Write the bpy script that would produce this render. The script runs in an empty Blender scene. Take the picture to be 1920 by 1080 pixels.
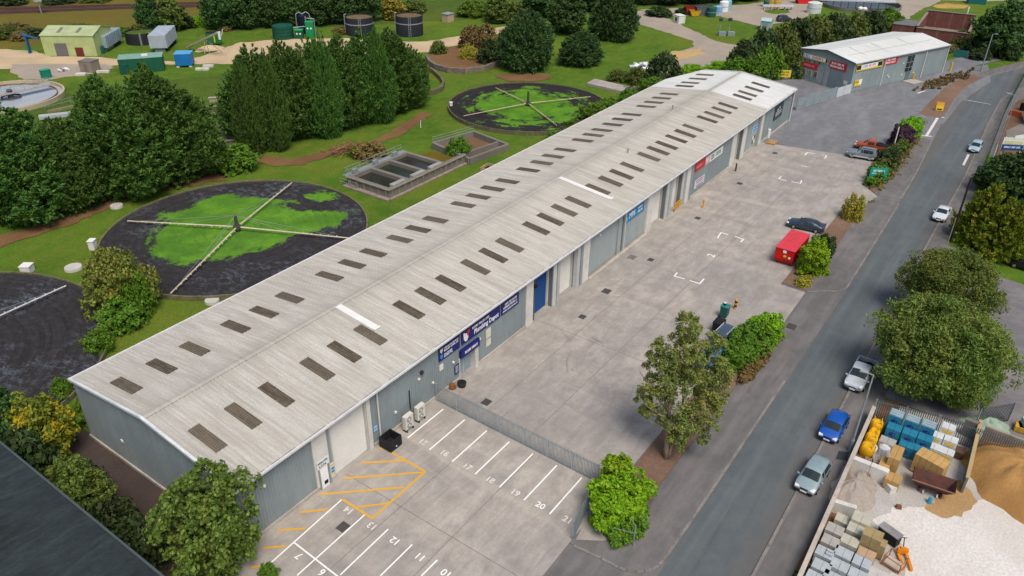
import bpy, bmesh, math, random
import numpy as np
from mathutils import Vector, Matrix
from mathutils.geometry import tessellate_polygon
SC=bpy.context.scene; COL=SC.collection
rnd=random.Random(7); R_=np.random.default_rng(11)
rad=math.radians
# ------------------------------------------------------------------ survey: camera height and angles measured from the site
FPX,PIT,YAW,ROL,HC=1451.55,0.5366629,0.6107321,0.0145623,45.0
def _basis():
    f=Vector((math.cos(PIT)*math.cos(YAW),math.cos(PIT)*math.sin(YAW),-math.sin(PIT)))
    r=Vector((math.sin(YAW),-math.cos(YAW),0)); u=r.cross(f)
    return r*math.cos(ROL)+u*math.sin(ROL), u*math.cos(ROL)-r*math.sin(ROL), f
RT,UP,FW=_basis()
def ray(px,py): return FW*FPX+RT*(px-960)+UP*(540-py)
def at(px,py,z=0.0):
    d=ray(px,py); t=(z-HC)/d.z
    return Vector((d.x*t,d.y*t,z))
def zat(B,py):
    lo,hi=0.0,60.0
    for _ in range(50):
        m=(lo+hi)/2; v=Vector((B[0],B[1],m-HC))
        if 540-FPX*v.dot(UP)/v.dot(FW)>py: lo=m
        else: hi=m
    return lo
def depth(B): return Vector((B[0],B[1],-HC)).dot(FW)
def wpx(B,px): return px*depth(B)/FPX
# ------------------------------------------------------------------ objects
def tag(o,label=None,cat=None,group=None,kind=None):
    if label: o['label']=label
    if cat: o['category']=cat
    if group: o['group']=group
    if kind: o['kind']=kind
    return o
def thing(name,label,cat,loc=(0,0,0),rz=0.0,group=None):
    o=bpy.data.objects.new(name,None); COL.objects.link(o)
    o.location=loc; o.rotation_euler=(0,0,rz); o.empty_display_size=.3
    return tag(o,label,cat,group)
def copy_tree(o,parent=None):
    c=o.copy(); COL.objects.link(c)
    if parent is not None: c.parent=parent
    for ch in list(o.children): copy_tree(ch,c)
    return c
class M:
    def __init__(s,off=(0,0,0)): s.v=[]; s.f=[]; s.m=[]; s.off=Vector(off)
    def add(s,vs,fs,m=0):
        b=len(s.v); s.v+=[tuple(v) for v in vs]; s.f+=[tuple(b+i for i in f) for f in fs]; s.m+=[m]*len(fs); return s
    def box(s,c,sz,rz=0,m=0,taper=1.0,rot=None):
        x,y,z=sz[0]/2,sz[1]/2,sz[2]/2
        vs=[Vector((sx*x*(taper if sz_>0 else 1),sy*y*(taper if sz_>0 else 1),sz_*z)) for sz_ in(-1,1) for sy in(-1,1) for sx in(-1,1)]
        R=rot if rot is not None else Matrix.Rotation(rz,3,'Z')
        vs=[R@v+Vector(c) for v in vs]
        return s.add(vs,[(0,2,3,1),(4,5,7,6),(0,1,5,4),(2,6,7,3),(0,4,6,2),(1,3,7,5)],m)
    def bar(s,a,b,w,h,m=0):
        a=Vector(a);b=Vector(b);d=(b-a);L=d.length
        q=d.to_track_quat('X','Z').to_matrix()
        return s.box((a+b)/2,(L,w,h),rot=q,m=m)
    def tube(s,a,b,r,r2=None,n=8,m=0,cap=True):
        a=Vector(a);b=Vector(b);r2=r if r2 is None else r2
        d=(b-a).normalized(); q=d.to_track_quat('Z','Y').to_matrix()
        vs=[];
        for p,rr in((a,r),(b,r2)):
            for i in range(n):
                t=2*math.pi*i/n; vs.append(p+q@Vector((rr*math.cos(t),rr*math.sin(t),0)))
        fs=[(i,(i+1)%n,n+(i+1)%n,n+i) for i in range(n)]
        if cap: fs+=[tuple(range(n-1,-1,-1)),tuple(range(n,2*n))]
        return s.add(vs,fs,m)
    def path(s,pts,rs,n=7,m=0):
        for i in range(len(pts)-1): s.tube(pts[i],pts[i+1],rs[i],rs[i+1],n,m)
        return s
    def prism(s,poly,z0,z1,m=0,bottom=False):
        poly=[(p[0],p[1]) for p in poly]
        a=sum(poly[i][0]*poly[(i+1)%len(poly)][1]-poly[(i+1)%len(poly)][0]*poly[i][1] for i in range(len(poly)))
        if a<0: poly=poly[::-1]
        n=len(poly); vs=[(x,y,z0) for x,y in poly]+[(x,y,z1) for x,y in poly]
        fs=[(i,(i+1)%n,n+(i+1)%n,n+i) for i in range(n)]
        tri=tessellate_polygon([[Vector((x,y,0)) for x,y in poly]])
        fs+=[tuple(n+i for i in t) for t in _fix(tri,poly)]
        return s.add(vs,fs,m)
    def sheet(s,poly,z,m=0):
        poly=[(p[0],p[1]) for p in poly]
        tri=tessellate_polygon([[Vector((x,y,0)) for x,y in poly]])
        return s.add([(x,y,z) for x,y in poly],_fix(tri,poly),m)
    def ring(s,c,r0,r1,z0,z1,n=72,m=0,a0=0,a1=2*math.pi,jit=0):
        full=abs(a1-a0-2*math.pi)<1e-6; k=n if full else n+1; vs=[]
        for i in range(k):
            t=a0+(a1-a0)*i/n; j=rnd.uniform(-jit,jit); 
            for r,z in((r0,z0),(r1,z0),(r1,z1+j),(r0,z1+j)): vs.append((c[0]+r*math.cos(t),c[1]+r*math.sin(t),z))
        fs=[]
        for i in range(n):
            a=4*i;b=4*((i+1)%k)
            for e in range(4): fs.append((a+e,b+e,b+(e+1)%4,a+(e+1)%4))
        if not full: fs+=[(0,1,2,3),(4*n+3,4*n+2,4*n+1,4*n)]
        return s.add(vs,fs,m)
    def disc(s,c,r,z,n=72,m=0,rings=1):
        vs=[(c[0],c[1],z)]+[(c[0]+r*math.cos(2*math.pi*i/n),c[1]+r*math.sin(2*math.pi*i/n),z) for i in range(n)]
        return s.add(vs,[(0,1+i,1+(i+1)%n) for i in range(n)],m)
    def quad(s,a,b,c,d,m=0): return s.add([a,b,c,d],[(0,1,2,3)],m)
    def build(s,name,mats,parent=None,smooth=False,bevel=0,loc=None,fixn=False):
        me=bpy.data.meshes.new(name); o_=s.off
        me.from_pydata([(x-o_.x,y-o_.y,z-o_.z) for x,y,z in s.v],[],s.f)
        if not isinstance(mats,(list,tuple)): mats=[mats]
        for mt in mats: me.materials.append(mt)
        if len(mats)>1: me.polygons.foreach_set('material_index',s.m)
        if fixn:
            bm=bmesh.new(); bm.from_mesh(me); bmesh.ops.recalc_face_normals(bm,faces=bm.faces); bm.to_mesh(me); bm.free()
        if smooth: me.polygons.foreach_set('use_smooth',[True]*len(me.polygons))
        me.update()
        o=bpy.data.objects.new(name,me); COL.objects.link(o)
        if parent is not None: o.parent=parent
        elif s.off.length>0: o.location=s.off
        if loc is not None: o.location=loc
        if bevel:
            b=o.modifiers.new('bevel','BEVEL'); b.width=bevel; b.segments=2; b.limit_method='ANGLE'
        return o
def _fix(tri,poly):
    out=[]
    for t in tri:
        (x0,y0),(x1,y1),(x2,y2)=[poly[i] for i in t]
        out.append(tuple(t) if (x1-x0)*(y2-y0)-(x2-x0)*(y1-y0)>0 else (t[0],t[2],t[1]))
    return out
def rough_edge(pts,step=1.2,j=.25,rg=rnd):
    out=[]
    for i in range(len(pts)):
        a=Vector(pts[i][:2]);b=Vector(pts[(i+1)%len(pts)][:2]);n=max(1,int((b-a).length/step))
        for k in range(n):
            p=a.lerp(b,k/n); out.append((p.x+rg.uniform(-j,j),p.y+rg.uniform(-j,j)))
    return out
def text_mesh(body,size,name,mat,parent,loc,rot,ext=.004,align='CENTER',sx=1.0,bold=0.0):
    cu=bpy.data.curves.new(name,'FONT'); cu.body=body; cu.size=size; cu.align_x=align; cu.align_y='CENTER'; cu.extrude=ext; cu.offset=bold
    cu.resolution_u=3
    t=bpy.data.objects.new('tmp_text',cu); COL.objects.link(t)
    dg=bpy.context.evaluated_depsgraph_get(); me=bpy.data.meshes.new_from_object(t.evaluated_get(dg))
    bpy.data.objects.remove(t); bpy.data.curves.remove(cu)
    if sx!=1.0:
        for v in me.vertices: v.co.x*=sx
    me.name=name; me.materials.clear(); me.materials.append(mat)
    o=bpy.data.objects.new(name,me); COL.objects.link(o); o.parent=parent; o.location=loc; o.rotation_euler=rot
    return o
# ------------------------------------------------------------------ materials
def lin(h):
    h=h.lstrip('#'); out=[]
    for i in(0,2,4):
        c=int(h[i:i+2],16)/255; out.append(c/12.92 if c<=.04045 else ((c+.055)/1.055)**2.4)
    return out
class NT:
    def __init__(s,name):
        s.mat=bpy.data.materials.new(name); s.mat.use_nodes=True; s.t=s.mat.node_tree; s.t.nodes.clear()
        s.out=s.n('ShaderNodeOutputMaterial')
    def n(s,ty,ins=None,**kw):
        nd=s.t.nodes.new(ty)
        for k,v in kw.items(): setattr(nd,k,v)
        for k,v in (ins or {}).items(): s.set(nd.inputs[k],v)
        return nd
    def set(s,sock,v):
        if isinstance(v,bpy.types.NodeSocket): s.t.links.new(v,sock)
        elif isinstance(v,bpy.types.Node): s.t.links.new(v.outputs[0],sock)
        else: sock.default_value=v
    def pos(s,scale=(1,1,1),obj=False):
        if obj: src=s.n('ShaderNodeTexCoord').outputs['Object']
        else: src=s.n('ShaderNodeNewGeometry').outputs['Position']
        return s.n('ShaderNodeMapping',{'Vector':src,'Scale':scale}).outputs[0]
    def noise(s,scale,detail=4,rough=.55,vec=None,dist=0.0):
        return s.n('ShaderNodeTexNoise',{'Vector':vec if vec is not None else s.pos(),'Scale':scale,'Detail':detail,'Roughness':rough,'Distortion':dist}).outputs[0]
    def ramp(s,fac,stops,interp='LINEAR'):
        r=s.n('ShaderNodeValToRGB',{'Fac':fac}); cr=r.color_ramp; cr.interpolation=interp
        while len(cr.elements)<len(stops): cr.elements.new(.5)
        for e,(p,c) in zip(cr.elements,stops):
            e.position=p; e.color=(c,c,c,1) if isinstance(c,(int,float)) else (*c[:3],1)
        return r.outputs[0]
    def mix(s,f,a,b,mode='MIX'):
        m=s.n('ShaderNodeMix',data_type='RGBA',blend_type=mode)
        for i,v in((0,f),(6,a),(7,b)):
            if isinstance(v,(list,tuple)): v=(*v[:3],1)
            s.set(m.inputs[i],v)
        return m.outputs[2]
    def math(s,op,a,b=0.0,clamp=False):
        m=s.n('ShaderNodeMath',operation=op,use_clamp=clamp); s.set(m.inputs[0],a); s.set(m.inputs[1],b); return m.outputs[0]
    def vary(s,col,a=.12,scale=.6,fine=8,vec=None,fa=None):
        n1=s.noise(scale,5,.6,vec); n2=s.noise(fine,3,.6,vec)
        f=s.math('ADD',s.math('MULTIPLY',n1,.65),s.math('MULTIPLY',n2,.35))
        lo=[c*(1-a*1.6) for c in col[:3]]; hi=[c*(1+a*1.6) for c in col[:3]]
        return s.ramp(f,[(.3,lo),(.7,hi)])
    def bsdf(s,col,rough=.8,metal=0.0,spec=.3,bump=None,bs=.3,bd=.05,**kw):
        p=s.n('ShaderNodeBsdfPrincipled'); 
        s.set(p.inputs['Base Color'],(*col[:3],1) if isinstance(col,(list,tuple)) else col)
        s.set(p.inputs['Roughness'],rough); p.inputs['Metallic'].default_value=metal; p.inputs['Specular IOR Level'].default_value=spec
        for k,v in kw.items(): s.set(p.inputs[k.replace('_',' ')],v)
        if bump is not None:
            b=s.n('ShaderNodeBump',{'Height':bump,'Strength':bs,'Distance':bd}); s.set(p.inputs['Normal'],b.outputs[0])
        s.set(s.out.inputs['Surface'],p.outputs[0]); return p
_mc={}
def mat(hexc,rough=.75,a=.08,scale=.8,fine=9,metal=0.0,spec=.3,k=1.0,bump=0,obj=False):
    key=(hexc,rough,a,scale,fine,metal,spec,k,bump,obj)
    if key in _mc: return _mc[key]
    t=NT('paint_'+hexc.strip('#')); c=[x*k for x in lin(hexc)]
    vec=t.pos(obj=obj)
    t.bsdf(t.vary(c,a,scale,fine,vec),rough,metal,spec,bump=t.noise(fine*2,3,.6,vec) if bump else None,bs=bump)
    _mc[key]=t.mat; return t.mat
# ------------------------------------------------------------------ surface materials
def m_grass(name,c1,c2,c3,sc=.12):
    t=NT(name); big=t.noise(sc,5,.65,None,.5); mid=t.noise(.5,6,.7); fine=t.noise(7,4,.7)
    base=t.mix(t.ramp(big,[(.36,0),(.64,1)]),c1,c2)
    base=t.mix(t.ramp(mid,[(.47,0),(.68,.8)]),base,c3)
    base=t.mix(t.ramp(t.noise(.045,4,.6),[(.5,0),(.66,.55)]),base,[c3[0]*1.05,c3[1]*1.0,c3[2]*.7])
    base=t.mix(t.ramp(t.noise(2.2,4,.7),[(.3,.5),(.5,0)]),base,[x*.6 for x in c2])
    base=t.mix(t.ramp(fine,[(.3,.75),(.7,0)]),base,[x*.5 for x in c1])
    t.bsdf(base,.95,spec=.1,bump=fine,bs=.7,bd=.15); return t.mat
GRASS=m_grass('grass_lawn',lin('#64842a'),lin('#476c20'),lin('#80853c'))
FIELD=m_grass('rough_field',lin('#587428'),lin('#466424'),lin('#777042'),.05)
BANK=m_grass('dry_bank_grass',lin('#7d7433'),lin('#68692c'),lin('#7a5c36'),.08)
def m_gravel(name,c,c2,a=.5,stain=None,bs=.6):
    t=NT(name); big=t.noise(.15,5,.6); fine=t.noise(5,5,.75); 
    v=t.n('ShaderNodeTexVoronoi',{'Vector':t.pos(),'Scale':6.0}).outputs['Color']
    col=t.mix(t.ramp(big,[(.35,0),(.65,1)]),c,c2)
    col=t.mix(a,col,t.mix(.5,col,v,'MULTIPLY'))
    col=t.mix(t.ramp(fine,[(.35,.6),(.6,0)]),col,[x*.55 for x in c])
    t.bsdf(col,.95,spec=.1,bump=fine,bs=bs,bd=.08); return t.mat
TRACK=m_gravel('sandy_track',lin('#d6bf9c'),lin('#bfa98c'),.15)
TRACKG=m_gravel('gravel_track',lin('#b5a898'),lin('#a39a8e'),.2)
EARTH=m_gravel('brown_earth',lin('#8a6a4a'),lin('#765840'),.3)
BARK=m_gravel('bark_chippings',lin('#937866'),lin('#806756'),.6)
BALLAST=m_gravel('track_ballast',lin('#5e4f45'),lin('#4b4039'),.4)
ALLEY=m_gravel('dark_alley_gravel',lin('#5b504c'),lin('#483e3b'),.5)
def m_concrete():
    t=NT('yard_concrete'); p=t.pos()
    big=t.noise(.06,6,.62); mid=t.noise(.45,6,.65); fine=t.noise(6,4,.7)
    st=t.noise(1.0,5,.65,t.pos((.3,1.1,1)),.8)
    st2=t.noise(.35,4,.6,t.pos((1.0,.14,1)),.6)
    col=t.mix(t.ramp(big,[(.35,0),(.65,1)]),lin('#a29d98'),lin('#beb6ab'))
    col=t.mix(t.ramp(mid,[(.36,.6),(.6,0)]),col,lin('#8b8581'))
    col=t.mix(t.ramp(st,[(.38,.35),(.6,0)]),col,lin('#807a76'))
    col=t.mix(t.ramp(st2,[(.56,0),(.74,.45)]),col,lin('#c2b8ab'))
    br=t.n('ShaderNodeTexBrick',{'Vector':p,'Scale':1.0,'Mortar Size':.035,'Mortar Smooth':.4,'Brick Width':9.0,'Row Height':4.9,'Color1':(0,0,0,1),'Color2':(0,0,0,1),'Mortar':(1,1,1,1)},offset=0.0).outputs['Color']
    col=t.mix(t.math('MULTIPLY',br,t.math('MULTIPLY',t.ramp(mid,[(.35,0),(.65,1)]),.3)),col,lin('#66615e'))
    # tyre scrub: rings where lorries turn
    for cx,cy,sc in((57.0,24.5,.9),(63.0,29.0,.7)):
        v=t.n('ShaderNodeVectorMath',{0:t.n('ShaderNodeNewGeometry').outputs['Position'],1:(cx,cy,0)},operation='SUBTRACT').outputs[0]
        L=t.n('ShaderNodeVectorMath',{0:v},operation='LENGTH').outputs['Value']
        msk=t.ramp(t.math('DIVIDE',L,14.0),[(.15,0),(.3,1),(.55,1),(.8,0)])
        sxy=t.n('ShaderNodeSeparateXYZ',{0:v}); an=t.math('ARCTAN2',sxy.outputs[1],sxy.outputs[0])
        w=t.noise(1.0,3,.55,t.n('ShaderNodeCombineXYZ',{0:t.math('MULTIPLY',L,2.1*sc),1:t.math('MULTIPLY',an,.8),2:cx}).outputs[0],.3)
        nn=t.ramp(t.noise(.22,3,.6),[(.45,0),(.6,1)])
        col=t.mix(t.math('MULTIPLY',t.math('MULTIPLY',t.ramp(w,[(.55,0),(.7,.6)]),msk),nn),col,lin('#6a6562'))
    spot=t.ramp(t.noise(.9,3,.5),[(.70,0),(.78,.5)])
    col=t.mix(spot,col,lin('#6e6965'))
    col=t.mix(t.ramp(fine,[(.3,.25),(.6,0)]),col,lin('#77716d'))
    t.bsdf(col,.85,spec=.25,bump=fine,bs=.15,bd=.03); return t.mat
CONC=m_concrete()
def m_asphalt(name,c,c2,patch=.35,streak=None):
    t=NT(name); big=t.noise(.09,6,.62); mid=t.noise(.6,5,.65); fine=t.noise(14,3,.7)
    col=t.mix(t.ramp(big,[(.36,0),(.64,1)]),c,c2)
    col=t.mix(t.ramp(mid,[(.42,patch),(.6,0)]),col,[x*.72 for x in c])
    if streak:
        st=t.noise(1.0,4,.6,t.pos(streak)); col=t.mix(t.ramp(st,[(.46,0),(.7,.5)]),col,[x*1.35 for x in c2])
        st=t.noise(1.7,4,.6,t.pos(streak)); col=t.mix(t.ramp(st,[(.55,0),(.75,.4)]),col,[x*.65 for x in c])
    if streak and name=='road_asphalt':
        y=t.n('ShaderNodeSeparateXYZ',{0:t.n('ShaderNodeNewGeometry').outputs['Position']}).outputs[1]
        e=t.math('ADD',t.math('MULTIPLY',t.math('ABSOLUTE',t.math('SUBTRACT',y,10.4)),.3),t.math('MULTIPLY',t.math('SUBTRACT',mid,.5),.9))
        col=t.mix(t.ramp(e,[(.5,0),(1.0,.8)]),col,lin('#686460'))
    col=t.mix(t.ramp(fine,[(.3,.3),(.65,0)]),col,[x*.6 for x in c])
    t.bsdf(col,.8,spec=.3,bump=fine,bs=.2,bd=.02); return t.mat
ROAD=m_asphalt('road_asphalt',lin('#596165'),lin('#676d6f'),.3,(.035,.8,1))
TARMAC=m_asphalt('yard_tarmac',lin('#76777a'),lin('#838488'),.4,(.1,.35,1))
PAVE=m_asphalt('pavement_tarmac',lin('#6a6868'),lin('#7b7775'),.45,(.15,.9,1))
LOT=m_asphalt('lot_tarmac',lin('#78757a'),lin('#87827f'),.55,(.4,.15,1))
KERB=mat('#7f7a75',.85,.25,.7,6)
WHITEP=None
def m_paint(name,c,wear=.52):
    t=NT(name); n=t.noise(3.5,5,.75); f=t.ramp(n,[(wear-.22,1),(wear-.02,0)])
    col=t.mix(f,c,lin('#9a958f')); t.bsdf(col,.7); return t.mat
WHITEP=m_paint('road_paint_white',lin('#f0efec'),.44)
WHITEW=m_paint('road_paint_white_worn',lin('#dedad4'),.52)
YELP=m_paint('road_paint_yellow',lin('#dba536'),.42)
def m_roof(name,c,dirt,sp=.16):
    t=NT(name); big=t.noise(.1,6,.65); 
    st=t.noise(1.0,5,.65,t.pos((4.0,.16,1))); st2=t.noise(1.0,4,.6,t.pos((1.2,.07,1)))
    fine=t.noise(5,4,.7)
    col=t.mix(t.ramp(big,[(.35,0),(.65,.8)]),c,[x*.86 for x in c])
    col=t.mix(t.ramp(st,[(.42,.55),(.62,0)]),col,dirt)
    col=t.mix(t.ramp(st2,[(.5,0),(.72,.5)]),col,[x*1.12 for x in c])
    y=t.n('ShaderNodeSeparateXYZ',{0:t.n('ShaderNodeNewGeometry').outputs['Position']}).outputs[1]
    st3=t.noise(1.0,4,.7,t.pos((1.05,.05,1))); col=t.mix(t.ramp(st3,[(.5,0),(.66,.4)]),col,[x*.82 for x in dirt])
    d=t.math('ABSOLUTE',t.math('SUBTRACT',y,47.55)); rb=t.ramp(t.math('ADD',t.math('DIVIDE',d,3.4),t.math('MULTIPLY',t.math('SUBTRACT',big,.5),1.1)),[(.05,.38),(.5,0)])
    col=t.mix(rb,col,[x*.8 for x in dirt])
    col=t.mix(t.ramp(fine,[(.35,.3),(.6,0)]),col,dirt)
    t.bsdf(col,.7,spec=.3); return t.mat
ROOF=m_roof('fibre_cement_roof',lin('#cac7bf'),lin('#a29d92'))
ROOFN=m_roof('newer_pale_roof',lin('#dddfdd'),lin('#c6c8c4'))
SKYL=None
def m_sky():
    t=NT('grimy_rooflight'); oi=t.n('ShaderNodeObjectInfo').outputs['Random']; st=t.noise(1.0,4,.6,t.pos((7,.5,1))); n=t.noise(2.2,4,.7)
    col=t.mix(t.ramp(st,[(.4,0),(.6,1)]),lin('#4c4339'),lin('#695f50')); col=t.mix(t.ramp(n,[(.5,0),(.8,.6)]),col,lin('#8a8474')); col=t.mix(t.math('MULTIPLY',oi,.45),col,lin('#857c6c'))
    t.bsdf(col,.5,spec=.4); return t.mat
SKYL=m_sky()
def m_clad(name,c,k=1.0):
    t=NT(name); c=[x*k for x in c]; st=t.noise(1.0,4,.6,t.pos((1.2,1.2,.12))); n=t.noise(.25,4,.6)
    col=t.mix(t.ramp(n,[(.35,0),(.65,1)]),[x*.9 for x in c],[x*1.08 for x in c]); col=t.mix(t.ramp(st,[(.35,.35),(.6,0)]),col,[x*.72 for x in c])
    sp=t.n('ShaderNodeSeparateXYZ',{0:t.n('ShaderNodeNewGeometry').outputs['Position']}).outputs[2]
    gr=t.ramp(t.math('ADD',sp,t.math('MULTIPLY',t.noise(1.2,4,.7),.9)),[(.35,.6),(1.0,0)])
    col=t.mix(gr,col,lin('#6f675c'))
    t.bsdf(col,.5,spec=.35); return t.mat
CLAD=m_clad('teal_cladding',lin('#869194'),1.08)
CLADG=m_clad('grey_cladding',lin('#99a3a4'),1.12)
CLAD2=m_clad('shop_cladding',lin('#8b9799'),1.15)
PIER=mat('#c9c7c1',.8,.12,.6,6,k=1.1)
DOORW=mat('#d2d1cb',.6,.06,.4,5,k=1.1)
STEEL=mat('#a9b0b4',.45,.1,2,12,metal=.6)
GALV=mat('#9aa3a8',.5,.12,2,12,metal=.3)
GLASS=None
def m_glass(name,c=(.02,.03,.035),rough=.08):
    t=NT(name); t.bsdf(c,rough,spec=.6); return t.mat
GLASS=m_glass('dark_glass')
BLACK=mat('#1c1d1f',.7,.2,1,8)
DARK=mat('#3a3c3f',.7,.15,1,8)
WHITE=mat('#e3e3e0',.55,.05,1,8)
RUBBER=mat('#18181a',.9,.2,1,8)
def m_plain(name,hexc,rough=.5):
    t=NT(name); t.bsdf(lin(hexc),rough); return t.mat
INKW=m_plain('sign_white','#f0f0ee'); INKB=m_plain('sign_blue','#2f7fd0'); INKR=m_plain('sign_red','#c23037'); INKK=m_plain('sign_black','#22262c'); INKY=m_plain('sign_yellow','#e3c93a'); INKP=m_plain('sign_pink','#e58a98')
NAVY=mat('#16206e',.45,.06,1,8)
def m_rust(name,c,c2):
    t=NT(name); n=t.noise(1.6,6,.7); t.bsdf(t.ramp(n,[(.35,c),(.65,c2)]),.85,bump=n,bs=.2); return t.mat
RUST=m_rust('rusty_steel',lin('#6d4136'),lin('#4b3a38'))
TRUNK=m_rust('bark',lin('#5e5143'),lin('#433a31'))
TRUNKP=m_rust('pale_bark',lin('#a08d78'),lin('#7b6a58'))
def m_stone(name,c,c2,sc=2.2):
    t=NT(name); v=t.n('ShaderNodeTexVoronoi',{'Vector':t.pos(),'Scale':sc}); n=t.noise(.8,5,.7)
    col=t.mix(.6,t.ramp(n,[(.35,c),(.65,c2)]),v.outputs['Color'],'MULTIPLY'); col=t.mix(.35,col,c2)
    e=t.n('ShaderNodeTexVoronoi',{'Vector':t.pos(),'Scale':sc},feature='DISTANCE_TO_EDGE').outputs[0]
    col=t.mix(t.ramp(e,[(.0,.7),(.06,0)]),col,[x*.3 for x in c])
    t.bsdf(col,.9,bump=e,bs=.5,bd=.05); return t.mat
STONE=m_stone('rubble_stone',lin('#9c8f7e'),lin('#7d7263'))
STONED=m_stone('mossy_stone',lin('#8a8266'),lin('#6f6a50'))
CONCW=m_gravel('weathered_concrete',lin('#8f8b84'),lin('#7a756c'),.2,bs=.2)
BRICK=None
def m_brick():
    t=NT('red_brick'); b=t.n('ShaderNodeTexBrick',{'Vector':t.pos(),'Scale':1.0,'Brick Width':.45,'Row Height':.15,'Mortar Size':.012,'Color1':(*lin('#87493f'),1),'Color2':(*lin('#6e3d38'),1),'Mortar':(*lin('#8a7b70'),1)}).outputs[0]
    t.bsdf(t.mix(t.ramp(t.noise(.6,5,.7),[(.35,.5),(.65,0)]),b,lin('#573632')),.9); return t.mat
BRICK=m_brick()
LEAFK=1.2
def m_leaf(name,c1,c2,c3=None,trans=.25,hue_sc=.5):
    t=NT(name); c1,c2,c3=[[min(.8,x*LEAFK) for x in c] if c else None for c in (c1,c2,c3)]
    g=t.n('ShaderNodeNewGeometry'); r=g.outputs['Random Per Island']
    oi=t.n('ShaderNodeObjectInfo').outputs['Random']
    n=t.noise(hue_sc,3,.6)
    col=t.mix(r,c1,c2)
    if c3: col=t.mix(t.ramp(n,[(.48,0),(.68,1)]),col,t.mix(r,c3,c2))
    hs=t.n('ShaderNodeHueSaturation',{'Color':col,'Hue':t.math('ADD',.5,t.math('MULTIPLY',t.math('SUBTRACT',oi,.5),.03)),'Value':t.math('ADD',.85,t.math('MULTIPLY',oi,.3)),'Saturation':1.0})
    p=t.n('ShaderNodeBsdfPrincipled',{'Base Color':hs.outputs[0],'Roughness':.6,'Specular IOR Level':.25})
    tr=t.n('ShaderNodeBsdfTranslucent',{'Color':hs.outputs[0]})
    mx=t.n('ShaderNodeMixShader',{0:trans,1:p.outputs[0],2:tr.outputs[0]})
    t.set(t.out.inputs['Surface'],mx.outputs[0]); return t.mat
L=lin
LF_CON=m_leaf('cypress_sprays',L('#33521f'),L('#5f8038'),L('#476a2c'),.2)
LF_CON2=m_leaf('dark_conifer_sprays',L('#2c4826'),L('#4b6a3a'),L('#5c6e38'),.18)
LF_WOOD=m_leaf('woodland_leaves',L('#2b4722'),L('#45602b'),L('#38522d'),.22,.2)
LF_OLIVE=m_leaf('olive_leaves',L('#44551f'),L('#626f31'),L('#56602c'),.25)
LF_MAPLE=m_leaf('maple_leaves',L('#38561e'),L('#7c9442'),L('#5a6420'),.3,.9)
LF_YEL=m_leaf('turning_leaves',L('#4a5c20'),L('#8a8628'),L('#c99c24'),.3,.45)
LF_LIME=m_leaf('bright_hedge_leaves',L('#528310'),L('#8fb022'),L('#6f9c18'),.3)
LF_HEDGE=m_leaf('hedge_leaves',L('#3c5f16'),L('#678426'),L('#4c6a1a'),.25)
LF_BIG=m_leaf('dull_tree_leaves',L('#3f5822'),L('#75883c'),L('#747435'),.27,.3)
LF_EUC=m_leaf('feathery_leaves',L('#4e6029'),L('#8a9550'),L('#9a9438'),.28,.5)
LF_GOLD=m_leaf('golden_conifer_sprays',L('#4d6117'),L('#7f8424'),L('#93842a'),.2,.6)
LF_BRN=m_leaf('brown_shrub_leaves',L('#6c5a34'),L('#7a6a3e'),L('#5d6131'),.2,.5)
LF_PUR=m_leaf('purple_leaves',L('#3a2a33'),L('#56404a'),None,.15)
LF_DK=m_leaf('dark_bush_leaves',L('#26371b'),L('#3d4f28'),L('#4a5230'),.2,.4)
LF_OCH=m_leaf('mottled_green_leaves',L('#50662a'),L('#85903f'),L('#8f8434'),.25,.7)
LF_SAND=m_leaf('ochre_shrub_leaves',L('#7d7626'),L('#a3963a'),L('#66702a'),.25,.8)
# ------------------------------------------------------------------ the ground
_z=[.0]
def lay(name,pts,m,z=None,px=True,rough=0,step=1.5):
    P=[at(*p) for p in pts] if px else pts
    P=[(p[0],p[1]) for p in P]
    if rough: P=rough_edge(P,step,rough)
    if z is None: _z[0]+=.004; z=_z[0]
    return tag(M().sheet(P,z).build(name,m),kind='structure')
tag(M().sheet([(-150,-400),(800,-400),(800,600),(-150,600)],-.02).build('ground',GRASS),kind='structure')
# distant rough ground and railway
lay('rough_grass',[(-80,100),(230,70),(300,30),(700,40),(1000,-20),(1000,-120),(-300,-120)],BANK,rough=1.0,step=6)
lay('rough_grass',[(380,60),(760,44),(960,30),(1190,12),(1420,8),(1420,-120),(380,-120)],FIELD,rough=1,step=6)
lay('railway_bed',[(-120,27),(0,27.5),(200,18),(420,13),(420,4),(200,8),(0,13),(-120,18)],BALLAST,rough=.3)
for off in (16.5,18.2,22.0,24.2):
    a=at(-100,off+4);b=at(420,off-13.5)
    tag(M().bar((a.x,a.y,.12),(b.x,b.y,.12),.12,.14).build('rail',RUST),'rusty rail of the railway line crossing the far left corner','rail','rails of the railway line')
lay('track',[(-60,92),(0,92),(60,95),(95,106),(190,107),(235,112),(330,116),(375,106),(405,97),(425,88),(450,80),(520,74),(640,71),(740,78),(800,78),(870,66),(930,52),(1000,42),(1010,50),(925,66),(860,84),(800,98),(720,104),(560,112),(460,119),(360,120),(240,122),(120,126),(60,130),(-60,128)],TRACK,rough=.35)
lay('gravel_area',[(20,121),(200,120),(215,126),(190,137),(100,148),(45,150),(22,135)],TRACKG,rough=.4)
lay('track',[(1185,20),(1215,20),(1262,38),(1300,58),(1345,78),(1400,88),(1410,105),(1340,118),(1290,136),(1200,140),(1195,128),(1240,106),(1303,88),(1298,76),(1240,58),(1195,44),(1184,38)],TRACKG,rough=.35)
lay('track',[(1200,18),(1300,14),(1400,8),(1450,2),(1520,-5),(1530,14),(1512,32),(1470,42),(1430,50),(1400,44),(1350,30),(1290,30),(1255,30)],TRACKG,rough=.35)
lay('grass',[(1432,20),(1478,16),(1482,24),(1455,27),(1436,24)],GRASS,rough=.3)
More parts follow.
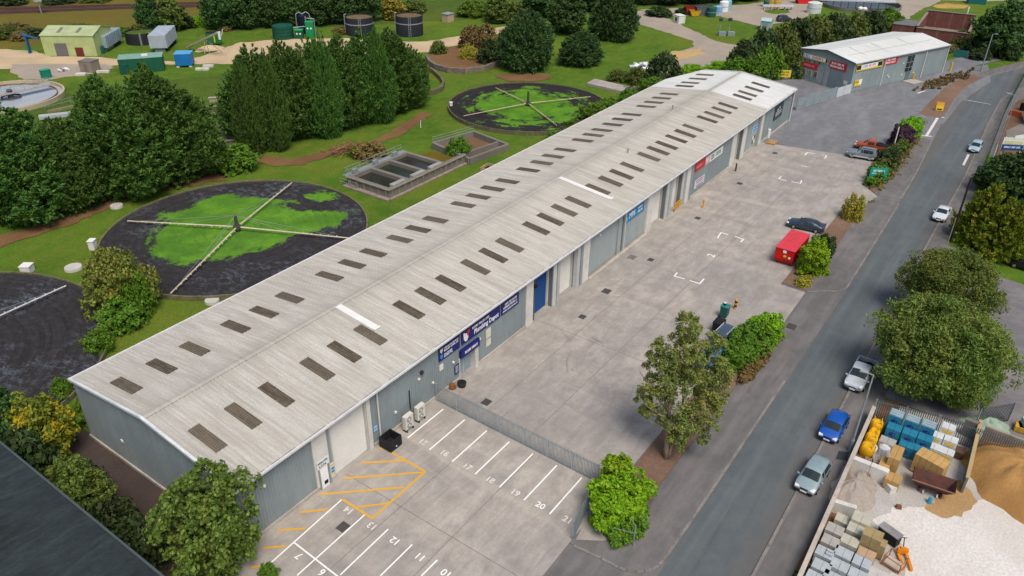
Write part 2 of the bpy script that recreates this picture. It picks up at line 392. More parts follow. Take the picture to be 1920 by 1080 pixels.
lay('sand_patch',[(1225,112),(1260,98),(1310,92),(1320,100),(1280,112),(1240,124)],m_gravel('ochre_sand',lin('#cfae74'),lin('#bfa27c'),.1),rough=.8)
lay('gravel_area',[(1640,-30),(1720,-30),(1765,2),(1745,10),(1710,28),(1690,60),(1650,60),(1640,30)],TRACKG,rough=.4)
lay('sandy_patch',[(1745,12),(1775,6),(1815,10),(1810,17),(1760,16)],m_gravel('yellow_sand_patch',lin('#c6a45e'),lin('#a98a50'),.1),rough=.5)
lay('road',[(1700,-40),(1920,-40),(1920,0),(1830,4),(1760,0)],TRACKG,rough=.4)
# trampled paths under the conifers
def ribbon(px,w,j=.3):
    P=[at(*p) for p in px]; L=[];Rr=[]
    for i,p in enumerate(P):
        d=(P[min(i+1,len(P)-1)]-P[max(i-1,0)]).normalized(); n=Vector((-d.y,d.x,0)); ww=w*(.75+.5*rnd.random())/2
        L.append(p+n*ww);Rr.append(p-n*ww)
    return [(p.x,p.y) for p in L]+[(p.x,p.y) for p in Rr[::-1]]
lay('path',ribbon([(-60,470),(0,452),(60,436),(120,415),(180,393),(240,366),(300,350),(360,340),(425,330)],3.0),EARTH,px=False,rough=.35,step=.8)
lay('path',ribbon([(470,295),(520,304),(560,304),(600,292),(650,278),(700,268),(740,252),(770,232),(800,212)],2.6),EARTH,px=False,rough=.35,step=.8)
lay('bare_earth',[(925,140),(960,138),(1030,140),(1036,147),(1010,153),(950,152)],EARTH,rough=.3)
lay('bare_earth',[(400,205),(432,190),(440,240),(445,290),(410,285),(402,240)],m_gravel('grey_earth',lin('#7d7566'),lin('#6f6b52'),.3),rough=.5)
lay('rough_grass',[(0,175),(160,175),(330,150),(560,118),(560,150),(420,200),(330,230),(120,235),(0,240)],FIELD,rough=.5)
# yard, road and pavements
lay('yard',[(8,38.7),(125.6,38.7),(129.2,20.3),(117.5,18.9),(114.0,16.0),(108.6,17.2),(107.8,18.9),(81,18.9),(80.9,16.0),(73.6,15.9),(62,15.9),(60.5,18.6),(44,18.8),(34.7,18.8),(8,18.6)],CONC,z=.10,px=False)
lay('tarmac_yard',[(125.6,39),(150,45),(172,52),(178,47),(200,24),(222,16),(216,11),(206,15.5),(198,17.6),(182,19.5),(159.5,20.2),(158.4,15.5),(146,15.9),(144.9,19.2),(129.2,20.3)],TARMAC,z=.098,px=False)
road=[(-20,12.4),(92,12.5),(128,13.4),(152,14.6),(172,15.3),(184,15.0),(195.4,12.7),(206,8.6),(216,3.5),(240,-14),(231,-26),(208,-6),(198,2.5),(188,6.6),(178,8.1),(160,8.0),(130,7.2),(96,7.3),(77,7.2),(60,7.0),(43,6.9),(-20,6.7)]
lay('road',road,ROAD,z=.02,px=False)
lay('road',[(62.5,12.3),(62.5,15.8),(73.6,15.95),(80.9,16.05),(82.4,15.6),(83.3,13.6),(84.4,12.35)],PAVE,z=.07,px=False)
lay('road',[(27,12.3),(37.4,12.3),(35.6,13.4),(34.6,15.4),(34.4,18.7),(8,18.6),(8,12.3)],PAVE,z=.072,px=False)
lay('road',[(144.6,14.3),(145,16.2),(158,15.9),(159.5,14.9)],TARMAC,z=.085,px=False)
def pave(poly,kerbpts,zt=.115):
    tag(M().prism(poly,0,zt).build('pavement',PAVE),kind='structure')
    k=M()
    for i in range(len(kerbpts)-1):
        a=Vector((*kerbpts[i],0));b=Vector((*kerbpts[i+1],0)); d=(b-a).normalized()*.02
        k.bar((a.x-d.x,a.y-d.y,.068),(b.x+d.x,b.y+d.y,.068),.22,.135)
    tag(k.build('kerb',KERB),kind='structure')
def arc(c,r,a0,a1,n=7): return [(c[0]+r*math.cos(rad(a0+(a1-a0)*i/n)),c[1]+r*math.sin(rad(a0+(a1-a0)*i/n))) for i in range(n+1)]
k1=[(34.6,18.4),(34.8,16.2)]+arc((37.3,15.0),2.5,170,270,7)[1:]+[(42,12.45),(63.2,12.45)]
pave([(34.6,18.8)]+k1[1:]+[(64.4,12.6),(65.8,14.9),(61.9,15.9),(44,16.0),(40.9,15.6),(38.5,18.7)],k1)
k2=[(81.1,15.9)]+arc((85.0,14.9),2.4,200,270,6)+[(92,12.6),(113.2,12.95)]
pave([(81.1,15.95)]+k2[1:]+[(113.8,16.0),(108.6,16.7),(82.3,16.1)],k2)
k3=[(115.2,13.1),(128,13.45),(144.4,14.35)]
pave(k3+[(144.7,16.2),(130,16.6),(117.3,16.6),(114.6,15.9)],k3)
k4=[(159.5,14.95),(172,15.4),(184,15.1),(195.5,12.8),(206,8.7),(214,5)]
pave(k4+[(216.5,7.5),(206.5,11.6),(196,15.3),(184,17.2),(172,17.6),(158.8,16.7)],k4)
rk=[(-10,6.75),(43,6.85),(60,6.95),(75,7.1)]
pave([(-10,6.75),(43,6.85),(60,6.95),(75,7.1),(75,4.6),(66,4.1),(42,4.6),(-10,5)],rk)
rk=[(93,7.2),(114,7.2),(130,7.1),(160,7.9),(178,8.0),(188,6.5),(198,2.3),(208,-6.2)]
pave(rk+[(205,-8.8),(195.5,-.4),(186.5,3.9),(177.5,5.3),(160,5.0),(130,3.6),(114,3.9),(93,3.9)],rk)
lay('lot',[(66.3,4.3),(75,4.6),(76,7.1),(92.6,7.2),(93,3.8),(99.3,3.2),(97.2,-9.0),(90,-40),(50,-40),(60,-12),(66.3,-4)],LOT,z=.026,px=False)
lay('verge',[(42,3.4),(42,4.7),(66,4.2),(66.2,2.7)],EARTH,z=.11,px=False)
lay('builders_yard_floor',[(20,4.5),(42,3.9),(66,2.7),(68,-16),(40,-40),(10,-40)],m_gravel('pale_dusty_concrete',lin('#c9c5bf'),lin('#aaa59d'),.12,bs=.15),z=.018,px=False)
lay('sand_spill',[(1640,975),(1690,950),(1740,950),(1800,955),(1850,930),(1930,940),(1990,1010),(1990,1120),(1640,1120),(1700,1080),(1690,1020),(1660,995)],m_gravel('white_limestone_dust',lin('#e6e2dc'),lin('#d2cac0'),.08,bs=.3),z=.024,rough=.25,step=.6)
lay('sand_spill',[(1735,955),(1765,925),(1800,900),(1830,940),(1800,965),(1760,972)],m_gravel('trodden_ochre_sand',lin('#c09b6a'),lin('#ad8f68'),.1),z=.03,rough=.25,step=.5)
lay('verge',[(-20,12.3),(92,12.5),(128,13.4),(152,14.5),(160,15),(160,19.8),(129,20.4),(117,19),(81,19),(62,19.4),(44,18.9),(-20,18.7)],PAVE,z=.06,px=False)
lay('verge',[at(*p)[:2] for p in [(1690,232),(1768,234),(1802,192),(1858,154),(1852,122),(1780,132),(1735,165)]],TARMAC,z=.093,px=False)
lay('concrete_pad',[(1080,1014),(1104,962),(1150,985),(1185,1003),(1168,1012),(1128,1016)],CONC,z=.125)
# planting beds
def bed(poly): tag(M().prism(rough_edge(poly,1.0,.06),0,.13).build('gravel_bed',BARK),kind='structure')
bed([(41,15.8),(44,16.05),(61.8,15.95),(63.5,16.6),(62.0,19.4),(58,19.2),(56,18.7),(43,18.7)])
bed([(81.4,16.0),(82.5,16.15),(108.5,16.75),(108.2,17.6),(107.3,18.8),(81.4,18.85)])
bed([(115.2,16.7),(145,16.4),(145,19.3),(129,20.2),(117,18.8)])
bed([at(*p)[:2] for p in [(1724,213),(1735,218),(1764,222),(1790,188),(1812,165),(1836,148),(1826,139),(1800,148),(1772,165),(1745,190)]])
lay('grass',[(1775,462),(1850,480),(1905,502),(1930,500),(1930,330),(1880,300),(1850,290),(1838,330),(1815,395),(1790,440)],GRASS,z=.125,rough=.1)
lay('brown_earth',[(1930,185),(1905,190),(1885,235),(1862,290),(1850,340),(1930,345)],m_gravel('builders_plot_earth',lin('#80634f'),lin('#6c5748'),.3),z=.13,rough=.3)
lay('concrete_slab',[(1886,246),(1930,226),(1930,262),(1905,270),(1888,262)],CONCW,z=.137)
lay('alley',[(13.5,36),(20.6,36),(20.6,61),(13.5,64)],ALLEY,z=.02,px=False)
# painted markings
def line(name,segs,w,m,px=True,z=.108):
    k=M()
    for a,b in segs:
        if px: a=at(*a,.1);b=at(*b,.1)
        a=Vector((a[0],a[1],z));b=Vector((b[0],b[1],z)); d=(b-a).normalized(); n=Vector((-d.y,d.x,0))*w/2
        k.quad(a-n,b-n,b+n,a+n); z+=.0004
    return tag(k.build(name,m),kind='structure')
BY=[35.92,33.47,31.04,28.64,26.20,23.85,21.47]
line('bay_lines',[((36.1,y),(40.85,y)) for y in BY],.13,WHITEP,px=False)
line('bay_lines',[((640.5,937),(487,1074)),((684,965),(557,1079)),((728,992),(638,1078)),((773,1021),(713,1080)),((820,1050),(790,1080)),((551,1017),(645,1090))],.12,WHITEP)
line('loading_bay_lines',[((719,840),(797,884.5)),((797.4,884.6),(697.6,972.2)),((697.6,972),(642,936)),((678,868),(760,864)),((645,897),(792,886)),((601,927),(757,914)),((670,951),(728,944)),((562,961),(615,955)),((520,995),(573,991)),((492,1028),(536,1024)),((470,1064),(490,1061)),((712,840),(730,843))],.19,YELP,z=.111)
def num(txt,px,py,rz,size=.95,worn=False):
    e=at(px,py,.1)
    o=text_mesh(txt,size,'bay_number',WHITEW if worn else WHITEP,None,(e.x,e.y,.106),(0,0,rz),ext=.002,bold=.012)
    tag(o,kind='structure')
for t,x,y in (('15',793,829),('16',833,850),('17',876,875),('18',919,900),('19',966,924),('20',1013,948),('21',1064,975)): num(t,x,y,rad(-90),.78,t!='20')
for t,x,y in (('14',654,957),('13',698,986),('12',741,1014),('11',788,1044),('10',837,1075),('7',561,1042),('6',604,1073)): num(t,x,y,rad(90),.8,t in('14','13'))
num('2',1334,479,rad(0),1.3); num('1',1508,312,rad(0),1.3)
line('bay_corner_marks',[((1345,447),(1352,436)),((1352,436),(1365,440)),((1378,443),(1394,449)),((1394,449),(1389,454)),((1264,518),(1270,511)),((1264,518),(1284,523)),((1293,526),(1312,532)),((1312,532),(1320,523)),((1509,291),(1514,286)),((1514,286),(1528,288)),((1540,290),(1550,292)),((1550,292),(1546,297)),((1460,335),(1465,331)),((1460,335),(1474,339)),((1484,341),(1501,344)),((1501,344),(1503,338))],.16,WHITEP)
line('give_way_bars',[((1746,217),(1771,221)),((1724,254),(1747,256)),((1758,221),(1737,255))],.45,WHITEW,z=.124)
line('kerb_joint',[((1806,310),(1816,290)),((1735,170),(1720,175))],.35,WHITEW,z=.125)
line('road_lines',[((1808,186),(1858,195))],.18,WHITEW,z=.03)
lay('drain_gully',[(1566,863),(1572,847),(1591,850),(1588,866)],DARK,z=.128)
line('expansion_joint',[((20,31.2),(44,31.0)),((44,27.6),(118,27.3)),((44,32.6),(122,32.4)),((20,26.0),(41,26.1)),((58,18.8),(58,37)),((76,19),(76,37)),((94,19),(94,37)),((30,19),(30,37))],.06,m_paint('joint_sealant',lin('#77726d'),.55),px=False,z=.1035)
# drain covers
for i,(x,y,r,lb) in enumerate([(912,754,.42,'drain cover by the mesh fence'),(643,988,.42,'drain cover inside bay 14'),(1137,546,.5,'drain cover in front of the cream roller door'),(1092,594,.38,'drain cover out from the blue roller door'),(1185,482,.5,'pale drain cover in front of the plain wall bay'),(1220,487,.38,'dark drain cover near the light blue sign'),(1308,409,.38,'drain cover near the yellow bollard'),(1387,344,.4,'drain cover below the black post'),(1453,287,.4,'drain cover near the edge of the tarmac yard'),(1484,612,.5,'drain cover on the entrance pavement')]):
    p=at(x,y,.1); o=M((p.x,p.y,.1)); zt=.122 if y!=612 else .14
    o.box((p.x,p.y,.1),(r*2,r*1.8,zt*2-.2)); ob=o.build('drain_cover',mat('#4a4745',.7,.2) if i!=4 else mat('#77716b',.7,.2)); tag(ob,'square iron '+lb,'drain cover','drain covers in the yard')
# ------------------------------------------------------------------ long warehouse
X0,X1,YR,YL,YM,ZE,ZR=20.5,139.5,37.2,57.9,47.5,6.0,7.2
O=(X0,YR,0)
wh=thing('warehouse','very long low warehouse with pale ribbed roof and rows of dark rooflights','warehouse',O)
XC,YC=130.6,54.6   # rear corner cut back at the far end
def rearY(x): return YL if x<=XC else YL+(YC-YL)*(x-XC)/(X1-XC)
def slopeL(y): return ZR+(ZE-ZR)*(y-YM)/(YL-YM)
def slopeR(y): return ZE+(ZR-ZE)*(y-YR)/(YM-YR)
def corrugated(x0,x1,y0f,y1f,z0f,z1f,per,amp,off):
    k=M(off); n=int((x1-x0)/per); 
    pr_=[(0,0),(.3,0),(.42,1),(.88,1)]
    xs=[]; hs=[]
    for i in range(n):
        for a,h in pr_: xs.append(x0+(i+a)*per); hs.append(h*amp)
    xs.append(x1);hs.append(0)
    vs=[];fs=[]
    for x,h in zip(xs,hs): vs+=[(x,y0f(x),z0f(x)+h),(x,y1f(x),z1f(x)+h)]
    for i in range(len(xs)-1): fs.append((2*i,2*i+2,2*i+3,2*i+1))
    k.add(vs,fs); return k
XN=125.2
for (a,b,m,per) in ((X0-.15,XN,ROOF,.34),(XN,X1+.1,ROOFN,.34)):
    o=corrugated(a,b,lambda x:YR-.12,lambda x:YM,lambda x:ZE,lambda x:ZR,per,.042,O).build('roof_slope',m,wh)
    corrugated(a,b,lambda x:YM,lambda x:rearY(x)+.12,lambda x:ZR,lambda x:slopeL(rearY(x)),per,.042,O).build('roof_slope',m,wh)
rc=M(O)
rc.quad((X0-.2,YM-.32,ZR+.035),(X1+.1,YM-.32,ZR+.035),(X1+.1,YM,ZR+.1),(X0-.2,YM,ZR+.1)); rc.quad((X0-.2,YM,ZR+.1),(X1+.1,YM,ZR+.1),(X1+.1,YM+.32,ZR+.035),(X0-.2,YM+.32,ZR+.035))
rc.build('ridge_cap',ROOF,wh)
# verge trim on the near gable
v=M(O)
for a,b in (((X0-.12,YR-.1,ZE+.06),(X0-.12,YM,ZR+.1)),((X0-.12,YM,ZR+.1),(X0-.12,YL+.1,ZE+.06))): v.bar(a,b,.22,.22)
v.build('verge_flashing',mat('#cfd4d6',.5,.15,.8,5),wh)
v=M(O); 
for a,b in (((X1+.1,YR-.1,ZE+.05),(X1+.1,YM,ZR+.1)),((X1+.1,YM,ZR+.1),(X1+.1,YC,slopeL(YC)+.05))): v.bar(a,b,.16,.2)
v.build('verge_flashing',mat('#c3c6c5',.5),wh)
v=M(O); v.bar((X0-.2,YR-.26,ZE-.02),(X1,YR-.26,ZE-.02),.2,.16); v.bar((X0-.2,YL+.2,ZE),(XC,YL+.2,ZE),.16,.14); v.bar((XC,YL+.2,ZE),(X1,YC+.15,slopeL(YC)-.02),.16,.14)
v.build('gutter',mat('#d3d2d2',.5,.1,1,6),wh)
for i in range(40):
    x=X0+1.2+i*2.98; v=M(O); v.box((x,YR-.145,ZE+.035),(1.9+rnd.random()*.7,.05,.05)); v.build('eaves_shade_bar',DARK,wh)  # dark bars stand in for the shade between gutter and roof edge
# rooflights
SX=[22.3,25.4,28.5,32.7,35.75,38.85,43.9,47,50,54,57,60,65,67.9,70.9,73.9,78.6,81.8,84.6,87.7,92.4,95.3,98,101.2,104.2,107.1,112.2,115,117.9,120.8,126.8,129.3,132.5,135.7]
sk=M()
for i in range(5):
    for a,h in ((0,0),(.3,0),(.42,.05),(.88,.05)):
        pass
def skylight(name,yc):
    k=M(); w=.5; L=1.62; vs=[];fs=[]; xs=[];n=6
    for i in range(n):
        for a,h in((0,0),(.3,0),(.42,.06),(.88,.06)): xs.append((-w+(i+a)*2*w/n,h))
    xs.append((w,0)); s=(ZR-ZE)/(YM-YR)*(1 if yc<YM else -1)
    for x,h in xs: vs+=[(x,-L,-L*s+h),(x,L,L*s+h)]
    for i in range(len(xs)-1): fs.append((2*i,2*i+2,2*i+3,2*i+1))
    k.add(vs,fs); return k.build(name,SKYL,wh)
for side,yc in (('R',42.3),('L',52.72)):
    proto=None
    for x in SX:
        if proto is None: o=proto=skylight('rooflight',yc)
        else: o=proto.copy(); COL.objects.link(o)
        jx=rnd.uniform(-.04,.04)
        o.location=(x-X0+jx,yc-YR+rnd.uniform(-.06,.06),(slopeR(yc) if yc<YM else slopeL(yc))+.065)
for xx,ya,yb in ((39.9,42.5,47.3),(77.7,39.8,47.3)):
    a=M(O); a.bar((xx,ya,slopeR(ya)+.09),(xx,yb,slopeR(yb)+.09),.7,.05); a.box((xx,ya,slopeR(ya)+.13),(.75,.3,.1)); a.build('white_roof_strip',WHITE,wh)
for px,py in ((1177,287),(1261,205)):
    d=ray(px,py); s=(ZR-ZE)/(YM-YR); t=(ZE-YR*s-HC)/(d.z-s*d.y); p=Vector((0,0,HC))+d*t
    a=M(O); a.tube(p,p+Vector((0,0,.55)),.09,.09,8); a.tube(p+Vector((0,0,.55)),p+Vector((0,0,.65)),.2,.17,8); a.build('roof_vent',GALV,wh)
# walls
def clad_wall(name,a,b,z0,z1f,m,per=.25,amp=.035,out=None,parent=wh,off=O):
    """ribbed sheet wall from a to b (2D); outward = right-hand side of a->b"""
    a=Vector((a[0],a[1]));b=Vector((b[0],b[1]));d=(b-a);L=d.length;d/=L;nrm=Vector((d.y,-d.x))
    k=M(off);vs=[];fs=[];n=max(1,int(L/per)); xs=[]
    for i in range(n):
        for q,h in((0,0),(.45,0),(.55,1),(.9,1)): xs.append(((i+q)*L/n,h*amp))
    xs.append((L,0))
    for s,h in xs:
        p=a+d*s+nrm*h; vs+=[(p.x,p.y,z0),(p.x,p.y,z1f(s/L) if callable(z1f) else z1f)]
    for i in range(len(xs)-1): fs.append((2*i,2*i+2,2*i+3,2*i+1))
    k.add(vs,fs); return k.build(name,m,parent)
WY=37.5
clad_wall('gable_wall',(X0,YL),(X0,YR),.0,lambda u:(ZE+(ZR-ZE)*(1-abs((YL-u*(YL-YR))-YM)/(10.35))),CLAD)
clad_wall('rear_wall',(XC,YL),(X0,YL),0,ZE,CLAD); clad_wall('rear_wall',(X1,YC),(XC,YL),0,lambda u:slopeL(YC)+(ZE-slopeL(YC))*u,CLAD)
clad_wall('gable_wall',(X1,YR),(X1,YC),0,lambda u:min(slopeR(YR+u*(YC-YR)),slopeL(YR+u*(YC-YR))),CLADG)
for a,b,y,m in ((X0,27.4,WY,CLAD),(28.85,29.2,WY,CLAD),(33.62,45.05,WY,CLAD),(47.95,56.0,WY,CLAD),(68.75,76.9,WY+.15,CLADG),(77.1,83.1,WY+.15,CLADG),(97.1,111.3,WY,CLAD),(125.2,139.5,WY,CLAD),(117.4,120.7,WY+.2,CLADG)):
    clad_wall('side_wall',(a,y),(b,y),.3,ZE-.03,m)
h=M(O); h.box(((45.05+47.95)/2,WY+.05,(2.5+ZE)/2),(2.9,.1,ZE-2.5-.05)); h.build('side_wall',CLAD,wh)
PLIN=mat('#b5ada2',.85,.2,.5,5)
for a,b,y in ((X0-.05,28,WY-.12),(28.7,29.3,WY-.12),(33.7,45.1,WY-.12),(47.9,56.1,WY-.12),(97.0,111.4,WY-.1),(125.1,139.6,WY-.14),(117.3,120.9,WY)): pl=M(O); pl.box(((a+b)/2,y+.15,.2),(b-a,.3,.4)); pl.build('plinth',PLIN,wh)
for c,s_ in ((((68.7+83.1)/2,WY-.3,.14),(14.4,.35,.28)),(((68.7+83.1)/2,WY+.2,.16),(14.4,.12,.31)),((X0-.04,47.5,.14),(.2,20.7,.28))): pl=M(O); pl.box(c,s_); pl.build('plinth',PLIN,wh)
# piers, header strips and roller doors
def pier(a,b,m=PIER,y0=WY-.12,dp=.5,z1=ZE-.06): 
    k=M(O); k.box(((a+b)/2,y0+dp/2,z1/2),(b-a,dp,z1)); return k.build('pier',m,wh,bevel=.02)
pier(27.4,28.85,PIER); pier(56.02,57.3); pier(67.35,68.7); pier(83.15,84.6); pier(95.0,96.2); pier(111.4,112.9); pier(115.9,117.3); pier(124.0,125.15)
pier(61.15,61.75,mat('#c4c6c5',.7)); pier(61.95,62.45,mat('#b0b1af',.7)); pier(66.05,66.65,mat('#b9bbb9',.7)); pier(66.85,67.3,mat('#8f979b',.6)); pier(88.7,89.5,mat('#bfbfbb',.7)); pier(89.7,90.4,mat('#a6aeb0',.7)); pier(93.55,94.2,mat('#c0bfba',.7)); pier(94.3,94.95,mat('#9ca3a6',.7)); pier(96.25,97.05,mat('#8b979b',.7)); pier(123.3,123.95,mat('#9aa09f',.7))
def roller(a,b,y,z1,m,lb=None,z0=.08):
    k=M(O); n=int((z1-z0)/.14)
    prof=[]
    for i in range(n+1):
        z=z0+(z1-z0)*i/n; prof.append((y,z)); 
        if i<n: prof.append((y-.022,z+.06))
    vs=[];fs=[]
    for yy,z in prof: vs+=[(a,yy,z),(b,yy,z)]
    for i in range(len(prof)-1): fs.append((2*i,2*i+1,2*i+3,2*i+2))
    k.add(vs,fs); o=k.build('roller_door',m,wh)
    if lb: o['label']=lb
    f=M(O); f.box((a-.06,y-.1,z1/2),(.12,.3,z1)); f.box((b+.06,y-.1,z1/2),(.12,.3,z1)); f.box(((a+b)/2,y-.1,z1+.09),(b-a+.24,.3,.18)); f.build('door_frame',PIER if m is not DOORW else mat('#b9b8b3',.7),o)
    hd=M(O); hd.box(((a+b)/2,y+.1,(z1+.18+ZE)/2),(b-a+.24,.1,ZE-z1-.22)); hd.build('lintel',CLAD,o)
    for x in (a-.13,b+.13): ret=M(O); ret.box((x,(WY+y)/2+.1,ZE/2-.02),(.03,abs(y-WY)+.2,ZE-.1)); ret.build('reveal',mat('#6f7577',.7),o)
    return o
roller(29.32,33.05,WY+.22,5.2,DOORW,'cream roller door beside the yellow hatched bay'); pier(33.2,33.6,PIER,WY-.1,.3,5.3)
roller(57.85,61.0,WY+.75,5.45,mat('#1d4a86',.5,.06,.6,5),'blue roller door')
roller(62.6,65.95,WY+.75,5.5,DOORW,'cream roller door next to the blue one')
roller(84.9,88.5,WY+.75,5.5,DOORW); roller(90.6,93.4,WY+.75,5.5,DOORW); roller(113.1,115.7,WY+.75,5.5,DOORW)
k=M(O); k.box((96.6,WY+.6,ZE/2),(1,.1,ZE-.2)); k.build('side_wall',CLADG,wh)
k=M(O); k.box((122.0,WY+.3,ZE/2),(2.6,.1,ZE-.1)); k.build('entrance_panel',mat('#a9afae',.6),wh)
# blue and white notices on the entrance panel are things of their own; see signs
k=M(O); k.box((46.25,WY+.45,1.3),(2.3,.08,2.4)); o=k.build('glazed_door',mat('#8fa3aa',.3,.1,.6,3),wh)
k=M(O); k.box((45.1,WY+.2,1.25),(.12,.6,2.5)); k.box((47.6,WY+.15,1.25),(.5,.7,2.5)); k.box((46.2,WY+.42,1.25),(.05,.12,2.4)); k.build('door_frame',PIER,o)
k=M(O); k.box((28.12,WY-.17,1.1),(.78,.06,2.05)); o=k.build('entrance_door',mat('#f0f0f0',.5),wh)
k=M(O); k.box((28.2,WY-.21,.55),(.36,.03,.34)); k.build('letter_plate',BLACK,o)
k=M(O); k.box((28.62,WY-.2,1.1),(.12,.14,2.2)); k.box((27.66,WY-.2,1.1),(.08,.12,2.2)); k.build('door_frame',GALV,o)
w=M(O); w.box((49.6,WY-.06,2.45),(.75,.06,1.95)); o=w.build('window',mat('#d9d5c2',.4),wh); w=M(O); w.box((49.6,WY-.1,2.42),(.8,.05,.09)); w.build('transom',GALV,o)
w=M(O); w.box((42.55,WY-.06,3.05),(.5,.06,.6)); w.build('window',mat('#e6e6e2',.4),wh)
for x in (34.35,77.0):
    k=M(O); k.tube((x,WY-.2,.1),(x,WY-.2,ZE-.1),.08,.08,8); k.build('downpipe',mat('#c3c7c6',.5),wh)
for x in (X1-.05,): 
    k=M(O); k.tube((x,WY-.25,.1),(x,WY-.25,ZE-.1),.09,.09,8); k.build('downpipe',mat('#d5d8d8',.5),wh)
k=M(O); k.tube((75.6,WY+.0,.3),(75.6,WY+.0,ZE-.1),.05,.05,6); k.build('downpipe',GALV,wh)
for x,z in ((39.5,3.6),(41.3,2.1),(36.4,2.0),(44.2,2.65),(48.2,3.05),(22.9,4.3),(71.0,4.9),(83.0,5.35),(138.2,4.7)):
    k=M(O); k.box((x,WY-.1,z),(.2,.14,.17)); k.build('wall_light',mat('#e8e2d2',.4),wh)
k=M(O); k.box((21.2,WY-.1,3.2),(.35,.2,.5)); k.build('alarm_box',mat('#1b4fa8',.4),wh)
k=M(O); k.box((39.9,WY-.1,4.1),(.3,.25,.3)); k.build('alarm_box',DARK,wh)
k=M(O); k.box((57.5,WY-.2,4.5),(.35,.35,.3)); k.build('alarm_box',BLACK,wh)
k=M(O); k.tube((38.2,WY-.1,1.2),(38.2,WY-.1,3.2),.05,.05,6); k.build('vent_pipe',BLACK,wh)
k=M(O); k.box((X0-.08,52.0,2.6),(.08,.3,.2)); k.build('wall_light',WHITE,wh)
# ------------------------------------------------------------------ signs fixed to walls
def scribble(parent,name,x0,x1,z,h,m,y=-.028,dens=.6,words=0,seed=0):
    """a line of lettering too small to read in the photograph: separate letter shapes of the right size"""
    g=random.Random(seed+int(x0*100)); k=M(); x=x0; lw=h*dens; wc=0; wl=g.randint(4,8)
    while x+lw<=x1:
        s=g.randint(0,4); st=h*.2
        k.box((x+st/2,y,z),(st,.012,h))
        if s in(0,1,3): k.box((x+lw*.42,y-.001,z+h*.4),(lw*.6,.012,st))
        if s in(1,2,4): k.box((x+lw*.42,y-.001,z-h*.4),(lw*.6,.012,st))
        if s in(0,2,3): k.box((x+lw*.62,y+.001,z),(st,.012,h*.8))
        if s in(1,4): k.box((x+lw*.35,y+.001,z),(lw*.5,.012,st*.9))
        x+=lw*1.08; wc+=1
        if wc>=wl: x+=lw*.6; wc=0; wl=g.randint(3,8)
    return k.build(name,m,parent)
def sign(label,x,y,z,w,h,rz,m,cat='sign',group=None,name='wall_sign',thick=.05,frame=None):
    t=thing(name,label,cat,(x,y,z),rz,group)
    k=M(); k.box((0,0,0),(w,thick,h)); k.build('board',m,t)
    if frame:
        k=M(); y_=-thick/2-.004
        for c,s in (((0,y_,h/2-.04),(w,.02,.08)),((0,y_,-h/2+.04),(w,.02,.08)),((-w/2+.04,y_,0),(.08,.02,h-.16)),((w/2-.04,y_,0),(.08,.02,h-.16))): k.box(c,s)
        k.build('border',frame,t)
    return t
SY=WY-.09
s=sign('tall navy sign with two small shields and white lettering, left of the main fascia',43.7,SY,4.5,2.95,1.4,0,NAVY)
scribble(s,'lettering',-.75,1.3,.42,.17,INKW); scribble(s,'lettering',-.75,1.35,.17,.22,INKW,seed=2); scribble(s,'lettering',-.75,.5,-.22,.15,INKW,seed=3); scribble(s,'lettering',-.75,.6,-.44,.2,INKW,seed=4)
for z,c in ((.3,'#d8d9a0'),(-.33,'#3d8fd6')):
    k=M(); k.add([(-1.3,-.03,z+.25),(-.92,-.03,z+.25),(-.92,-.03,z),(-1.11,-.03,z-.25),(-1.3,-.03,z)],[(0,4,3,2,1)]); k.build('shield',m_plain('shield_'+c[1:],c),s)
s=sign('long navy shop sign reading Plumbing Depot with white and red emblem',48.47,SY,4.52,6.0,1.4,0,NAVY)
text_mesh('Plumbing Depot',.74,'lettering',INKW,s,(.78,-.03,-.2),(rad(90),0,0),sx=.80,bold=.02)
scribble(s,'lettering',-1.4,1.25,.36,.24,INKW,seed=9)
def blob(pts,m,name,p,y=-.035):
    k=M(); k.prism(pts,0,.012); o=k.build(name,m,p); o.rotation_euler=(rad(90),0,0); o.location=(0,y+.012,0); return o
blob([(-2.75,.42),(-2.6,.48),(-2.42,.3),(-2.3,.32),(-2.02,.05),(-2.05,-.3),(-2.25,-.55),(-2.5,-.52),(-2.68,-.25)],INKW,'emblem',s); blob([(-2.28,.2),(-2.15,.5),(-1.85,.58),(-1.75,.3),(-1.95,.12),(-2.1,-.1)],INKR,'emblem',s,-.037)
s=sign('navy sign of three white text lines, right of the main fascia',53.15,SY,4.52,2.95,1.35,0,NAVY)
for i,(z,h,a,b) in enumerate(((.35,.24,-.9,1.2),(.0,.24,-1.15,1.2),(-.38,.17,-1.25,1.3))): scribble(s,'lettering',a,b,z,h,INKW,seed=20+i)
s=sign('navy canopy sign above the glazed shop door',46.5,SY-.12,3.0,2.8,.85,0,NAVY,thick=.25); scribble(s,'lettering',-.85,1.1,0,.28,INKW,y=-.13,seed=31)
s=sign('small navy opening times board beside the glazed shop door',44.68,SY,1.6,.62,1.0,0,NAVY)
for i in range(5): scribble(s,'lettering',-.22,.22,.34-.16*i,.075,INKW,seed=40+i)
s=sign('white sign with dark blue lettering above the small white door',28.1,SY-.12,2.6,1.2,.75,0,WHITE); scribble(s,'lettering',-.5,.5,.17,.22,m_plain('ink_teal','#24718f'),seed=50); scribble(s,'lettering',-.4,.4,-.17,.2,INKK,seed=51,dens=.9)
s=sign('narrow yellow, white and blue safety notice beside the cream roller door',29.02,SY-.03,1.15,.34,1.4,0,WHITE)
for z,c in ((.52,INKY),(.17,INKB),(-.15,INKB),(-.45,INKY)): 
    k=M(); k.box((0,-.03,z),(.28,.012,.24)); k.build('pictogram',c,s)
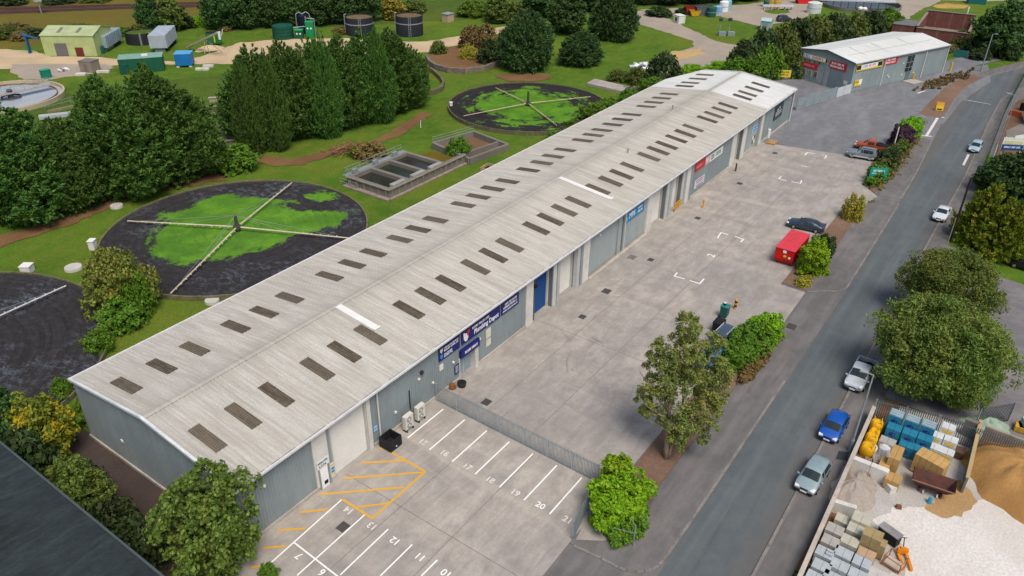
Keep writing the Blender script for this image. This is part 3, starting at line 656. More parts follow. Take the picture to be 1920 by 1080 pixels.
s=sign('small pale blue notice on the wall by the downpipe',33.95,SY,1.9,.36,.5,0,mat('#9fc6e0',.5)); scribble(s,'lettering',-.12,.12,.08,.12,INKB,seed=55)
s=sign('light blue sign with bold white letters at the middle of the building',79.85,WY+.05,4.42,4.9,1.35,0,mat('#1581b6',.45))
text_mesh('MPS',1.0,'lettering',INKW,s,(-.75,-.03,0),(rad(90),0,0),sx=.9,bold=.03); scribble(s,'lettering',.75,2.2,.26,.24,INKW,seed=61); scribble(s,'lettering',.75,2.1,-.22,.3,INKW,seed=62)
k=M(); k.box((-2.05,-.03,-.2),(.4,.012,.5)); k.build('emblem',m_plain('pale_cyan','#57b4e6'),s)
s=sign('red sign with one pale text line on the far half of the wall',99.2,SY,4.55,3.3,1.4,0,mat('#c0262c',.45)); scribble(s,'lettering',-1.2,1.2,-.05,.42,INKP,seed=70)
s=sign('small pink and white panel between the red and white signs',101.7,SY,4.45,1.35,1.4,0,mat('#dca3a6',.5)); text_mesh('W',1.1,'emblem',INKW,s,(0,-.03,0),(rad(90),0,0),bold=.03)
s=sign('long white sign with green and dark lettering',105.0,SY,4.35,4.9,1.15,0,WHITE); scribble(s,'lettering',-1.9,-.5,.18,.26,INKK,seed=80); scribble(s,'lettering',-1.9,-.5,-.2,.26,INKK,seed=81); scribble(s,'lettering',-.2,1.9,0,.6,m_plain('ink_green','#2f8f62'),seed=82)
s=sign('low white and pink notice below the red sign',99.8,SY,1.75,3.4,1.3,0,mat('#cfd2d6',.5))
for i in range(4): scribble(s,'lettering',-1.4+.35*(i%2),1.4,.45-.3*i,.18,(INKR,INKB,INKP,INKK)[i],seed=90+i)
s=sign('stack of small blue and white notices by the far entrance',122.1,WY+.2,3.45,2.2,.95,0,mat('#c6d9ee',.5))
for z in (.27,-.2): 
    k=M(); k.box((0,-.03,z),(1.9,.012,.27)); k.build('stripe',INKB,s)
s=sign('grey notice board below the blue notices',122.1,WY+.2,1.6,1.6,1.6,0,mat('#a9a9a6',.6))
for i in range(4):
    k=M(); k.box((-.35+.7*(i%2),-.03,.4-.8*(i//2)),(.5,.012,.5)); k.build('notice',DARK if i%3 else INKW,s)
s=sign('large dark square sign near the far corner of the warehouse',132.3,SY,3.8,4.3,2.5,0,mat('#2f4449',.5))
scribble(s,'lettering',-1.5,1.6,-.05,.16,INKW,seed=97); scribble(s,'lettering',-1.5,1.6,-.42,.16,INKW,seed=98); scribble(s,'lettering',-1.2,1.0,-.75,.2,mat('#8c9a9c',.6),seed=99)
blob([(-.9,.2),(-.7,.55),(-.3,.6),(-.1,.35),(-.4,.15)],mat('#b9c2c2',.6),'emblem',s); blob([(.15,.5),(.35,.8),(.7,.7),(.75,.4),(.4,.3)],mat('#b9c2c2',.6),'emblem',s)
# ------------------------------------------------------------------ dark roofed unit at the near left
def m_droof():
    t=NT('weathered_dark_roof'); st=t.noise(1.0,6,.7,t.pos((.3,1.1,1)),1.2); big=t.noise(.25,5,.6); f=t.noise(4,4,.7)
    col=t.mix(t.ramp(big,[(.35,0),(.65,1)]),lin('#2b3133'),lin('#373f41')); col=t.mix(t.ramp(st,[(.5,0),(.75,.4)]),col,lin('#566062')); col=t.mix(t.ramp(st,[(.28,.7),(.45,0)]),col,lin('#1c2427'))
    t.bsdf(t.mix(t.ramp(f,[(.3,.3),(.6,0)]),col,lin('#24282a')),.8,spec=.12); return t.mat
dk=thing('dark_roof_unit','low building with a streaked dark grey roof at the near left corner','building',(13.4,30,0))
off=(13.4,30,0); sl=.11
k=M(off); k.add([(13.4,31.0,6.0),(13.4,57.6,6.0),(3.5,57.6,6.0+sl*9.9),(3.5,31.0,6.0+sl*9.9),(13.4,31.0,5.85),(13.4,57.6,5.85),(3.5,57.6,5.85+sl*9.9),(3.5,31.0,5.85+sl*9.9)],[(0,1,2,3),(7,6,5,4),(0,4,5,1),(1,5,6,2),(2,6,7,3),(3,7,4,0)]); k.build('roof_slope',m_droof(),dk)
k=M(off); k.box((13.52,44.3,5.9),(.16,26.6,.14)); k.build('gutter',mat('#4a5456',.6),dk)
k=M(off); k.box((8.3,44.3,2.93),(9.6,26.2,5.8)); k.build('wall',CLAD,dk)
k=M(off); k.tube((13.55,47.5,.1),(13.55,47.5,5.85),.07,.07,8); k.build('downpipe',mat('#c3c7c6',.5),dk)
# ------------------------------------------------------------------ trade shop at the far end
A2=Vector((164.4,33.4,0)); L2=31.4; W2=13.8; ang=math.atan2(-12.1,29.0)
sh=thing('trade_shop','grey metal clad trade shop with pale roof and red signs on its front','shop',A2,ang)
he,hr=5.9,7.0
def wl(name,a,b,z0,z1f,m): return clad_wall(name,a,b,z0,z1f,m,.3,.04,parent=sh,off=(0,0,0))
wl('side_wall',(0,0),(L2,0),.0,he,CLAD2); wl('gable_wall',(0,W2),(0,0),.0,lambda u:he+(hr-he)*(1-abs(2*u-1)),CLAD2); wl('rear_wall',(L2,W2),(0,W2),0,he,CLAD2); wl('gable_wall',(L2,0),(L2,W2),0,lambda u:he+(hr-he)*(1-abs(2*u-1)),CLAD2)
for y0,y1,z0,z1 in ((-.2,W2/2,he,hr),(W2/2,W2+.2,hr,he)):
    k=M(); k.add([(-.2,y0,z0),(L2+.2,y0,z0),(L2+.2,y1,z1),(-.2,y1,z1),(-.2,y0,z0+.1),(L2+.2,y0,z0+.1),(L2+.2,y1,z1+.1),(-.2,y1,z1+.1)],[(4,5,6,7),(3,2,1,0),(0,1,5,4),(1,2,6,5),(2,3,7,6),(3,0,4,7)]); k.build('roof_slope',ROOFN,sh)
k=M(); 
for y in (3.4,10.3): k.bar((2,y,he+1.1*(1-abs(y/W2*2-1))+.115),(L2-2,y,he+1.1*(1-abs(y/W2*2-1))+.115),.18,.02)
for x in (6.0,13.0,22.0): k.bar((x,.6,he+.2),(x,6.5,hr+.075),.18,.02)
k.build('roof_seams',mat('#a3a7a6',.6),sh)
k=M(); k.bar((-.22,-.2,he+.02),(-.22,W2/2,hr+.02),.14,.3); k.bar((-.22,W2/2,hr+.02),(-.22,W2+.2,he+.02),.14,.3); k.build('verge_trim',mat('#59646b',.5),sh)
k=M(); k.bar((-.2,-.28,he-.02),(L2+.2,-.28,he-.02),.16,.16); k.build('gutter',GALV,sh)
for x in (9.6,23.4,31.3):
    k=M(); k.tube((x,-.13,0),(x,-.13,he),.1,.1,8); k.build('downpipe',mat('#cfd3d1',.5),sh)
k=M(); k.box((0,0,0),(3.3,.1,3.7)); o=k.build('roller_door',mat('#87959a',.5,.1),sh,loc=(-.08,3.6,1.85)); o.rotation_euler=(0,0,rad(-90))
k=M(); 
for i in range(9): k.box((0,-.06,-1.7+i*.42),(3.3,.03,.06))
k.build('slats',mat('#76838a',.5),o)
k=M(); k.box((-.06,5.9,2.0),(.08,1.1,4.0)); k.build('entrance_door',mat('#9aa3a5',.4),sh)
for y,c in ((12.9,'#7d8d94'),(11.5,'#6a6f72'),(10.0,'#8d9650'),(8.6,'#6d6160')):
    k=M(); k.box((-.08,y,1.75),(.06,1.05,1.35)); o=k.build('poster_window',mat('#b9c2c2',.5),sh); k=M(); k.box((-.12,y,1.75),(.03,.8,1.1)); k.build('poster',mat(c,.5,.3,1.5,6),o)
k=M(); k.box((18.3,-.07,3.7),(2.2,.08,3.2)); o=k.build('window',GLASS,sh); k=M()
for z in (2.9,4.0): k.box((18.3,-.13,z),(2.2,.04,.09))
k.box((18.3,-.13,3.7),(.09,.04,3.2)); k.build('glazing_bars',GALV,o)
k=M(); k.box((18.5,-.07,1.05),(1.4,.08,2.1)); k.build('side_door',mat('#5d7079',.4),sh)
for x,z in ((16.0,4.0),(16.3,1.6),(20.4,1.5),(12.0,1.7),(11.5,2.1)):
    k=M(); k.box((x,-.1,z),(.35,.08,.25)); k.build('wall_light',WHITE,sh)
k=M(); k.box((18.8,-1.5,.17),(3.4,2.6,.12)); k.build('door_step',mat('#aba79c',.8),sh)
def on_shop(x,y,z): 
    v=Matrix.Rotation(ang,3,'Z')@Vector((x,y,z))+A2; return v
def ssign(label,x,y,z,w,h,front,m,**kw):
    p=on_shop(x,y,z); return sign(label,p.x,p.y,p.z,w,h,ang+(rad(-90) if front else 0),m,**kw)
s=ssign('navy and yellow sign with a rounded white panel on the shop front',-.12,9.6,5.0,6.6,1.05,True,INKK,frame=INKY)
k=M(); k.box((0,-.034,0),(5.6,.012,.72)); k.build('panel',INKW,s); scribble(s,'lettering',-2.6,-.7,0,.5,INKB,y=-.045,seed=101,dens=.75); scribble(s,'lettering',-.5,2.6,0,.46,INKR,y=-.045,seed=102,dens=.75)
s=ssign('large red sign with two white text lines above the shop roller door',-.12,3.7,4.65,4.0,1.5,True,mat('#c02730',.45)); scribble(s,'lettering',-1.6,1.5,.32,.42,INKW,seed=103); scribble(s,'lettering',-1.8,1.7,-.3,.42,INKW,seed=104)
s=ssign('smaller red sign over the poster windows of the shop',-.12,10.4,3.2,4.0,1.15,True,mat('#c62e33',.45)); scribble(s,'lettering',-1.5,1.5,.0,.5,INKP,seed=105)
for y in (11.2,8.8):
    p=ssign('black strip sign under the rounded shop sign, %s one'%('left' if y>10 else 'right'),-.12,y,4.12,1.5,.3,True,BLACK)
    k=M(); k.box((0,-.03,0),(1.0,.012,.1)); k.build('lettering',INKY,p)
s=ssign('yellow, navy and white striped sign along the shop side wall',4.5,-.12,5.05,8.2,1.45,False,INKK,frame=INKY)
k=M(); k.box((0,-.034,.0),(5.2,.012,.9)); k.build('panel',INKW,s); scribble(s,'lettering',-2.2,-.4,0,.5,mat('#9aa6c4',.5),y=-.045,seed=110); scribble(s,'lettering',-.3,2.2,0,.5,INKP,y=-.045,seed=111)
k=M(); k.box((-3.3,-.034,.5),(1.5,.012,.3)); k.box((3.3,-.034,.5),(1.5,.012,.3)); k.box((0,-.034,-.57),(8,.012,.2)); k.build('stripe',INKY,s)
s=ssign('red sign with two white lines on the shop side wall',11.4,-.12,5.1,4.3,1.35,False,mat('#c9333a',.45)); scribble(s,'lettering',-1.3,1.5,.28,.36,INKW,seed=112); scribble(s,'lettering',-1.6,1.6,-.28,.36,INKW,seed=113)
s=ssign('low yellow and white notice near the shop corner',2.1,-.12,1.9,2.2,1.3,False,INKY); k=M(); k.box((.6,-.034,.1),(.9,.012,.95)); k.build('panel',INKW,s); scribble(s,'lettering',-.9,.1,.2,.25,INKK,seed=115)
s=ssign('small white round notice on the shop front by the roller door',-.12,1.2,1.8,.8,.8,True,WHITE); k=M(); k.box((0,-.034,-.2),(.5,.012,.2)); k.build('lettering',INKP,s)
# ------------------------------------------------------------------ foliage
def foliage(name,prof,h,r,nclump,per,ls,mt,asp=.6,clr=.28,z0=0.0,up=.35,lob=.28,seed=1,shell=.55,conifer=False,sq=(1,1),flat=.0,parent=None,noisek=3.0,droop=0.0,core=.18):
    """crown: clumps of leaf-shaped faces spread through the outer part of a lobed volume"""
    g=np.random.default_rng(seed)
    ts=np.linspace(0,1,64); pr=np.array([prof(t) for t in ts]); w=np.maximum(pr,.02); cdf=np.cumsum(w);cdf/=cdf[-1]
    t=np.interp(g.random(nclump),cdf,ts); th=g.random(nclump)*2*np.pi
    ph=g.random(6)*6.28
    lobe=1+lob*(np.sin(th*2+ph[0]+t*3)*.4+np.sin(th*3+ph[1]-t*5)*.35+np.sin(th*5+ph[2]+t*7)*.25)+lob*.5*(g.random(nclump)-.5)
    q=np.sqrt(g.uniform(shell**2,1,nclump)); inner=g.random(nclump)<core; q[inner]=g.uniform(.1,.6,inner.sum())
    rr=np.interp(t,ts,pr)*r*lobe*q
    C=np.c_[rr*np.cos(th)*sq[0],rr*np.sin(th)*sq[1],z0+t*h*(1+.06*np.sin(th*2+ph[3]))]
    dp=np.gradient(pr,ts)*r/h; nz=np.interp(t,ts,-dp); 
    A=np.c_[np.cos(th),np.sin(th),np.clip(nz,-.8,2)+up]; A/=np.linalg.norm(A,axis=1)[:,None]
    cr=r*clr*g.uniform(.6,1.25,nclump)*(np.interp(t,ts,np.maximum(pr,.25)) if conifer else 1)
    N=nclump*per; idx=np.repeat(np.arange(nclump),per)
    d=g.normal(size=(N,3)); d/=np.linalg.norm(d,axis=1)[:,None]; a=A[idx]
    if conifer:
        s=g.random(N); P=C[idx]+a*(cr[idx]*(s*1.9-.5))[:,None]+d*(cr[idx]*(.55*(1-s)+.08))[:,None]
        P[:,2]-=droop*s*cr[idx]
        tn=a+.75*d; n=np.cross(tn,g.normal(size=(N,3)))+.5*a
    else:
        d=d+.55*a; d/=np.linalg.norm(d,axis=1)[:,None]
        P=C[idx]+d*(cr[idx]*g.random(N)**.45)[:,None]*np.array([1,1,.8])
        n=d*.7+g.normal(size=(N,3))*.55+np.array([0,0,.45]); tn=np.cross(n,g.normal(size=(N,3)))
    n/=np.linalg.norm(n,axis=1)[:,None]; tn=tn-n*(tn*n).sum(1)[:,None]; tn/=np.linalg.norm(tn,axis=1)[:,None]; b=np.cross(n,tn)
    s=(ls*g.uniform(.55,1.3,N))[:,None]
    P[:,2]=np.maximum(P[:,2],.05)
    V=np.stack([P+tn*s,P+b*s*asp,P-tn*s,P-b*s*asp],1).reshape(-1,3)
    me=bpy.data.meshes.new(name); me.vertices.add(4*N); me.vertices.foreach_set('co',V.astype(np.float32).ravel())
    me.loops.add(4*N); me.loops.foreach_set('vertex_index',np.arange(4*N,dtype=np.int32))
    me.polygons.add(N); me.polygons.foreach_set('loop_start',np.arange(0,4*N,4,dtype=np.int32)); me.polygons.foreach_set('loop_total',np.full(N,4,dtype=np.int32))
    me.materials.append(mt); me.update(calc_edges=True)
    o=bpy.data.objects.new(name,me); COL.objects.link(o)
    if parent: o.parent=parent
    return o
def P_round(t): return math.sqrt(max(0,1-(2*t-1)**2))**.8
def P_egg(t): return (math.sin(math.pi*min(1,t*.86+.10))**.75)*(1-.25*t)
def P_cyp(t): return (.66+.34*min(1,t/.18)) * max(.0,(1-max(0,(t-.22)/.78)**1.9))**.74 *.98+.02
def P_cone(t): return max(0,min(1,t/.12))*.2+.8*(1-t)**.75*min(1,.5+t*4)
def P_hedge(t): return 1.0 if t<.8 else math.sqrt(max(0,1-((t-.8)/.2)**2))*.25+.75
def P_bush(t): return math.sqrt(max(0,1-t**2.2))*(.8+.2*min(1,t*4))
def P_tall(t): return (.35+.65*min(1,t/.3))*(1-max(0,(t-.55)/.45)**1.8*.72)*(.9+.1*math.sin(t*17))
def trunk(p,h,r,parent,m=None,limbs=5,seed=3,lean=(0,0),spread=.35,z0=0):
    g=random.Random(seed); k=M(); pts=[];rs=[]
    for i in range(5):
        u=i/4; pts.append((p[0]+lean[0]*u*h+g.uniform(-.04,.04)*h*u,p[1]+lean[1]*u*h+g.uniform(-.04,.04)*h*u,z0+u*h)); rs.append(r*(1.15-u*.8))
    k.path(pts,rs,8)
    for i in range(limbs):
        u=.35+.5*i/limbs; b=Vector(pts[int(u*4)]).lerp(Vector(pts[min(4,int(u*4)+1)]),u*4%1); a=g.random()*6.28; L=h*spread*(1.1-u*.6)
        m1=b+Vector((math.cos(a)*L*.5,math.sin(a)*L*.5,L*.45)); e=b+Vector((math.cos(a)*L,math.sin(a)*L,L*.95))
        k.path([b,m1,e],[r*.45,r*.3,r*.1],6)
    return k.build('trunk',m or TRUNK,parent,smooth=True)
TREES={}
def tree_proto(key,label,cat='tree',name='tree',group=None,make=None,loc=(0,0,0)):
    t=thing(name,label,cat,loc,0,group); make(t); TREES[key]=t; return t
def place_tree(key,label,px,py,ty,wpx_,first=[],rot=None,group=None,sy=None,zbase=0.0,world=None):
    """copy of a prototype scaled to the height and spread measured at its base"""
    B=Vector((*world,0)) if world else at(px,py)
    h=zat(B,ty) if ty is not None else None
    key,ph,pr_=key
    t=TREES[key]
    if t.get('_used'): t=copy_tree(t)
    else: t['_used']=1
    r=wpx(B,wpx_)/2*.9
    t.location=(B.x,B.y,zbase); t.rotation_euler=(0,0,rot if rot is not None else rnd.random()*6.28)
    t.scale=(r/pr_,r/pr_,(h if h else r)/ph)
    tag(t,label,t['category'],group or t.get('group')); 
    return t
def mk(key,label,name,mt,prof,h,r,ncl,per,ls,tr=(.5,.25),m=None,cat='tree',z0f=.12,**kw):
    def make(t):
        if tr: trunk((0,0),h*tr[0],r*.0+tr[1],t,m,seed=hash(key)%97 if False else len(key)*7+len(TREES))
        foliage('crown',prof,h*(1-z0f),r,ncl,per,ls,mt,z0=h*z0f,parent=t,seed=len(TREES)+5,**kw)
    tree_proto(key,label,cat,name,None,make); return (key,h,r)
con=[mk('con%d'%i,'dense cypress','cypress_tree',LF_CON,P_cyp,16,5.6,1700,30,.30,(.7,.35),asp=.30,clr=.17,conifer=True,z0f=.01,up=1.0,lob=.38,shell=.66,core=.12,droop=.15) for i in range(4)]
spruce=mk('spruce','dark conifer','conifer_tree',LF_CON2,P_cyp,13,6,1100,22,.4,(.7,.3),asp=.32,clr=.17,conifer=True,z0f=.02,up=.5,lob=.25,shell=.7,core=.1,droop=.4)
wood=[mk('wood%d'%i,'woodland tree','woodland_tree',LF_WOOD,P_egg,12,5.5,260,36,.4,(.55,.3),clr=.26,z0f=.08,lob=.35) for i in range(3)]
olive=mk('olive','olive tree','broadleaf_tree',LF_OLIVE,P_egg,9,3.6,150,26,.42,(.5,.2),clr=.3,z0f=.06)
yelt=mk('yelt','yellow tree','broadleaf_tree',LF_SAND,P_round,7,3.2,120,24,.4,(.4,.18),clr=.32,z0f=.05)
bigt=[mk('big%d'%i,'big tree','broadleaf_tree',LF_BIG,P_round,8.5,5.2,900,58,.15,(.5,.3),clr=.17,z0f=.12,lob=.36,shell=.55,asp=.45,core=.12) for i in range(2)]
gold=[mk('gold%d'%i,'golden conifer','golden_conifer',LF_GOLD,P_cone,7.6,3.6,420,24,.3,(.7,.2),asp=.35,clr=.17,conifer=True,z0f=.01,up=.6,lob=.35,shell=.65,droop=.2) for i in range(2)]
mapl=[mk('map0','maple','maple_tree',LF_MAPLE,P_egg,10.5,4.2,430,40,.19,(.6,.2),asp=.7,clr=.17,z0f=.1,lob=.55,shell=.45)]
mapy=mk('mapy','yellow maple','maple_tree',LF_YEL,P_egg,7.2,3.0,220,36,.2,(.6,.16),asp=.7,clr=.24,z0f=.08,lob=.4)
def leaders(t,mt,h,r,seed):
    g=random.Random(seed)
    for i in range(5):
        a=g.random()*6.28; q=r*.42*math.sqrt(g.random()); hh=g.uniform(2.4,4.2); o=foliage('leader_shoot',P_cone,hh,.75,46,22,.22,mt,asp=.3,clr=.3,conifer=True,up=1.5,lob=.3,shell=.4,parent=t,seed=seed*9+i)
        o.location=(q*math.cos(a),q*math.sin(a),h*(.97-.16*(q/(r*.42))**1.0)-hh*.62)
for i in range(4): leaders(TREES['con%d'%i],LF_CON,16,5.6,i+3)
for i in range(2): leaders(TREES['gold%d'%i],LF_GOLD,7.4,2.4,i+30)
def mk_bush(key,mt,prof,h,r,ncl,per,ls,**kw):
    o=foliage('bush',prof,h,r,ncl,per,ls,mt,seed=len(TREES)+31,**kw); tag(o,'bush','bush'); TREES[key]=o; return (key,h,r)
bush=mk_bush('bush',LF_DK,P_bush,3,2.4,110,26,.24,clr=.3)
bushg=mk_bush('bushg',LF_HEDGE,P_bush,3,2.4,130,28,.2,clr=.28)
busho=mk_bush('busho',LF_OLIVE,P_bush,3,2.4,130,28,.2,clr=.28)
busho2=mk_bush('busho2',LF_OCH,P_bush,3,2.4,260,34,.13,clr=.22)
bushb=mk_bush('bushb',LF_BRN,P_bush,3,2.4,110,26,.24,clr=.3)
bushl=mk_bush('bushl',LF_LIME,P_bush,3,2.4,170,34,.14,clr=.24)
bushp=mk_bush('bushp',LF_PUR,P_bush,3,2.4,110,26,.2,clr=.28)
bushs=mk_bush('bushs',LF_SAND,P_bush,3,2.4,130,28,.17,clr=.28)
# --- cypress belt, left group and right group
GL='cypresses in the belt beside the filter beds'
for (px,py,ty,w,i,lb) in [(45,430,200,190,0,'dark cypress at the left edge of the photo, nearest of the left clump'),(150,402,222,120,1,'shorter cypress wedged between two bigger ones in the left clump'),(232,388,148,175,2,'broad cypress in the middle of the left clump'),(318,362,128,175,3,'tallest cypress of the left clump, behind the largest filter bed'),(380,335,205,85,1,'narrow lower cypress at the right end of the left clump'),
   (492,282,92,128,0,'first broad cypress right of the gap in the belt'),(548,272,80,112,2,'cypress second from the gap, with a forked top'),(596,262,78,108,3,'cypress in the middle of the right clump behind the log pile'),(645,248,70,112,1,'cypress right of the log pile in the right clump'),(692,236,62,108,0,'cypress below the left round black tank'),(738,222,58,104,2,'cypress standing right below the right round black tank'),(770,205,88,72,3,'lower cypress at the right end of the belt, next to the stone ring')]:
    place_tree(con[i],lb,px,py-w*.17,ty,w*1.1,group=GL)
for (x,y,ty,lb) in [(475,284,118,'spindly leading shoot cypress at the front left of the right clump'),(520,280,98,'thin pointed cypress in the front of the right clump'),(620,255,66,'thin pointed cypress between the log pile and the black tanks'),(715,228,52,'thin pointed cypress between the two black tanks')]:
    place_tree(con[(x//7)%4],lb,x,y,ty,60,group=GL)
# --- middle trees
place_tree(spruce,'big dark conifer on bare brown soil in front of the stone planting ring',987,128,20,100)
place_tree(spruce,'low round conifer standing alone on the lawn',1087,118,58,86)
place_tree(spruce,'tall dark conifer at the right end of the lawn trees',1146,72,-38,92)
place_tree(wood[0],'broad green tree behind the low round conifer',1062,60,-12,90)
place_tree(olive,'pale yellow green tree peeping over the big conifer',968,62,6,46)
place_tree(olive,'olive brown tree left of the pale green one by the track',935,42,-6,60)
place_tree(yelt,'small yellow tree between the two round black tanks',738,36,-2,46)
for (x,y,ty,w,k,lb) in [(822,100,78,34,busho,'olive shrub at the left end of the stone ring'),(852,98,66,46,bushb,'brown shrub inside the stone ring'),(886,90,52,52,bushb,'tall rusty shrub inside the stone ring'),(912,80,48,40,bushb,'rusty brown shrub by the track above the stone ring'),(880,110,86,40,bushs,'low ochre shrub against the stone ring wall'),(918,118,78,46,bush,'dark shrub at the right end of the stone ring'),(948,118,60,40,bush,'dark shrub pressed against the big conifer')]: place_tree(k,lb,x,y,ty,w)
# --- wood along the top
for i,(x,y,ty,w,lb) in enumerate([(283,58,-12,58,'dark tree by the railway, left of a paler one'),(415,54,-20,70,'woodland tree above the sloping conveyor'),(460,52,-25,74,'woodland tree left of the green tank compound'),(506,50,-22,70,'woodland tree behind the dark green tank'),(552,47,-28,74,'woodland tree behind the black filter vessel'),(600,45,-25,74,'woodland tree right of the green cabinets'),(645,43,-22,66,'woodland tree behind the left round black tank'),(688,40,-28,60,'woodland tree at the right end of the dark wood'),(1010,30,-30,80,'dark tree behind the olive brown tree'),(1205,8,-50,60,'dark tree at the corner of the gravel track'),(1250,8,-50,70,'dark tree with a bare pale trunk by the gravel track'),(1300,6,-50,70,'dark tree above the skips and bins'),(1350,4,-50,70,'dark tree above the gravel loop'),(1400,0,-50,70,'dark tree at the far end of the gravel loop'),(1110,20,-40,70,'dark tree behind the tall dark conifer')]): place_tree(wood[i%3],lb,x,y,ty,w,group='trees of the far wood')
place_tree(olive,'paler green tree by the railway, right of a dark one',325,58,-2,58)
for (x,y,ty,w,k,lb) in [(374,50,30,26,bushl,'bright yellow green bush below the far wood'),(350,52,32,40,bush,'dark bush beside the paler railway tree'),(775,22,2,60,busho,'olive thicket right of the round black tanks'),(830,30,6,90,bushg,'green thicket behind the far lawn'),(890,28,4,80,bushg,'green thicket left of the olive brown tree'),(715,20,0,40,busho,'olive thicket behind the small yellow tree'),(640,62,50,34,bushb,'brown bush left of the round black tanks'),(425,58,50,20,bushb,'brown bush beside the sloping conveyor'),(262,72,48,44,busho,'weeds growing out of the old black tank'),(1235,30,14,50,bush,'scrub inside the bend of the gravel track'),(1280,26,16,30,bush,'small scrub patch by the gravel track')]: place_tree(k,lb,x,y,ty,w)
# --- hedge of bushes behind the shop, and along the warehouse
HB=[(1392,142,82,66,'0'),(1425,134,62,70,'0'),(1460,122,52,70,'1'),(1440,146,92,60,'2'),(1490,110,42,72,'0'),(1412,152,104,50,'2'),(1525,100,36,70,'1'),(1560,90,32,70,'0'),(1595,84,28,66,'1'),(1628,76,26,64,'0'),(1660,66,18,60,'2'),(1480,142,86,60,'1'),(1690,60,34,40,'2'),(1375,148,110,54,'2')]
for i,(x,y,ty,w,k) in enumerate(HB): place_tree((bush,busho,bushg)[int(k)],('%s bush of the hedge behind the shop, %s'%(('dark','olive','green')[int(k)],['over the yellow banner','nearest the gravel track','left of the shop front','at the low near end','by the pale blue roofed hut','beside the warehouse end','above the shop gable','above the roof corner','above the middle of the shop roof','below the round settling tank','below the gravel lane','touching the shop front','at the brick ruin end','next to the warehouse roof tip'][i]))
 ,x,y,ty,w,group='bushes of the hedge behind the shop')
for (x,y,ty,w,k,lb) in [(1242,158,106,72,bush,'round dark bush behind the far end of the warehouse'),(1195,156,128,50,busho,'olive bush on the overgrown concrete base'),(1158,150,132,44,busho,'small olive bush at the edge of the overgrown base'),(1300,140,122,60,bushl,'bright green bush between gravel track and warehouse'),(1345,138,116,56,bushl,'bright green bush by the yellow banner fence'),(1218,172,146,50,bushg,'green bush against the rear wall of the warehouse'),(1180,190,168,44,bushg,'low green bush under the rear eaves near the overgrown base'),(1110,225,196,60,bushg,'dark green bush at the right rim of the far filter bed'),(1140,206,184,44,bushg,'green bush between far filter bed and warehouse roof'),(1080,250,226,50,bushg,'green bush below the far filter bed'),(1040,268,246,40,bushg,'low ivy bush by the rear eaves'),(860,292,258,48,bushg,'leafy bush growing between the two concrete tanks'),(445,318,272,86,bushg,'light green bush at the end of the left cypress clump'),(232,575,474,134,busho2,'round ochre green bush between two filter beds'),(268,590,520,60,bushg,'green undergrowth right of the ochre bush'),(230,612,570,90,bushg,'green undergrowth below the ochre bush'),(190,655,620,60,bushg,'low green weeds by the near filter bed rim')]: place_tree(k,lb,x,y,ty,w)
# ivy fringe along the rear wall
o=foliage('ivy_fringe',P_hedge,1.3,1,520,26,.22,LF_HEDGE,seed=77,sq=(54,1.0),clr=.7,lob=.9,core=.3); o.location=(75,59.6,0); tag(o,kind='stuff')
o=foliage('weeds',P_hedge,.7,1,300,24,.2,LF_HEDGE,seed=78,sq=(12,2.6),clr=.7,lob=.9,core=.3); o.location=(29,61.5,0); tag(o,kind='stuff')
for (x,y,ty,w,k,lb) in [(15,70,52,70,busho,'scrubby bush at the left edge below the railway bank'),(60,68,54,50,bush,'dark scrub left of the lime shed'),(40,74,60,40,bushb,'brown scrub below the railway bank'),(235,66,52,40,bushg,'green scrub behind the grey box trailer'),(20,8,-6,60,bush,'dark bush at the top left corner beyond the railway'),(110,4,-8,70,bush,'dark bush beyond the railway right of the signal'),(180,2,-8,60,busho,'olive bush beyond the railway'),(150,60,46,60,busho,'olive scrub behind the lime shed'),(30,60,44,60,bushb,'tall dry weeds on the railway bank at the left edge')]: place_tree(k,lb,x,y,ty,w)
# --- far right
place_tree(wood[1],'large dark tree beside the road bend, left of its neighbour',1862,104,8,100,group='big roadside trees'); place_tree(wood[2],'large dark tree at the right edge above the road bend',1912,92,-6,90,group='big roadside trees')
for (x,y,ty,w,k,lb) in [(1800,86,58,46,busho,'straggly bush in front of the brick ruin'),(1822,100,74,40,bush,'dark bush below the large roadside tree'),(1890,112,84,40,bush,'dark undergrowth right of the roadside trunk'),(1836,112,92,40,bush,'dark undergrowth under the roadside tree'),(1782,98,84,26,bushb,'brown bush behind the shop roof corner')]: place_tree(k,lb,x,y,ty,w)
# --- right of the road
place_tree(gold[0],'yellow green conifer nearest the road with the lamp post before it',1828,455,350,112); place_tree(gold[1],'yellow green conifer with golden tips, right of its neighbour',1872,482,382,104)
place_tree(wood[0],'dark tree at the right edge behind the golden conifers',1905,395,285,110); place_tree(wood[1],'dark tree behind the golden conifers, below the blue sign',1862,362,292,80); place_tree(wood[2],'dark tree at the right edge right of the golden tips',1925,450,370,80)
for (x,y,ty,w,lb) in [(1845,345,322,40,'dark bush under the blue sign'),(1890,330,300,60,'dark bush below the estate board')]: place_tree(bush,lb,x,y,ty,w)
place_tree(bigt[0],'large round olive tree by the road, the farther of two',1762,600,482,166); place_tree(bigt[1],'largest olive tree overhanging the silver pickup',1738,735,585,226)
place_tree(bigt[1],'lower right crown of the roadside olive trees above the steel fence',1775,760,640,130)
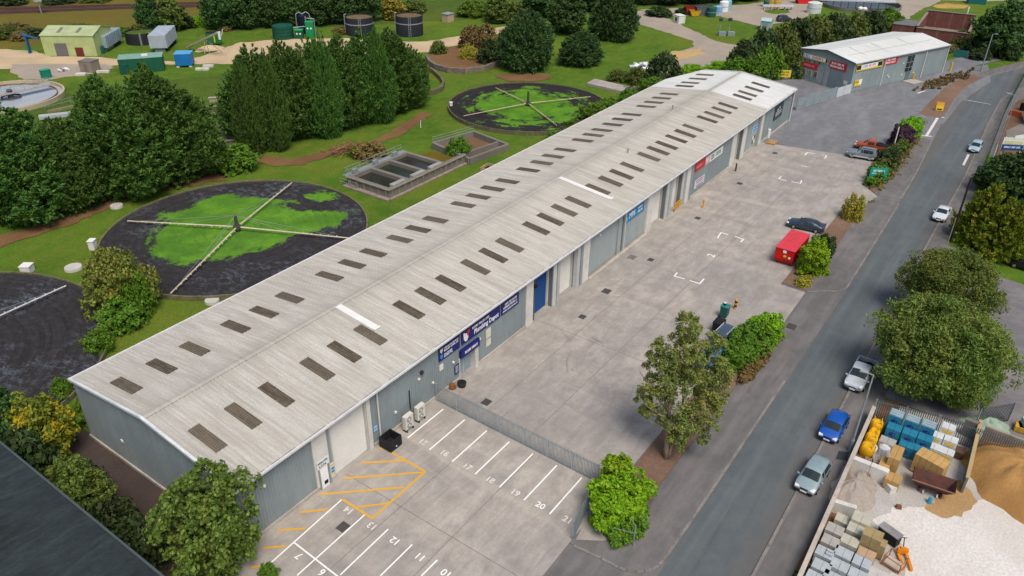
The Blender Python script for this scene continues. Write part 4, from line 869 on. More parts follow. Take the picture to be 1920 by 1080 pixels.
# --- beds along the road
def bed_hedge(name,label,mt,world,sx,sy,h,n,per,ls,cat='hedge',**kw):
    o=foliage(name,P_hedge,h,1,n,per,ls,mt,sq=(sx,sy),seed=int(world[0]),clr=kw.pop('clr',.5),lob=kw.pop('lob',.35),**kw); o.location=(world[0],world[1],.1); return tag(o,label,cat)
bed_hedge('hedge','bright lime green hedge block by the car park gate',LF_LIME,(39.3,17.3),2.3,1.9,2.7,420,44,.15,clr=.42,shell=.7,up=.5)
bed_hedge('hedge','tall tip of the lime green hedge by the mesh fence',LF_LIME,(41.0,18.7),.9,.8,3.4,120,40,.15,clr=.4,shell=.6)
bed_hedge('hedge','ragged green skirt around the foot of the lime hedge',LF_HEDGE,(38.6,16.4),2.3,1.3,1.1,160,34,.15,clr=.45,shell=.6)
bed_hedge('hedge','broad clipped hedge beside the green bin',LF_HEDGE,(65.0,16.9),3.4,1.5,2.5,420,40,.16,clr=.45,shell=.7,up=.5)
bed_hedge('hedge','bright yellow green end of the broad hedge',LF_LIME,(68.9,16.6),1.4,1.4,2.5,150,40,.15,clr=.5,shell=.7)
bed_hedge('hedge','brown weedy fringe along the broad hedge',LF_BRN,(63.8,15.6),3.6,.4,.7,130,26,.16,clr=.5)
bed_hedge('hedge','bright leafy bush beside the red container',LF_LIME,(86.2,17.0),1.9,1.3,3.4,260,42,.15,clr=.45,lob=.45); bed_hedge('hedge','dark grey green bush behind the bright one at the container',LF_DK,(89.6,17.2),1.8,1.3,2.8,180,36,.17,clr=.5); bed_hedge('hedge','brown weeds at the tip of the bed by the entrance',LF_SAND,(82.6,16.8),.7,.6,.7,50,26,.13)
place_tree(bushs,'ochre shrub alone on the gravel bed by the road',1596,410,366,48)
for x,y,h,sx,sy,m,lb in ((119.5,17.6,1.9,2.2,1.1,LF_HEDGE,'low hedge end beside the green board'),(123.5,17.6,1.7,2.3,1.2,LF_OLIVE,'olive stretch of the roadside hedge right of the green board'),(128.5,18.0,2.0,2.6,1.3,LF_DK,'dark stretch of hedge behind the silver off-roader'),(134,17.6,1.8,3.0,1.1,LF_OLIVE,'thin stretch of hedge under the white pole')): bed_hedge('hedge',lb,m,(x,y),sx,sy,h,150,32,.18,clr=.45)
bed_hedge('bush','purple leaved bush between the hedge and the bright green one',LF_PUR,(138.5,18.2),2.6,1.5,3.2,150,30,.24,cat='bush'); bed_hedge('bush','bright green round bush at the far end of the roadside hedge',LF_LIME,(144.0,17.9),1.9,1.6,3.0,150,32,.2,cat='bush',clr=.5)
o=foliage('weeds',P_hedge,.5,1,130,20,.16,LF_BRN,seed=79,sq=(14,1.2),clr=.6,lob=.8); o.location=(132,16.9,.1); tag(o,kind='stuff')
o=foliage('weeds',P_hedge,.7,1,100,20,.25,LF_BRN,seed=83,sq=(9,1.6),clr=.5,lob=.8); o.location=(187,19.0,.1); o.rotation_euler=(0,0,-.25); tag(o,kind='stuff')
# --- feathery tree in the gravel bed
t=thing('feathery_tree','tall feathery tree with several pale trunks in the gravel bed','tree',(46.9,17.0,.1))
trunk((0,0),7.5,.2,t,TRUNKP,limbs=6,seed=5,lean=(.05,.06),spread=.55); trunk((.25,.15),7,.14,t,TRUNKP,limbs=5,seed=8,lean=(.10,-.08),spread=.5); trunk((.1,-.2),6,.12,t,TRUNKP,limbs=4,seed=9,lean=(.2,-.05),spread=.45)
def crown_at(parent,cx,cy,z0,h,r,n,per,ls,mt,seed,prof=P_egg,**kw):
    o=foliage('crown',prof,h,r,n,per,ls,mt,seed=seed,parent=parent,**kw); o.location=(cx,cy,z0); return o
for i,(cx,cy,z0,h,r,n) in enumerate([(.0,.9,3.0,7.6,1.3,70),(1.6,.9,5.0,8.3,1.15,80),(2.2,-1.4,3.6,8.2,1.5,85),(.5,2.2,5.6,5.6,1.0,45),(.2,-.9,1.8,4.0,1.2,45),(3.6,-1.1,4.4,6.4,1.15,55),(.2,2.5,3.0,2.8,.9,28),(.9,-.2,7.0,6.2,1.0,45),(3.0,.6,5.5,7.0,1.0,48),(1.2,-2.4,2.2,5.0,1.1,40),(2.6,-2.6,4.6,5.0,1.0,38)]): crown_at(t,cx,cy,z0,h,r*1.0,n,54,.13,LF_EUC,200+i,P_tall,asp=.42,clr=.36,lob=.6,shell=.35,core=.25)
# --- trees at the near left
place_tree(mapl[0],'leafy green maple in front of the warehouse corner',416,1078,886,196)
place_tree(mapl[0],'smaller light green maple beside the dark roof',172,985,862,120,rot=1.3)
place_tree(mapy,'maple turning yellow at the corner of the warehouse',100,868,746,112)
place_tree(wood[2],'dark green tree at the left edge behind the dark roof',18,850,728,110)
for (x,y,ty,w,k,lb) in [(70,905,820,120,bush,'dark thicket below the yellow maple'),(220,1010,950,110,bush,'dark thicket between the dark roof and the alley'),(265,1060,990,110,bush,'dark thicket at the foot of the big maple'),(150,930,880,100,bush,'dark thicket behind the smaller maple'),(120,740,712,40,bushg,'green creeper at the rear corner of the warehouse'),(505,1084,1060,40,bushg,'leafy shoots at the bottom edge by bay 7')]: place_tree(k,lb,x,y,ty,w)
for t in TREES.values():
    if not t.get('_used'):
        for c in list(t.children_recursive): bpy.data.objects.remove(c)
        bpy.data.objects.remove(t)
for o in list(COL.objects):
    if '_used' in o: del o['_used']
# ------------------------------------------------------------------ vehicles (local +X is the front)
_pm={}
def carpaint(hexc):
    if hexc not in _pm:
        t=NT('car_paint_'+hexc.strip('#')); n=t.noise(2.5,4,.6); c=lin(hexc)
        t.bsdf(t.ramp(n,[(.3,[x*.92 for x in c]),(.7,[min(1,x*1.06) for x in c])]),.32,metal=.15,spec=.5,Coat_Weight=.6,Coat_Roughness=.12); _pm[hexc]=t.mat
    return _pm[hexc]
LAMP=m_glass('headlight_glass',(.75,.78,.8),.15); TAIL=m_glass('tail_light',(.35,.02,.02),.2); PLATE=mat('#e8e8e4',.5); TRIM=mat('#222427',.6)
WIND=m_glass('tinted_windscreen',(.018,.03,.034),.06); ALLOY=mat('#9fa3a6',.35,.1,3,9,metal=.6)
def loft(st):
    """stations: x, half width, floor, sill height of side, belt height, roof/bonnet height, roof half width"""
    k=[]; 
    for x,w,zb,zbelt,zt,wr in st:
        k.append([(x,0,zb),(x,w*.82,zb),(x,w*.97,zb+.16),(x,w,zb+(zbelt-zb)*.55),(x,w*.965,zbelt),(x,wr,zt-.07*(1 if zt-zbelt>.2 else .4)),(x,wr*.82,zt-.012),(x,0,zt+.015)])
    return k
def car(label,cat,pos,rz,paint,st,glass,L,Wd,wheels,wr=.31,group=None,name='parked_car',extras=None,grille=True,zhl=.66,ztl=.82,scale=1.0,dark_lower=True):
    t=thing(name,label,cat,(pos[0],pos[1],pos[2] if len(pos)>2 else .02),rz,group); t.scale=(scale,)*3
    S=loft(st); n=len(S); k=M(); vs=[];fs=[]
    for s in S:
        half=[Vector(p) for p in s]; full=half+[Vector((p.x,-p.y,p.z)) for p in half[-2:0:-1]]; vs+=full
    m=14
    for i in range(n-1):
        for j in range(m): fs.append((i*m+j,i*m+(j+1)%m,(i+1)*m+(j+1)%m,(i+1)*m+j))
    fs+=[tuple(range(m)),tuple(range((n-1)*m+m-1,(n-1)*m-1,-1))]
    k.add(vs,fs); body=k.build('body',carpaint(paint),t,smooth=True,fixn=True)
    e=body.modifiers.new('edges','EDGE_SPLIT'); e.split_angle=rad(38)
    def pt(i,u,j,v,side=1,out=.008):
        # point on the loft: station i..i+1 fraction u, section j..j+1 fraction v
        def P(a,b): 
            p=Vector(S[a][b]); return p
        a=P(i,j).lerp(P(i+1,j),u); b=P(i,j+1).lerp(P(i+1,j+1),u); p=a.lerp(b,v)
        n=(P(i+1,j)-P(i,j)+P(i+1,j+1)-P(i,j+1)).cross(P(i,j+1)-P(i,j)); n.normalize()
        if n.z<0 and j>=5: n=-n
        if j<5 and n.y<0: n=-n
        p=p+n*out; return Vector((p.x,p.y*side,p.z))
    for gl in glass:
        nm,kind,i0,i1,us=gl[:5]
        g=M()
        if kind=='side':
            for sd in(1,-1):
                g=M()
                for (i,ua,ub) in us: g.quad(pt(i,ua,4,.10,sd),pt(i,ub,4,.10,sd),pt(i,ub,4,.88,sd),pt(i,ua,4,.88,sd))
                g.build(nm,WIND,t)
        else:
            i=i0; ua,ub=us
            def W(u,y): 
                a=Vector(S[i][7]).lerp(Vector(S[i+1][7]),u); 
                b=Vector(S[i][5]).lerp(Vector(S[i+1][5]),u); nrm=(Vector(S[i+1][7])-Vector(S[i][7])).cross(Vector((0,1,0))); nrm.normalize(); nrm=nrm if nrm.z>0 else -nrm
                c=Vector(S[i][6]).lerp(Vector(S[i+1][6]),u)
                return a+nrm*.012,Vector((c.x,c.y*.98,c.z))+nrm*.012,Vector((b.x,b.y*.96,b.z))+nrm*.012
            A=W(ua,0);B=W(ub,0); fl=lambda p:Vector((p.x,-p.y,p.z))
            for a1,a2,b1,b2 in ((A[0],A[1],B[0],B[1]),(A[1],A[2],B[1],B[2])): g.quad(a1,a2,b2,b1); g.quad(fl(a1),fl(a2),fl(b2),fl(b1))
            g.build(nm,WIND,t)
    if dark_lower:
        for x,d in ((S[0][3][0],-1),(S[-1][3][0],1)):
            b=M(); b.box((x-d*.05,0,.38),(.12,Wd*.8,.2)); b.build('bumper',TRIM,t,bevel=.03)
    for x in wheels:
        for sd in(1,-1):
            wv=M(); wv.tube((x,sd*(Wd/2-.2),wr),(x,sd*(Wd/2+.015),wr),wr,wr,18); o=wv.build('wheel',RUBBER,t)
            rm=M(); rm.tube((x,sd*(Wd/2+.0),wr),(x,sd*(Wd/2+.028),wr),wr*.64,wr*.58,12); rm.build('rim',ALLOY,o)
    fx=S[-1][3][0]; bx=S[0][3][0]
    for sd in(1,-1):
        h=M(); h.box((fx-.13,sd*Wd*.345,zhl),(.3,.34,.15),rz=-sd*.25); h.build('headlight',LAMP,t,bevel=.03)
        h=M(); h.box((bx+.07,sd*Wd*.41,ztl),(.16,.18,.3)); h.build('tail_light',TAIL,t,bevel=.02)
        mi=M(); mi.box((glass[0][5] if len(glass[0])>5 else wheels[0]-.75,sd*(Wd/2+.07),.98),(.14,.2,.14)); mi.build('wing_mirror',carpaint(paint),t,bevel=.03)
    if grille:
        h=M(); h.box((fx-.02,0,.62),(.06,Wd*.34,.12)); h.build('grille',TRIM,t)
    h=M(); h.box((fx+.03,0,.43),(.03,.52,.12)); h.build('number_plate',PLATE,t)
    if extras: extras(t,S)
    return t
def hatch_st(L,W,H,hood=.98):
    h=L/2; w=W/2
    return [(-h,w*.86,.32,.80,.88,w*.62),(-h+.10,w*.95,.26,.90,1.0,w*.72),(-h+.42,w,.22,.93,H-.10,w*.70),(-h+.9,w,.2,.93,H,w*.74),(0,w,.2,.92,H+.02,w*.76),(.38,w,.2,.91,H-.06,w*.74),(1.12,w,.2,.88,hood,w*.80),(h-.35,w*.97,.22,.76,.84,w*.76),(h-.08,w*.88,.26,.62,.70,w*.66),(h,w*.78,.34,.52,.58,w*.55)]
def saloon_st(L,W,H):
    h=L/2; w=W/2
    return [(-h,w*.84,.34,.82,.90,w*.66),(-h+.12,w*.94,.26,.88,.99,w*.76),(-h+.62,w*.99,.22,.92,1.03,w*.78),(-h+1.35,w,.2,.92,H-.05,w*.70),(-.3,w,.2,.92,H,w*.72),(.25,w,.2,.91,H-.05,w*.72),(1.02,w,.2,.89,.98,w*.79),(h-.36,w*.96,.22,.76,.83,w*.74),(h-.08,w*.88,.27,.6,.68,w*.64),(h,w*.76,.34,.5,.56,w*.54)]
HG=[('windscreen','w',5,6,(.06,.94),.95),('rear_window','w',1,2,(.2,.92)),('side_window','side',0,0,[(3,.02,.94),(4,.1,.95),(2,.35,.98)])]
SG=[('windscreen','w',5,6,(.06,.94),.85),('rear_window','w',2,3,(.08,.9)),('side_window','side',0,0,[(3,.04,.95),(4,.06,.95)])]
def front_at(px,py,L,rz):
    p=at(px,py,.02); d=Vector((math.cos(rz),math.sin(rz),0)); return p-d*L/2
def hgroup(): return None
car('bright blue hatchback parked half on the right pavement','car',front_at(1549,832,3.9,math.pi+.0),math.pi-.03,'#1457b4',hatch_st(3.9,1.72,1.42),HG,3.9,1.72,(1.2,-1.2))
car('pale grey estate hatchback parked nearest the camera','car',front_at(1507,929,4.1,math.pi),math.pi-.05,'#8fa4a8',hatch_st(4.2,1.76,1.48),HG,4.2,1.76,(1.3,-1.25))
car('white saloon parked by the road beside the dark wooden pole','car',front_at(1758,418,4.4,math.pi),math.pi-.03,'#dfe5ea',saloon_st(4.4,1.76,1.42),SG,4.4,1.76,(1.35,-1.3))
car('pale blue hatchback parked far up the road beside the tall lamp post','car',front_at(1824,288,3.9,math.pi),math.pi-.04,'#a9c4d0',hatch_st(4.0,1.7,1.5),HG,4.0,1.7,(1.25,-1.2))
def dk_extra(t,S): pass
pd=(at(1475,426)+at(1542,437))/2
car('dark blue grey fastback car parked behind the red container','car',(pd.x+.3,pd.y,.1),rad(97),'#2f3d4b',saloon_st(4.7,1.84,1.4),SG,4.7,1.84,(1.42,-1.4))
pe=at(1334,664,.1)
def est_x(t,S):
    for sd in(1,-1):
        r=M(); r.bar((-1.6,sd*.58,1.53),(.3,sd*.58,1.53),.04,.05); r.build('roof_rail',WHITE,t)
car('dark estate car with bright roof rails parked nose down behind the feathery tree','car',(pe.x+2.2,pe.y,.1),math.pi-.06,'#46586a',hatch_st(4.6,1.8,1.5),HG,4.6,1.8,(1.4,-1.4),extras=est_x)
pb=at(1316,702,.1)
car('bright blue car mostly hidden by the feathery tree','car',(pb.x+1.9,pb.y,.1),math.pi-.05,'#1f6fa8',hatch_st(3.9,1.7,1.45),HG,3.9,1.7,(1.2,-1.2))
pz=at(1926,505,.03); car('black car cut off by the right edge of the photo','car',(pz.x,pz.y,.03),rad(80),'#14161a',hatch_st(4.2,1.78,1.6),HG,4.2,1.78,(1.3,-1.25))
# off-roader
def suv_st(L,W,H):
    h=L/2;w=W/2
    return [(-h,w*.93,.5,1.05,1.12,w*.72),(-h+.06,w*.97,.42,1.08,1.2,w*.76),(-h+.28,w,.4,1.08,H-.04,w*.80),(-h+1.2,w,.38,1.07,H,w*.82),(-.1,w,.38,1.06,H,w*.82),(.2,w,.38,1.06,H-.06,w*.80),(.78,w,.38,1.05,1.15,w*.86),(h-.25,w*.98,.4,.95,1.07,w*.84),(h-.04,w*.94,.45,.85,.97,w*.78),(h,w*.9,.5,.78,.86,w*.7)]
def suv_x(t,S):
    for sd in(1,-1):
        r=M(); r.box((-.1,sd*.91,.5),(3.6,.05,.24)); r.build('sill_trim',mat('#b9bdbf',.4),t)
        r=M(); r.bar((-1.8,sd*.66,1.86),(.1,sd*.66,1.86),.05,.06); r.build('roof_rail',TRIM,t)
    r=M(); r.tube((-2.27,.2,1.0),(-2.44,.2,1.0),.34,.34,16); r.build('spare_wheel',RUBBER,t)
ps=(at(1592,295)+at(1640,302))/2
car('silver and grey off-roader parked side on by the roadside hedge','off-roader',(ps.x+.2,ps.y+.2,.1),rad(98),'#7d8b93',suv_st(4.4,1.82,1.82),HG,4.4,1.82,(1.35,-1.3),wr=.38,name='off_road_car',extras=suv_x,zhl=.86,ztl=1.0)
# pickups
def pickup(label,pos,rz,paint,bedm,L=5.1,W=1.82,H=1.74,open_bed=True,name='pickup_truck'):
    h=L/2;w=W/2
    st=[(-.55,w*.98,.42,1.02,1.08,w*.74),(-.5,w,.4,1.04,H-.06,w*.76),(-.3,w,.38,1.04,H,w*.80),(.55,w,.38,1.03,H,w*.80),(.75,w,.38,1.03,H-.05,w*.79),(1.42,w,.38,1.0,1.12,w*.85),(h-.35,w*.97,.4,.92,1.0,w*.82),(h-.07,w*.9,.45,.74,.84,w*.70),(h,w*.8,.5,.62,.68,w*.6)]
    gl=[('windscreen','w',4,5,(.06,.94),1.3),('rear_window','w',0,1,(.3,.9)),('side_window','side',0,0,[(2,.05,.48),(2,.54,.97),(3,.1,.95)])]
    def ex(t,S):
        b=M(); bl=h-.52; cx=-.52-bl/2
        for sd in(1,-1): b.box((cx,sd*(w-.05),.76),(bl,.1,.62))
        b.box((-h+.05,0,.76),(.1,W-.2,.62)); b.box((cx,0,.5),(bl-.1,W-.2,.1)); b.build('load_bed',carpaint(paint),t,bevel=.03)
        f=M(); f.box((cx-.02,0,.57),(bl-.3,W-.24,.04)); 
        f.build('bed_liner',BLACK,t)
        if not open_bed:
            f=M(); f.box((cx,0,1.12),(bl-.05,W-.12,.12)); f.build('bed_cover',BLACK,t,bevel=.05)
            for sd in(1,-1): 
                f=M(); f.bar((-.65,sd*.7,1.35),(-1.6,sd*.8,1.12),.08,.08); f.build('sports_bar',BLACK,t)
        else:
            f=M(); f.tube((cx-.3,.25,.75),(cx-.3,.25,.9),.34,.34,14); f.build('spare_wheel',RUBBER,t)
    t=car(label,'pickup truck',pos,rz,paint,st,gl,L,W,(1.62,-1.45),wr=.37,name=name,extras=ex,zhl=.8,ztl=.85)
    return t
pp=front_at(1597,737,5.1,math.pi)
pickup('silver white double cab pickup parked under the big olive tree',(pp.x,pp.y,.02),math.pi-.03,'#c9d2d6',None)
po=(at(1600,282)+at(1655,290))/2
pickup('orange pickup with black bed cover beside the silver off-roader',(po.x+1.2,po.y-.2,.1),rad(97),'#b5521f',None,L=5.2,open_bed=False)
# red enclosed skip container
ang_r=rad(2)
A=at(1449,492,.1);B=at(1491,499,.1)
t=thing('waste_container','bright red enclosed waste container with sloping ends by the gravel bed','container',(A.x+2.85,A.y-1.15,.1),0)
hh=zat(A,463)-.1; Lc,Wc=5.8,2.3
k=M(); Z=hh
prof=[(-Lc/2+.35,.18),(Lc/2-.35,.18),(Lc/2,.8),(Lc/2,Z),(-Lc/2,Z),(-Lc/2,.8)]
vs=[(x,-Wc/2*(.92 if z<.5 else 1),z) for x,z in prof]+[(x,Wc/2*(.92 if z<.5 else 1),z) for x,z in prof]; n=6
k.add(vs,[(i,(i+1)%n,n+(i+1)%n,n+i) for i in range(n)]+[tuple(range(n-1,-1,-1)),tuple(range(n,2*n))]); k.build('body',mat('#c4150f',.45,.12,.8,6),t,bevel=.05,fixn=True)
k=M(); k.box((0,0,Z+.03),(Lc+.1,Wc+.1,.08)); k.build('lid',mat('#d2404a',.5,.14,.7,5),t,bevel=.02)
for sd in(1,-1):
    k=M(); k.box((0,sd*(Wc/2+.012),Z*.93),(5.6,.03,.08))
    for i in range(8): k.box((-2.4+i*.68,sd*(Wc/2+.03),Z*.52),(.1,.06,Z*.75))
    k.build('side_ribs',mat('#a8130f',.5,.15,1,6),t)
for y,z,w_,c in ((0,Z-.28,.4,INKW),(-.1,Z-.85,.32,INKY),(.75-1.4,Z-.95,.26,INKW)):
    k=M(); k.box((-Lc/2-.03,y,z),(.03,w_,w_*.8)); k.build('sticker',c,t)
for sd in(1,-1):
    k=M(); k.tube((-2.4,sd*.7,.1),(-2.4,sd*.9,.1),.1,.1,10); k.build('roller',BLACK,t)
# ------------------------------------------------------------------ sewage works beside the warehouse
def m_bed(name,cx,cy,R,bias,thr,sheen=False,green='#57990f'):
    t=NT(name); pos=t.n('ShaderNodeNewGeometry').outputs['Position']
    v=t.n('ShaderNodeVectorMath',{0:pos,1:(cx,cy,0)},operation='SUBTRACT').outputs[0]
    s=t.n('ShaderNodeSeparateXYZ',{0:v}); x,y=s.outputs[0],s.outputs[1]
    L=t.n('ShaderNodeVectorMath',{0:v},operation='LENGTH').outputs['Value']
    an=t.math('ARCTAN2',y,x)
    pol=t.n('ShaderNodeCombineXYZ',{0:t.math('MULTIPLY',L,.55),1:t.math('MULTIPLY',an,1.3),2:0}).outputs[0]
    n1=t.noise(1.0,5,.6,pol); n2=t.noise(.28,4,.55); n3=t.noise(1.6,4,.6)
    pol2=t.n('ShaderNodeCombineXYZ',{0:t.math('MULTIPLY',L,3.0),1:t.math('MULTIPLY',an,.9),2:1}).outputs[0]
    stk=t.noise(1.0,4,.6,pol2)
    f=t.math('ADD',t.math('MULTIPLY',n1,.55),t.math('MULTIPLY',n2,.45)); f=t.math('ADD',f,t.math('MULTIPLY',t.math('SUBTRACT',n3,.5),.22))
    for (bx,by,br,k) in bias:
        d=t.n('ShaderNodeVectorMath',{0:pos,1:(bx,by,0)},operation='DISTANCE').outputs['Value']
        f=t.math('ADD',f,t.math('MULTIPLY',t.math('SUBTRACT',1.0,t.math('DIVIDE',d,br),True),k))
    f=t.math('ADD',f,t.math('MULTIPLY',t.math('SUBTRACT',t.noise(4,4,.7),.5),.16)); m=t.ramp(f,[(thr-.03,0),(thr+.03,1)])
    dark=t.mix(t.ramp(stk,[(.35,0),(.65,1)]),lin('#252223'),lin('#383435')); 
    dark=t.mix(t.ramp(t.noise(9,3,.7),[(.35,.5),(.65,0)]),dark,lin('#1c1a1b'))
    if sheen: dark=t.mix(t.math('MULTIPLY',t.ramp(t.noise(1.5,6,.75,t.pos((1.3,.8,1)),.25),[(.48,0),(.66,1)]),t.ramp(t.noise(.11,3,.5),[(.46,.12),(.6,.8)])),dark,lin('#6b7480'))  # bluish sheen painted into the dark media colour in noisy patches
    g=t.mix(t.ramp(t.math('ADD',t.math('MULTIPLY',stk,.4),t.math('MULTIPLY',t.noise(.8,5,.7),.6)),[(.38,0),(.62,1)]),lin('#4b7f17'),lin('#6c9c26')); g=t.mix(t.ramp(n2,[(.4,.6),(.6,0)]),g,lin('#3d6a1a')); g=t.mix(t.ramp(t.noise(5,4,.75),[(.3,.55),(.55,0)]),g,lin('#36531c'))
    t.bsdf(t.mix(m,dark,g),.85,spec=.2 if not sheen else .35,bump=t.noise(8,3,.7),bs=.5,bd=.08); return t.mat
def filter_bed(label,cx,cy,R,bm,rimm,hz=.55,rimg=True):
    t=thing('filter_bed',label,'filter bed',(cx,cy,0)); 
    k=M((cx,cy,0)); k.ring((cx,cy),R-.08,R+.1,0,hz,96,jit=.02); k.build('rim_wall',rimm,t)
    k=M((cx,cy,0)); k.disc((cx,cy),R-.1,hz-.2,96); k.build('stone_media',bm,t); return t
def distributor(label,cx,cy,arms,z0=.35,col_h=2.2,wires=True,armc='#cbbfa6'):
    t=thing('rotary_distributor',label,'distributor',(cx,cy,z0))
    k=M(); k.tube((0,0,0),(0,0,col_h),.28,.18,10); k.tube((0,0,.35),(0,0,.8),.5,.5,10); k.build('centre_column',mat('#4a463f',.7,.2),t)
    for dx,dy in arms:
        L=math.hypot(dx,dy); a=M(); d=Vector((dx/L,dy/L,0)); a.tube(d*.3+Vector((0,0,.6)),d*(L-.3)+Vector((0,0,.45)),.105,.08,8)
        n=int(L/1.1)
        for i in range(1,n): a.box(d*(i*1.1)+Vector((-d.y*.16,d.x*.16,.5)),(.1,.16,.12),rz=math.atan2(dy,dx))
        o=a.build('distributor_arm',mat(armc,.6,.2,.6,6),t)
        if wires:
            for fr in (.45,.85):
                w_=M(); w_.tube((0,0,col_h),d*L*fr+Vector((0,0,.6)),.02,.02,5); w_.build('stay_wire',GALV,o)
    return t
c1=(52.2,79.3); 
g1=[(at(430,428),11.5,.95),(at(590,420),5,.35),(at(600,372),4.5,.35),(at(330,470),6,.3),(at(640,410),4,.3),(at(420,375),4,.25)]
filter_bed('largest round filter bed with a bright green mossy centre',c1[0],c1[1],16.25,m_bed('filter_media_near',c1[0],c1[1],16.3,[(p.x,p.y,r,k) for p,r,k in g1],.72,True),mat('#6f6a52',.9,.3,1.2,5))
distributor('four armed rotary distributor on the bed with the green centre',c1[0],c1[1],[tuple((at(*p,.8)-Vector((*c1,.8)))[:2]) for p in ((549,341),(317,553),(235,414),(660,447))])
c2=(117.2,79.0)
filter_bed('far round filter bed ringed and patched with green moss',c2[0],c2[1],14.8,m_bed('filter_media_far',c2[0],c2[1],14.8,[(c2[0],c2[1],16,.34),(c2[0]-3,c2[1]+4,6,.12),(c2[0]-2,c2[1]-9,5,.1)],.64,False),STONED,.7)
distributor('four armed rotary distributor on the far mossy bed',c2[0],c2[1],[tuple((at(*p,.8)-Vector((*c2,.8)))[:2]) for p in ((928,164),(1110,181),(866,218),(1045,236))],wires=False,col_h=2.8,armc='#b9a888')
c3=(14.2,81.0)
p3_=at(95,690)
filter_bed('dark filter bed at the left edge with one pale arm',c3[0],c3[1],18.8,m_bed('filter_media_left',c3[0],c3[1],19,[(p3_.x,p3_.y,3,.16)],.80,True,'#8a7a1c'),STONED,.5)
e=at(128,532,.9); distributor('single pale arm sweeping the dark left filter bed',c3[0],c3[1],[(e.x-c3[0],e.y-c3[1]),(c3[0]-e.x,c3[1]-e.y)],armc='#c3c6c4')
# chambers near the beds
for (px,py,sz,lb) in [(53,510,(1.1,1.1,.9),'white box on the rim of the left filter bed'),(176,467,(.9,.7,1.2),'white box at the left side of the largest filter bed'),(846,203,(.6,.5,1.1),'white box on the left rim of the far filter bed')]:
    p=at(px,py); t=thing('control_box',lb,'box',(p.x,p.y,0),rad(35)); k=M(); k.box((0,0,sz[2]/2),sz); k.build('cabinet',mat('#d8d6cf',.6,.12),t,bevel=.04); k=M(); k.box((0,0,sz[2]+.03),(sz[0]+.1,sz[1]+.1,.06)); k.build('lid',WHITE,t)
for (px,py,r,lb) in [(138,504,1.0,'pale round cover on the grass by the left filter bed'),(219,388,.85,'grey round cover on the brown path'),(398,566,.8,'pale slab at the lower rim of the largest filter bed')]:
    p=at(px,py); k=M((p.x,p.y,0)); k.tube((p.x,p.y,0),(p.x,p.y,.3),r,r*.95,16); tag(k.build('chamber_cover',mat('#bdb9b1',.8,.15)),lb,'cover')
p=at(898,262); 
def post(name,label,cat,px,py,h,r,m,z0=0,rz=0): 
    p=at(px,py,z0); k=M((p.x,p.y,z0)); k.tube((p.x,p.y,z0),(p.x,p.y,z0+h*.9),r,r,8); k.tube((p.x,p.y,z0+h*.9),(p.x,p.y,z0+h),r*1.15,r*1.0,8); return tag(k.build(name,m),label,cat)
post('marker_post','thin white marker post on the lawn by the brown path','post',789,240,1.3,.07,WHITE)
# settlement tanks
def rails(parent,pts,h=1.0,off=(0,0,0),m=None,z=0,name='handrail'):
    k=M(off)
    for a,b in zip(pts,pts[1:]):
        a=Vector((*a,z));b=Vector((*b,z)); n=max(1,int((b-a).length/1.5))
        for i in range(n+1): p=a.lerp(b,i/n); k.tube(p,p+Vector((0,0,h)),.035,.035,5)
        for hh in(h,h*.55): k.tube(a+Vector((0,0,hh)),b+Vector((0,0,hh)),.032,.032,5)
    return k.build(name,m or GALV,parent)
SX0,SX1,SY0,SY1=71.5,84.2,71.2,79.4; hz=1.45
t=thing('settlement_tank','concrete settlement tank of three open pools with walkway rails','tank',(SX0,SY0,0))
of=(SX0,SY0,0)
k=M(of)
for a,b in (((SX0,SY0+.3),(SX1+4.5,SY0+.3)),((SX0,SY1-.3),(SX1,SY1-.3))): k.box(((a[0]+b[0])/2,a[1],hz/2),(b[0]-a[0],.6,hz))
xs=[SX0+.3,SX0+4.5,SX0+8.4,SX1-.3]
for x in xs: k.box((x,(SY0+SY1)/2,hz/2-.01),(.6,SY1-SY0-1.2,hz))
k.build('tank_wall',CONCW,t)
k=M(of)
for i in range(13): k.box((SX0+.6+i*1.3,SY0-.06,hz/2-.1),(.16,.14,hz-.2))
for i in range(6): k.box((SX0-.06,SY0+.6+i*1.4,hz/2-.1),(.14,.16,hz-.2))
k.box((SX0+8.5,SY0-.08,hz-.06),(17.2,.2,.14)); k.box((SX0-.1,(SY0+SY1)/2,hz-.06),(.2,8.4,.14)); k.box((SX0+8.5,SY0-.25,.1),(17.4,.5,.2)); k.box((SX0-.4,(SY0+SY1)/2,.12),(.8,8.8,.24))
k.build('wall_ribs',mat('#8e8378',.85,.25,1.2,6),t)
for i in range(3):
    k=M(of); k.sheet([(xs[i]+.3,SY0+.6),(xs[i+1]-.3,SY0+.6),(xs[i+1]-.3,SY1-.6),(xs[i]+.3,SY1-.6)],.85+.05*i); k.build('water',m_glass('murky_water_%d'%i,(.028,.027,.02) if i!=1 else (.025,.033,.022),.12),t)
k=M(of); k.sheet([(SX1,SY0+.6),(SX1+4.4,SY0+.6),(SX1+4.4,SY1-1.5),(SX1,SY1-1.2)],.5); k.build('silted_pool',m_gravel('ochre_silt',lin('#7a6a24'),lin('#5c5524'),.2),t)
for i in range(3):
    k=M(of); k.box((xs[i]+2.1,SY0+.55,hz+.12),(2.6,.7,.3)); k.build('outlet_weir',mat('#9a9a97',.8,.2),t)
rails(t,[(SX0+.2,SY0+7.9),(SX0+.2,SY1+.6),(SX1-.5,SY1+.6)],1.05,of,z=hz); 
k=M(of); k.box(((SX0+SX1)/2,SY1+.4,hz-.08),(SX1-SX0,1.0,.12)); k.build('walkway',GALV,t)
rails(t,[(SX0-.5,SY1+1.0),(SX0-.5,SY1-2.5)],1.0,of,z=.1)
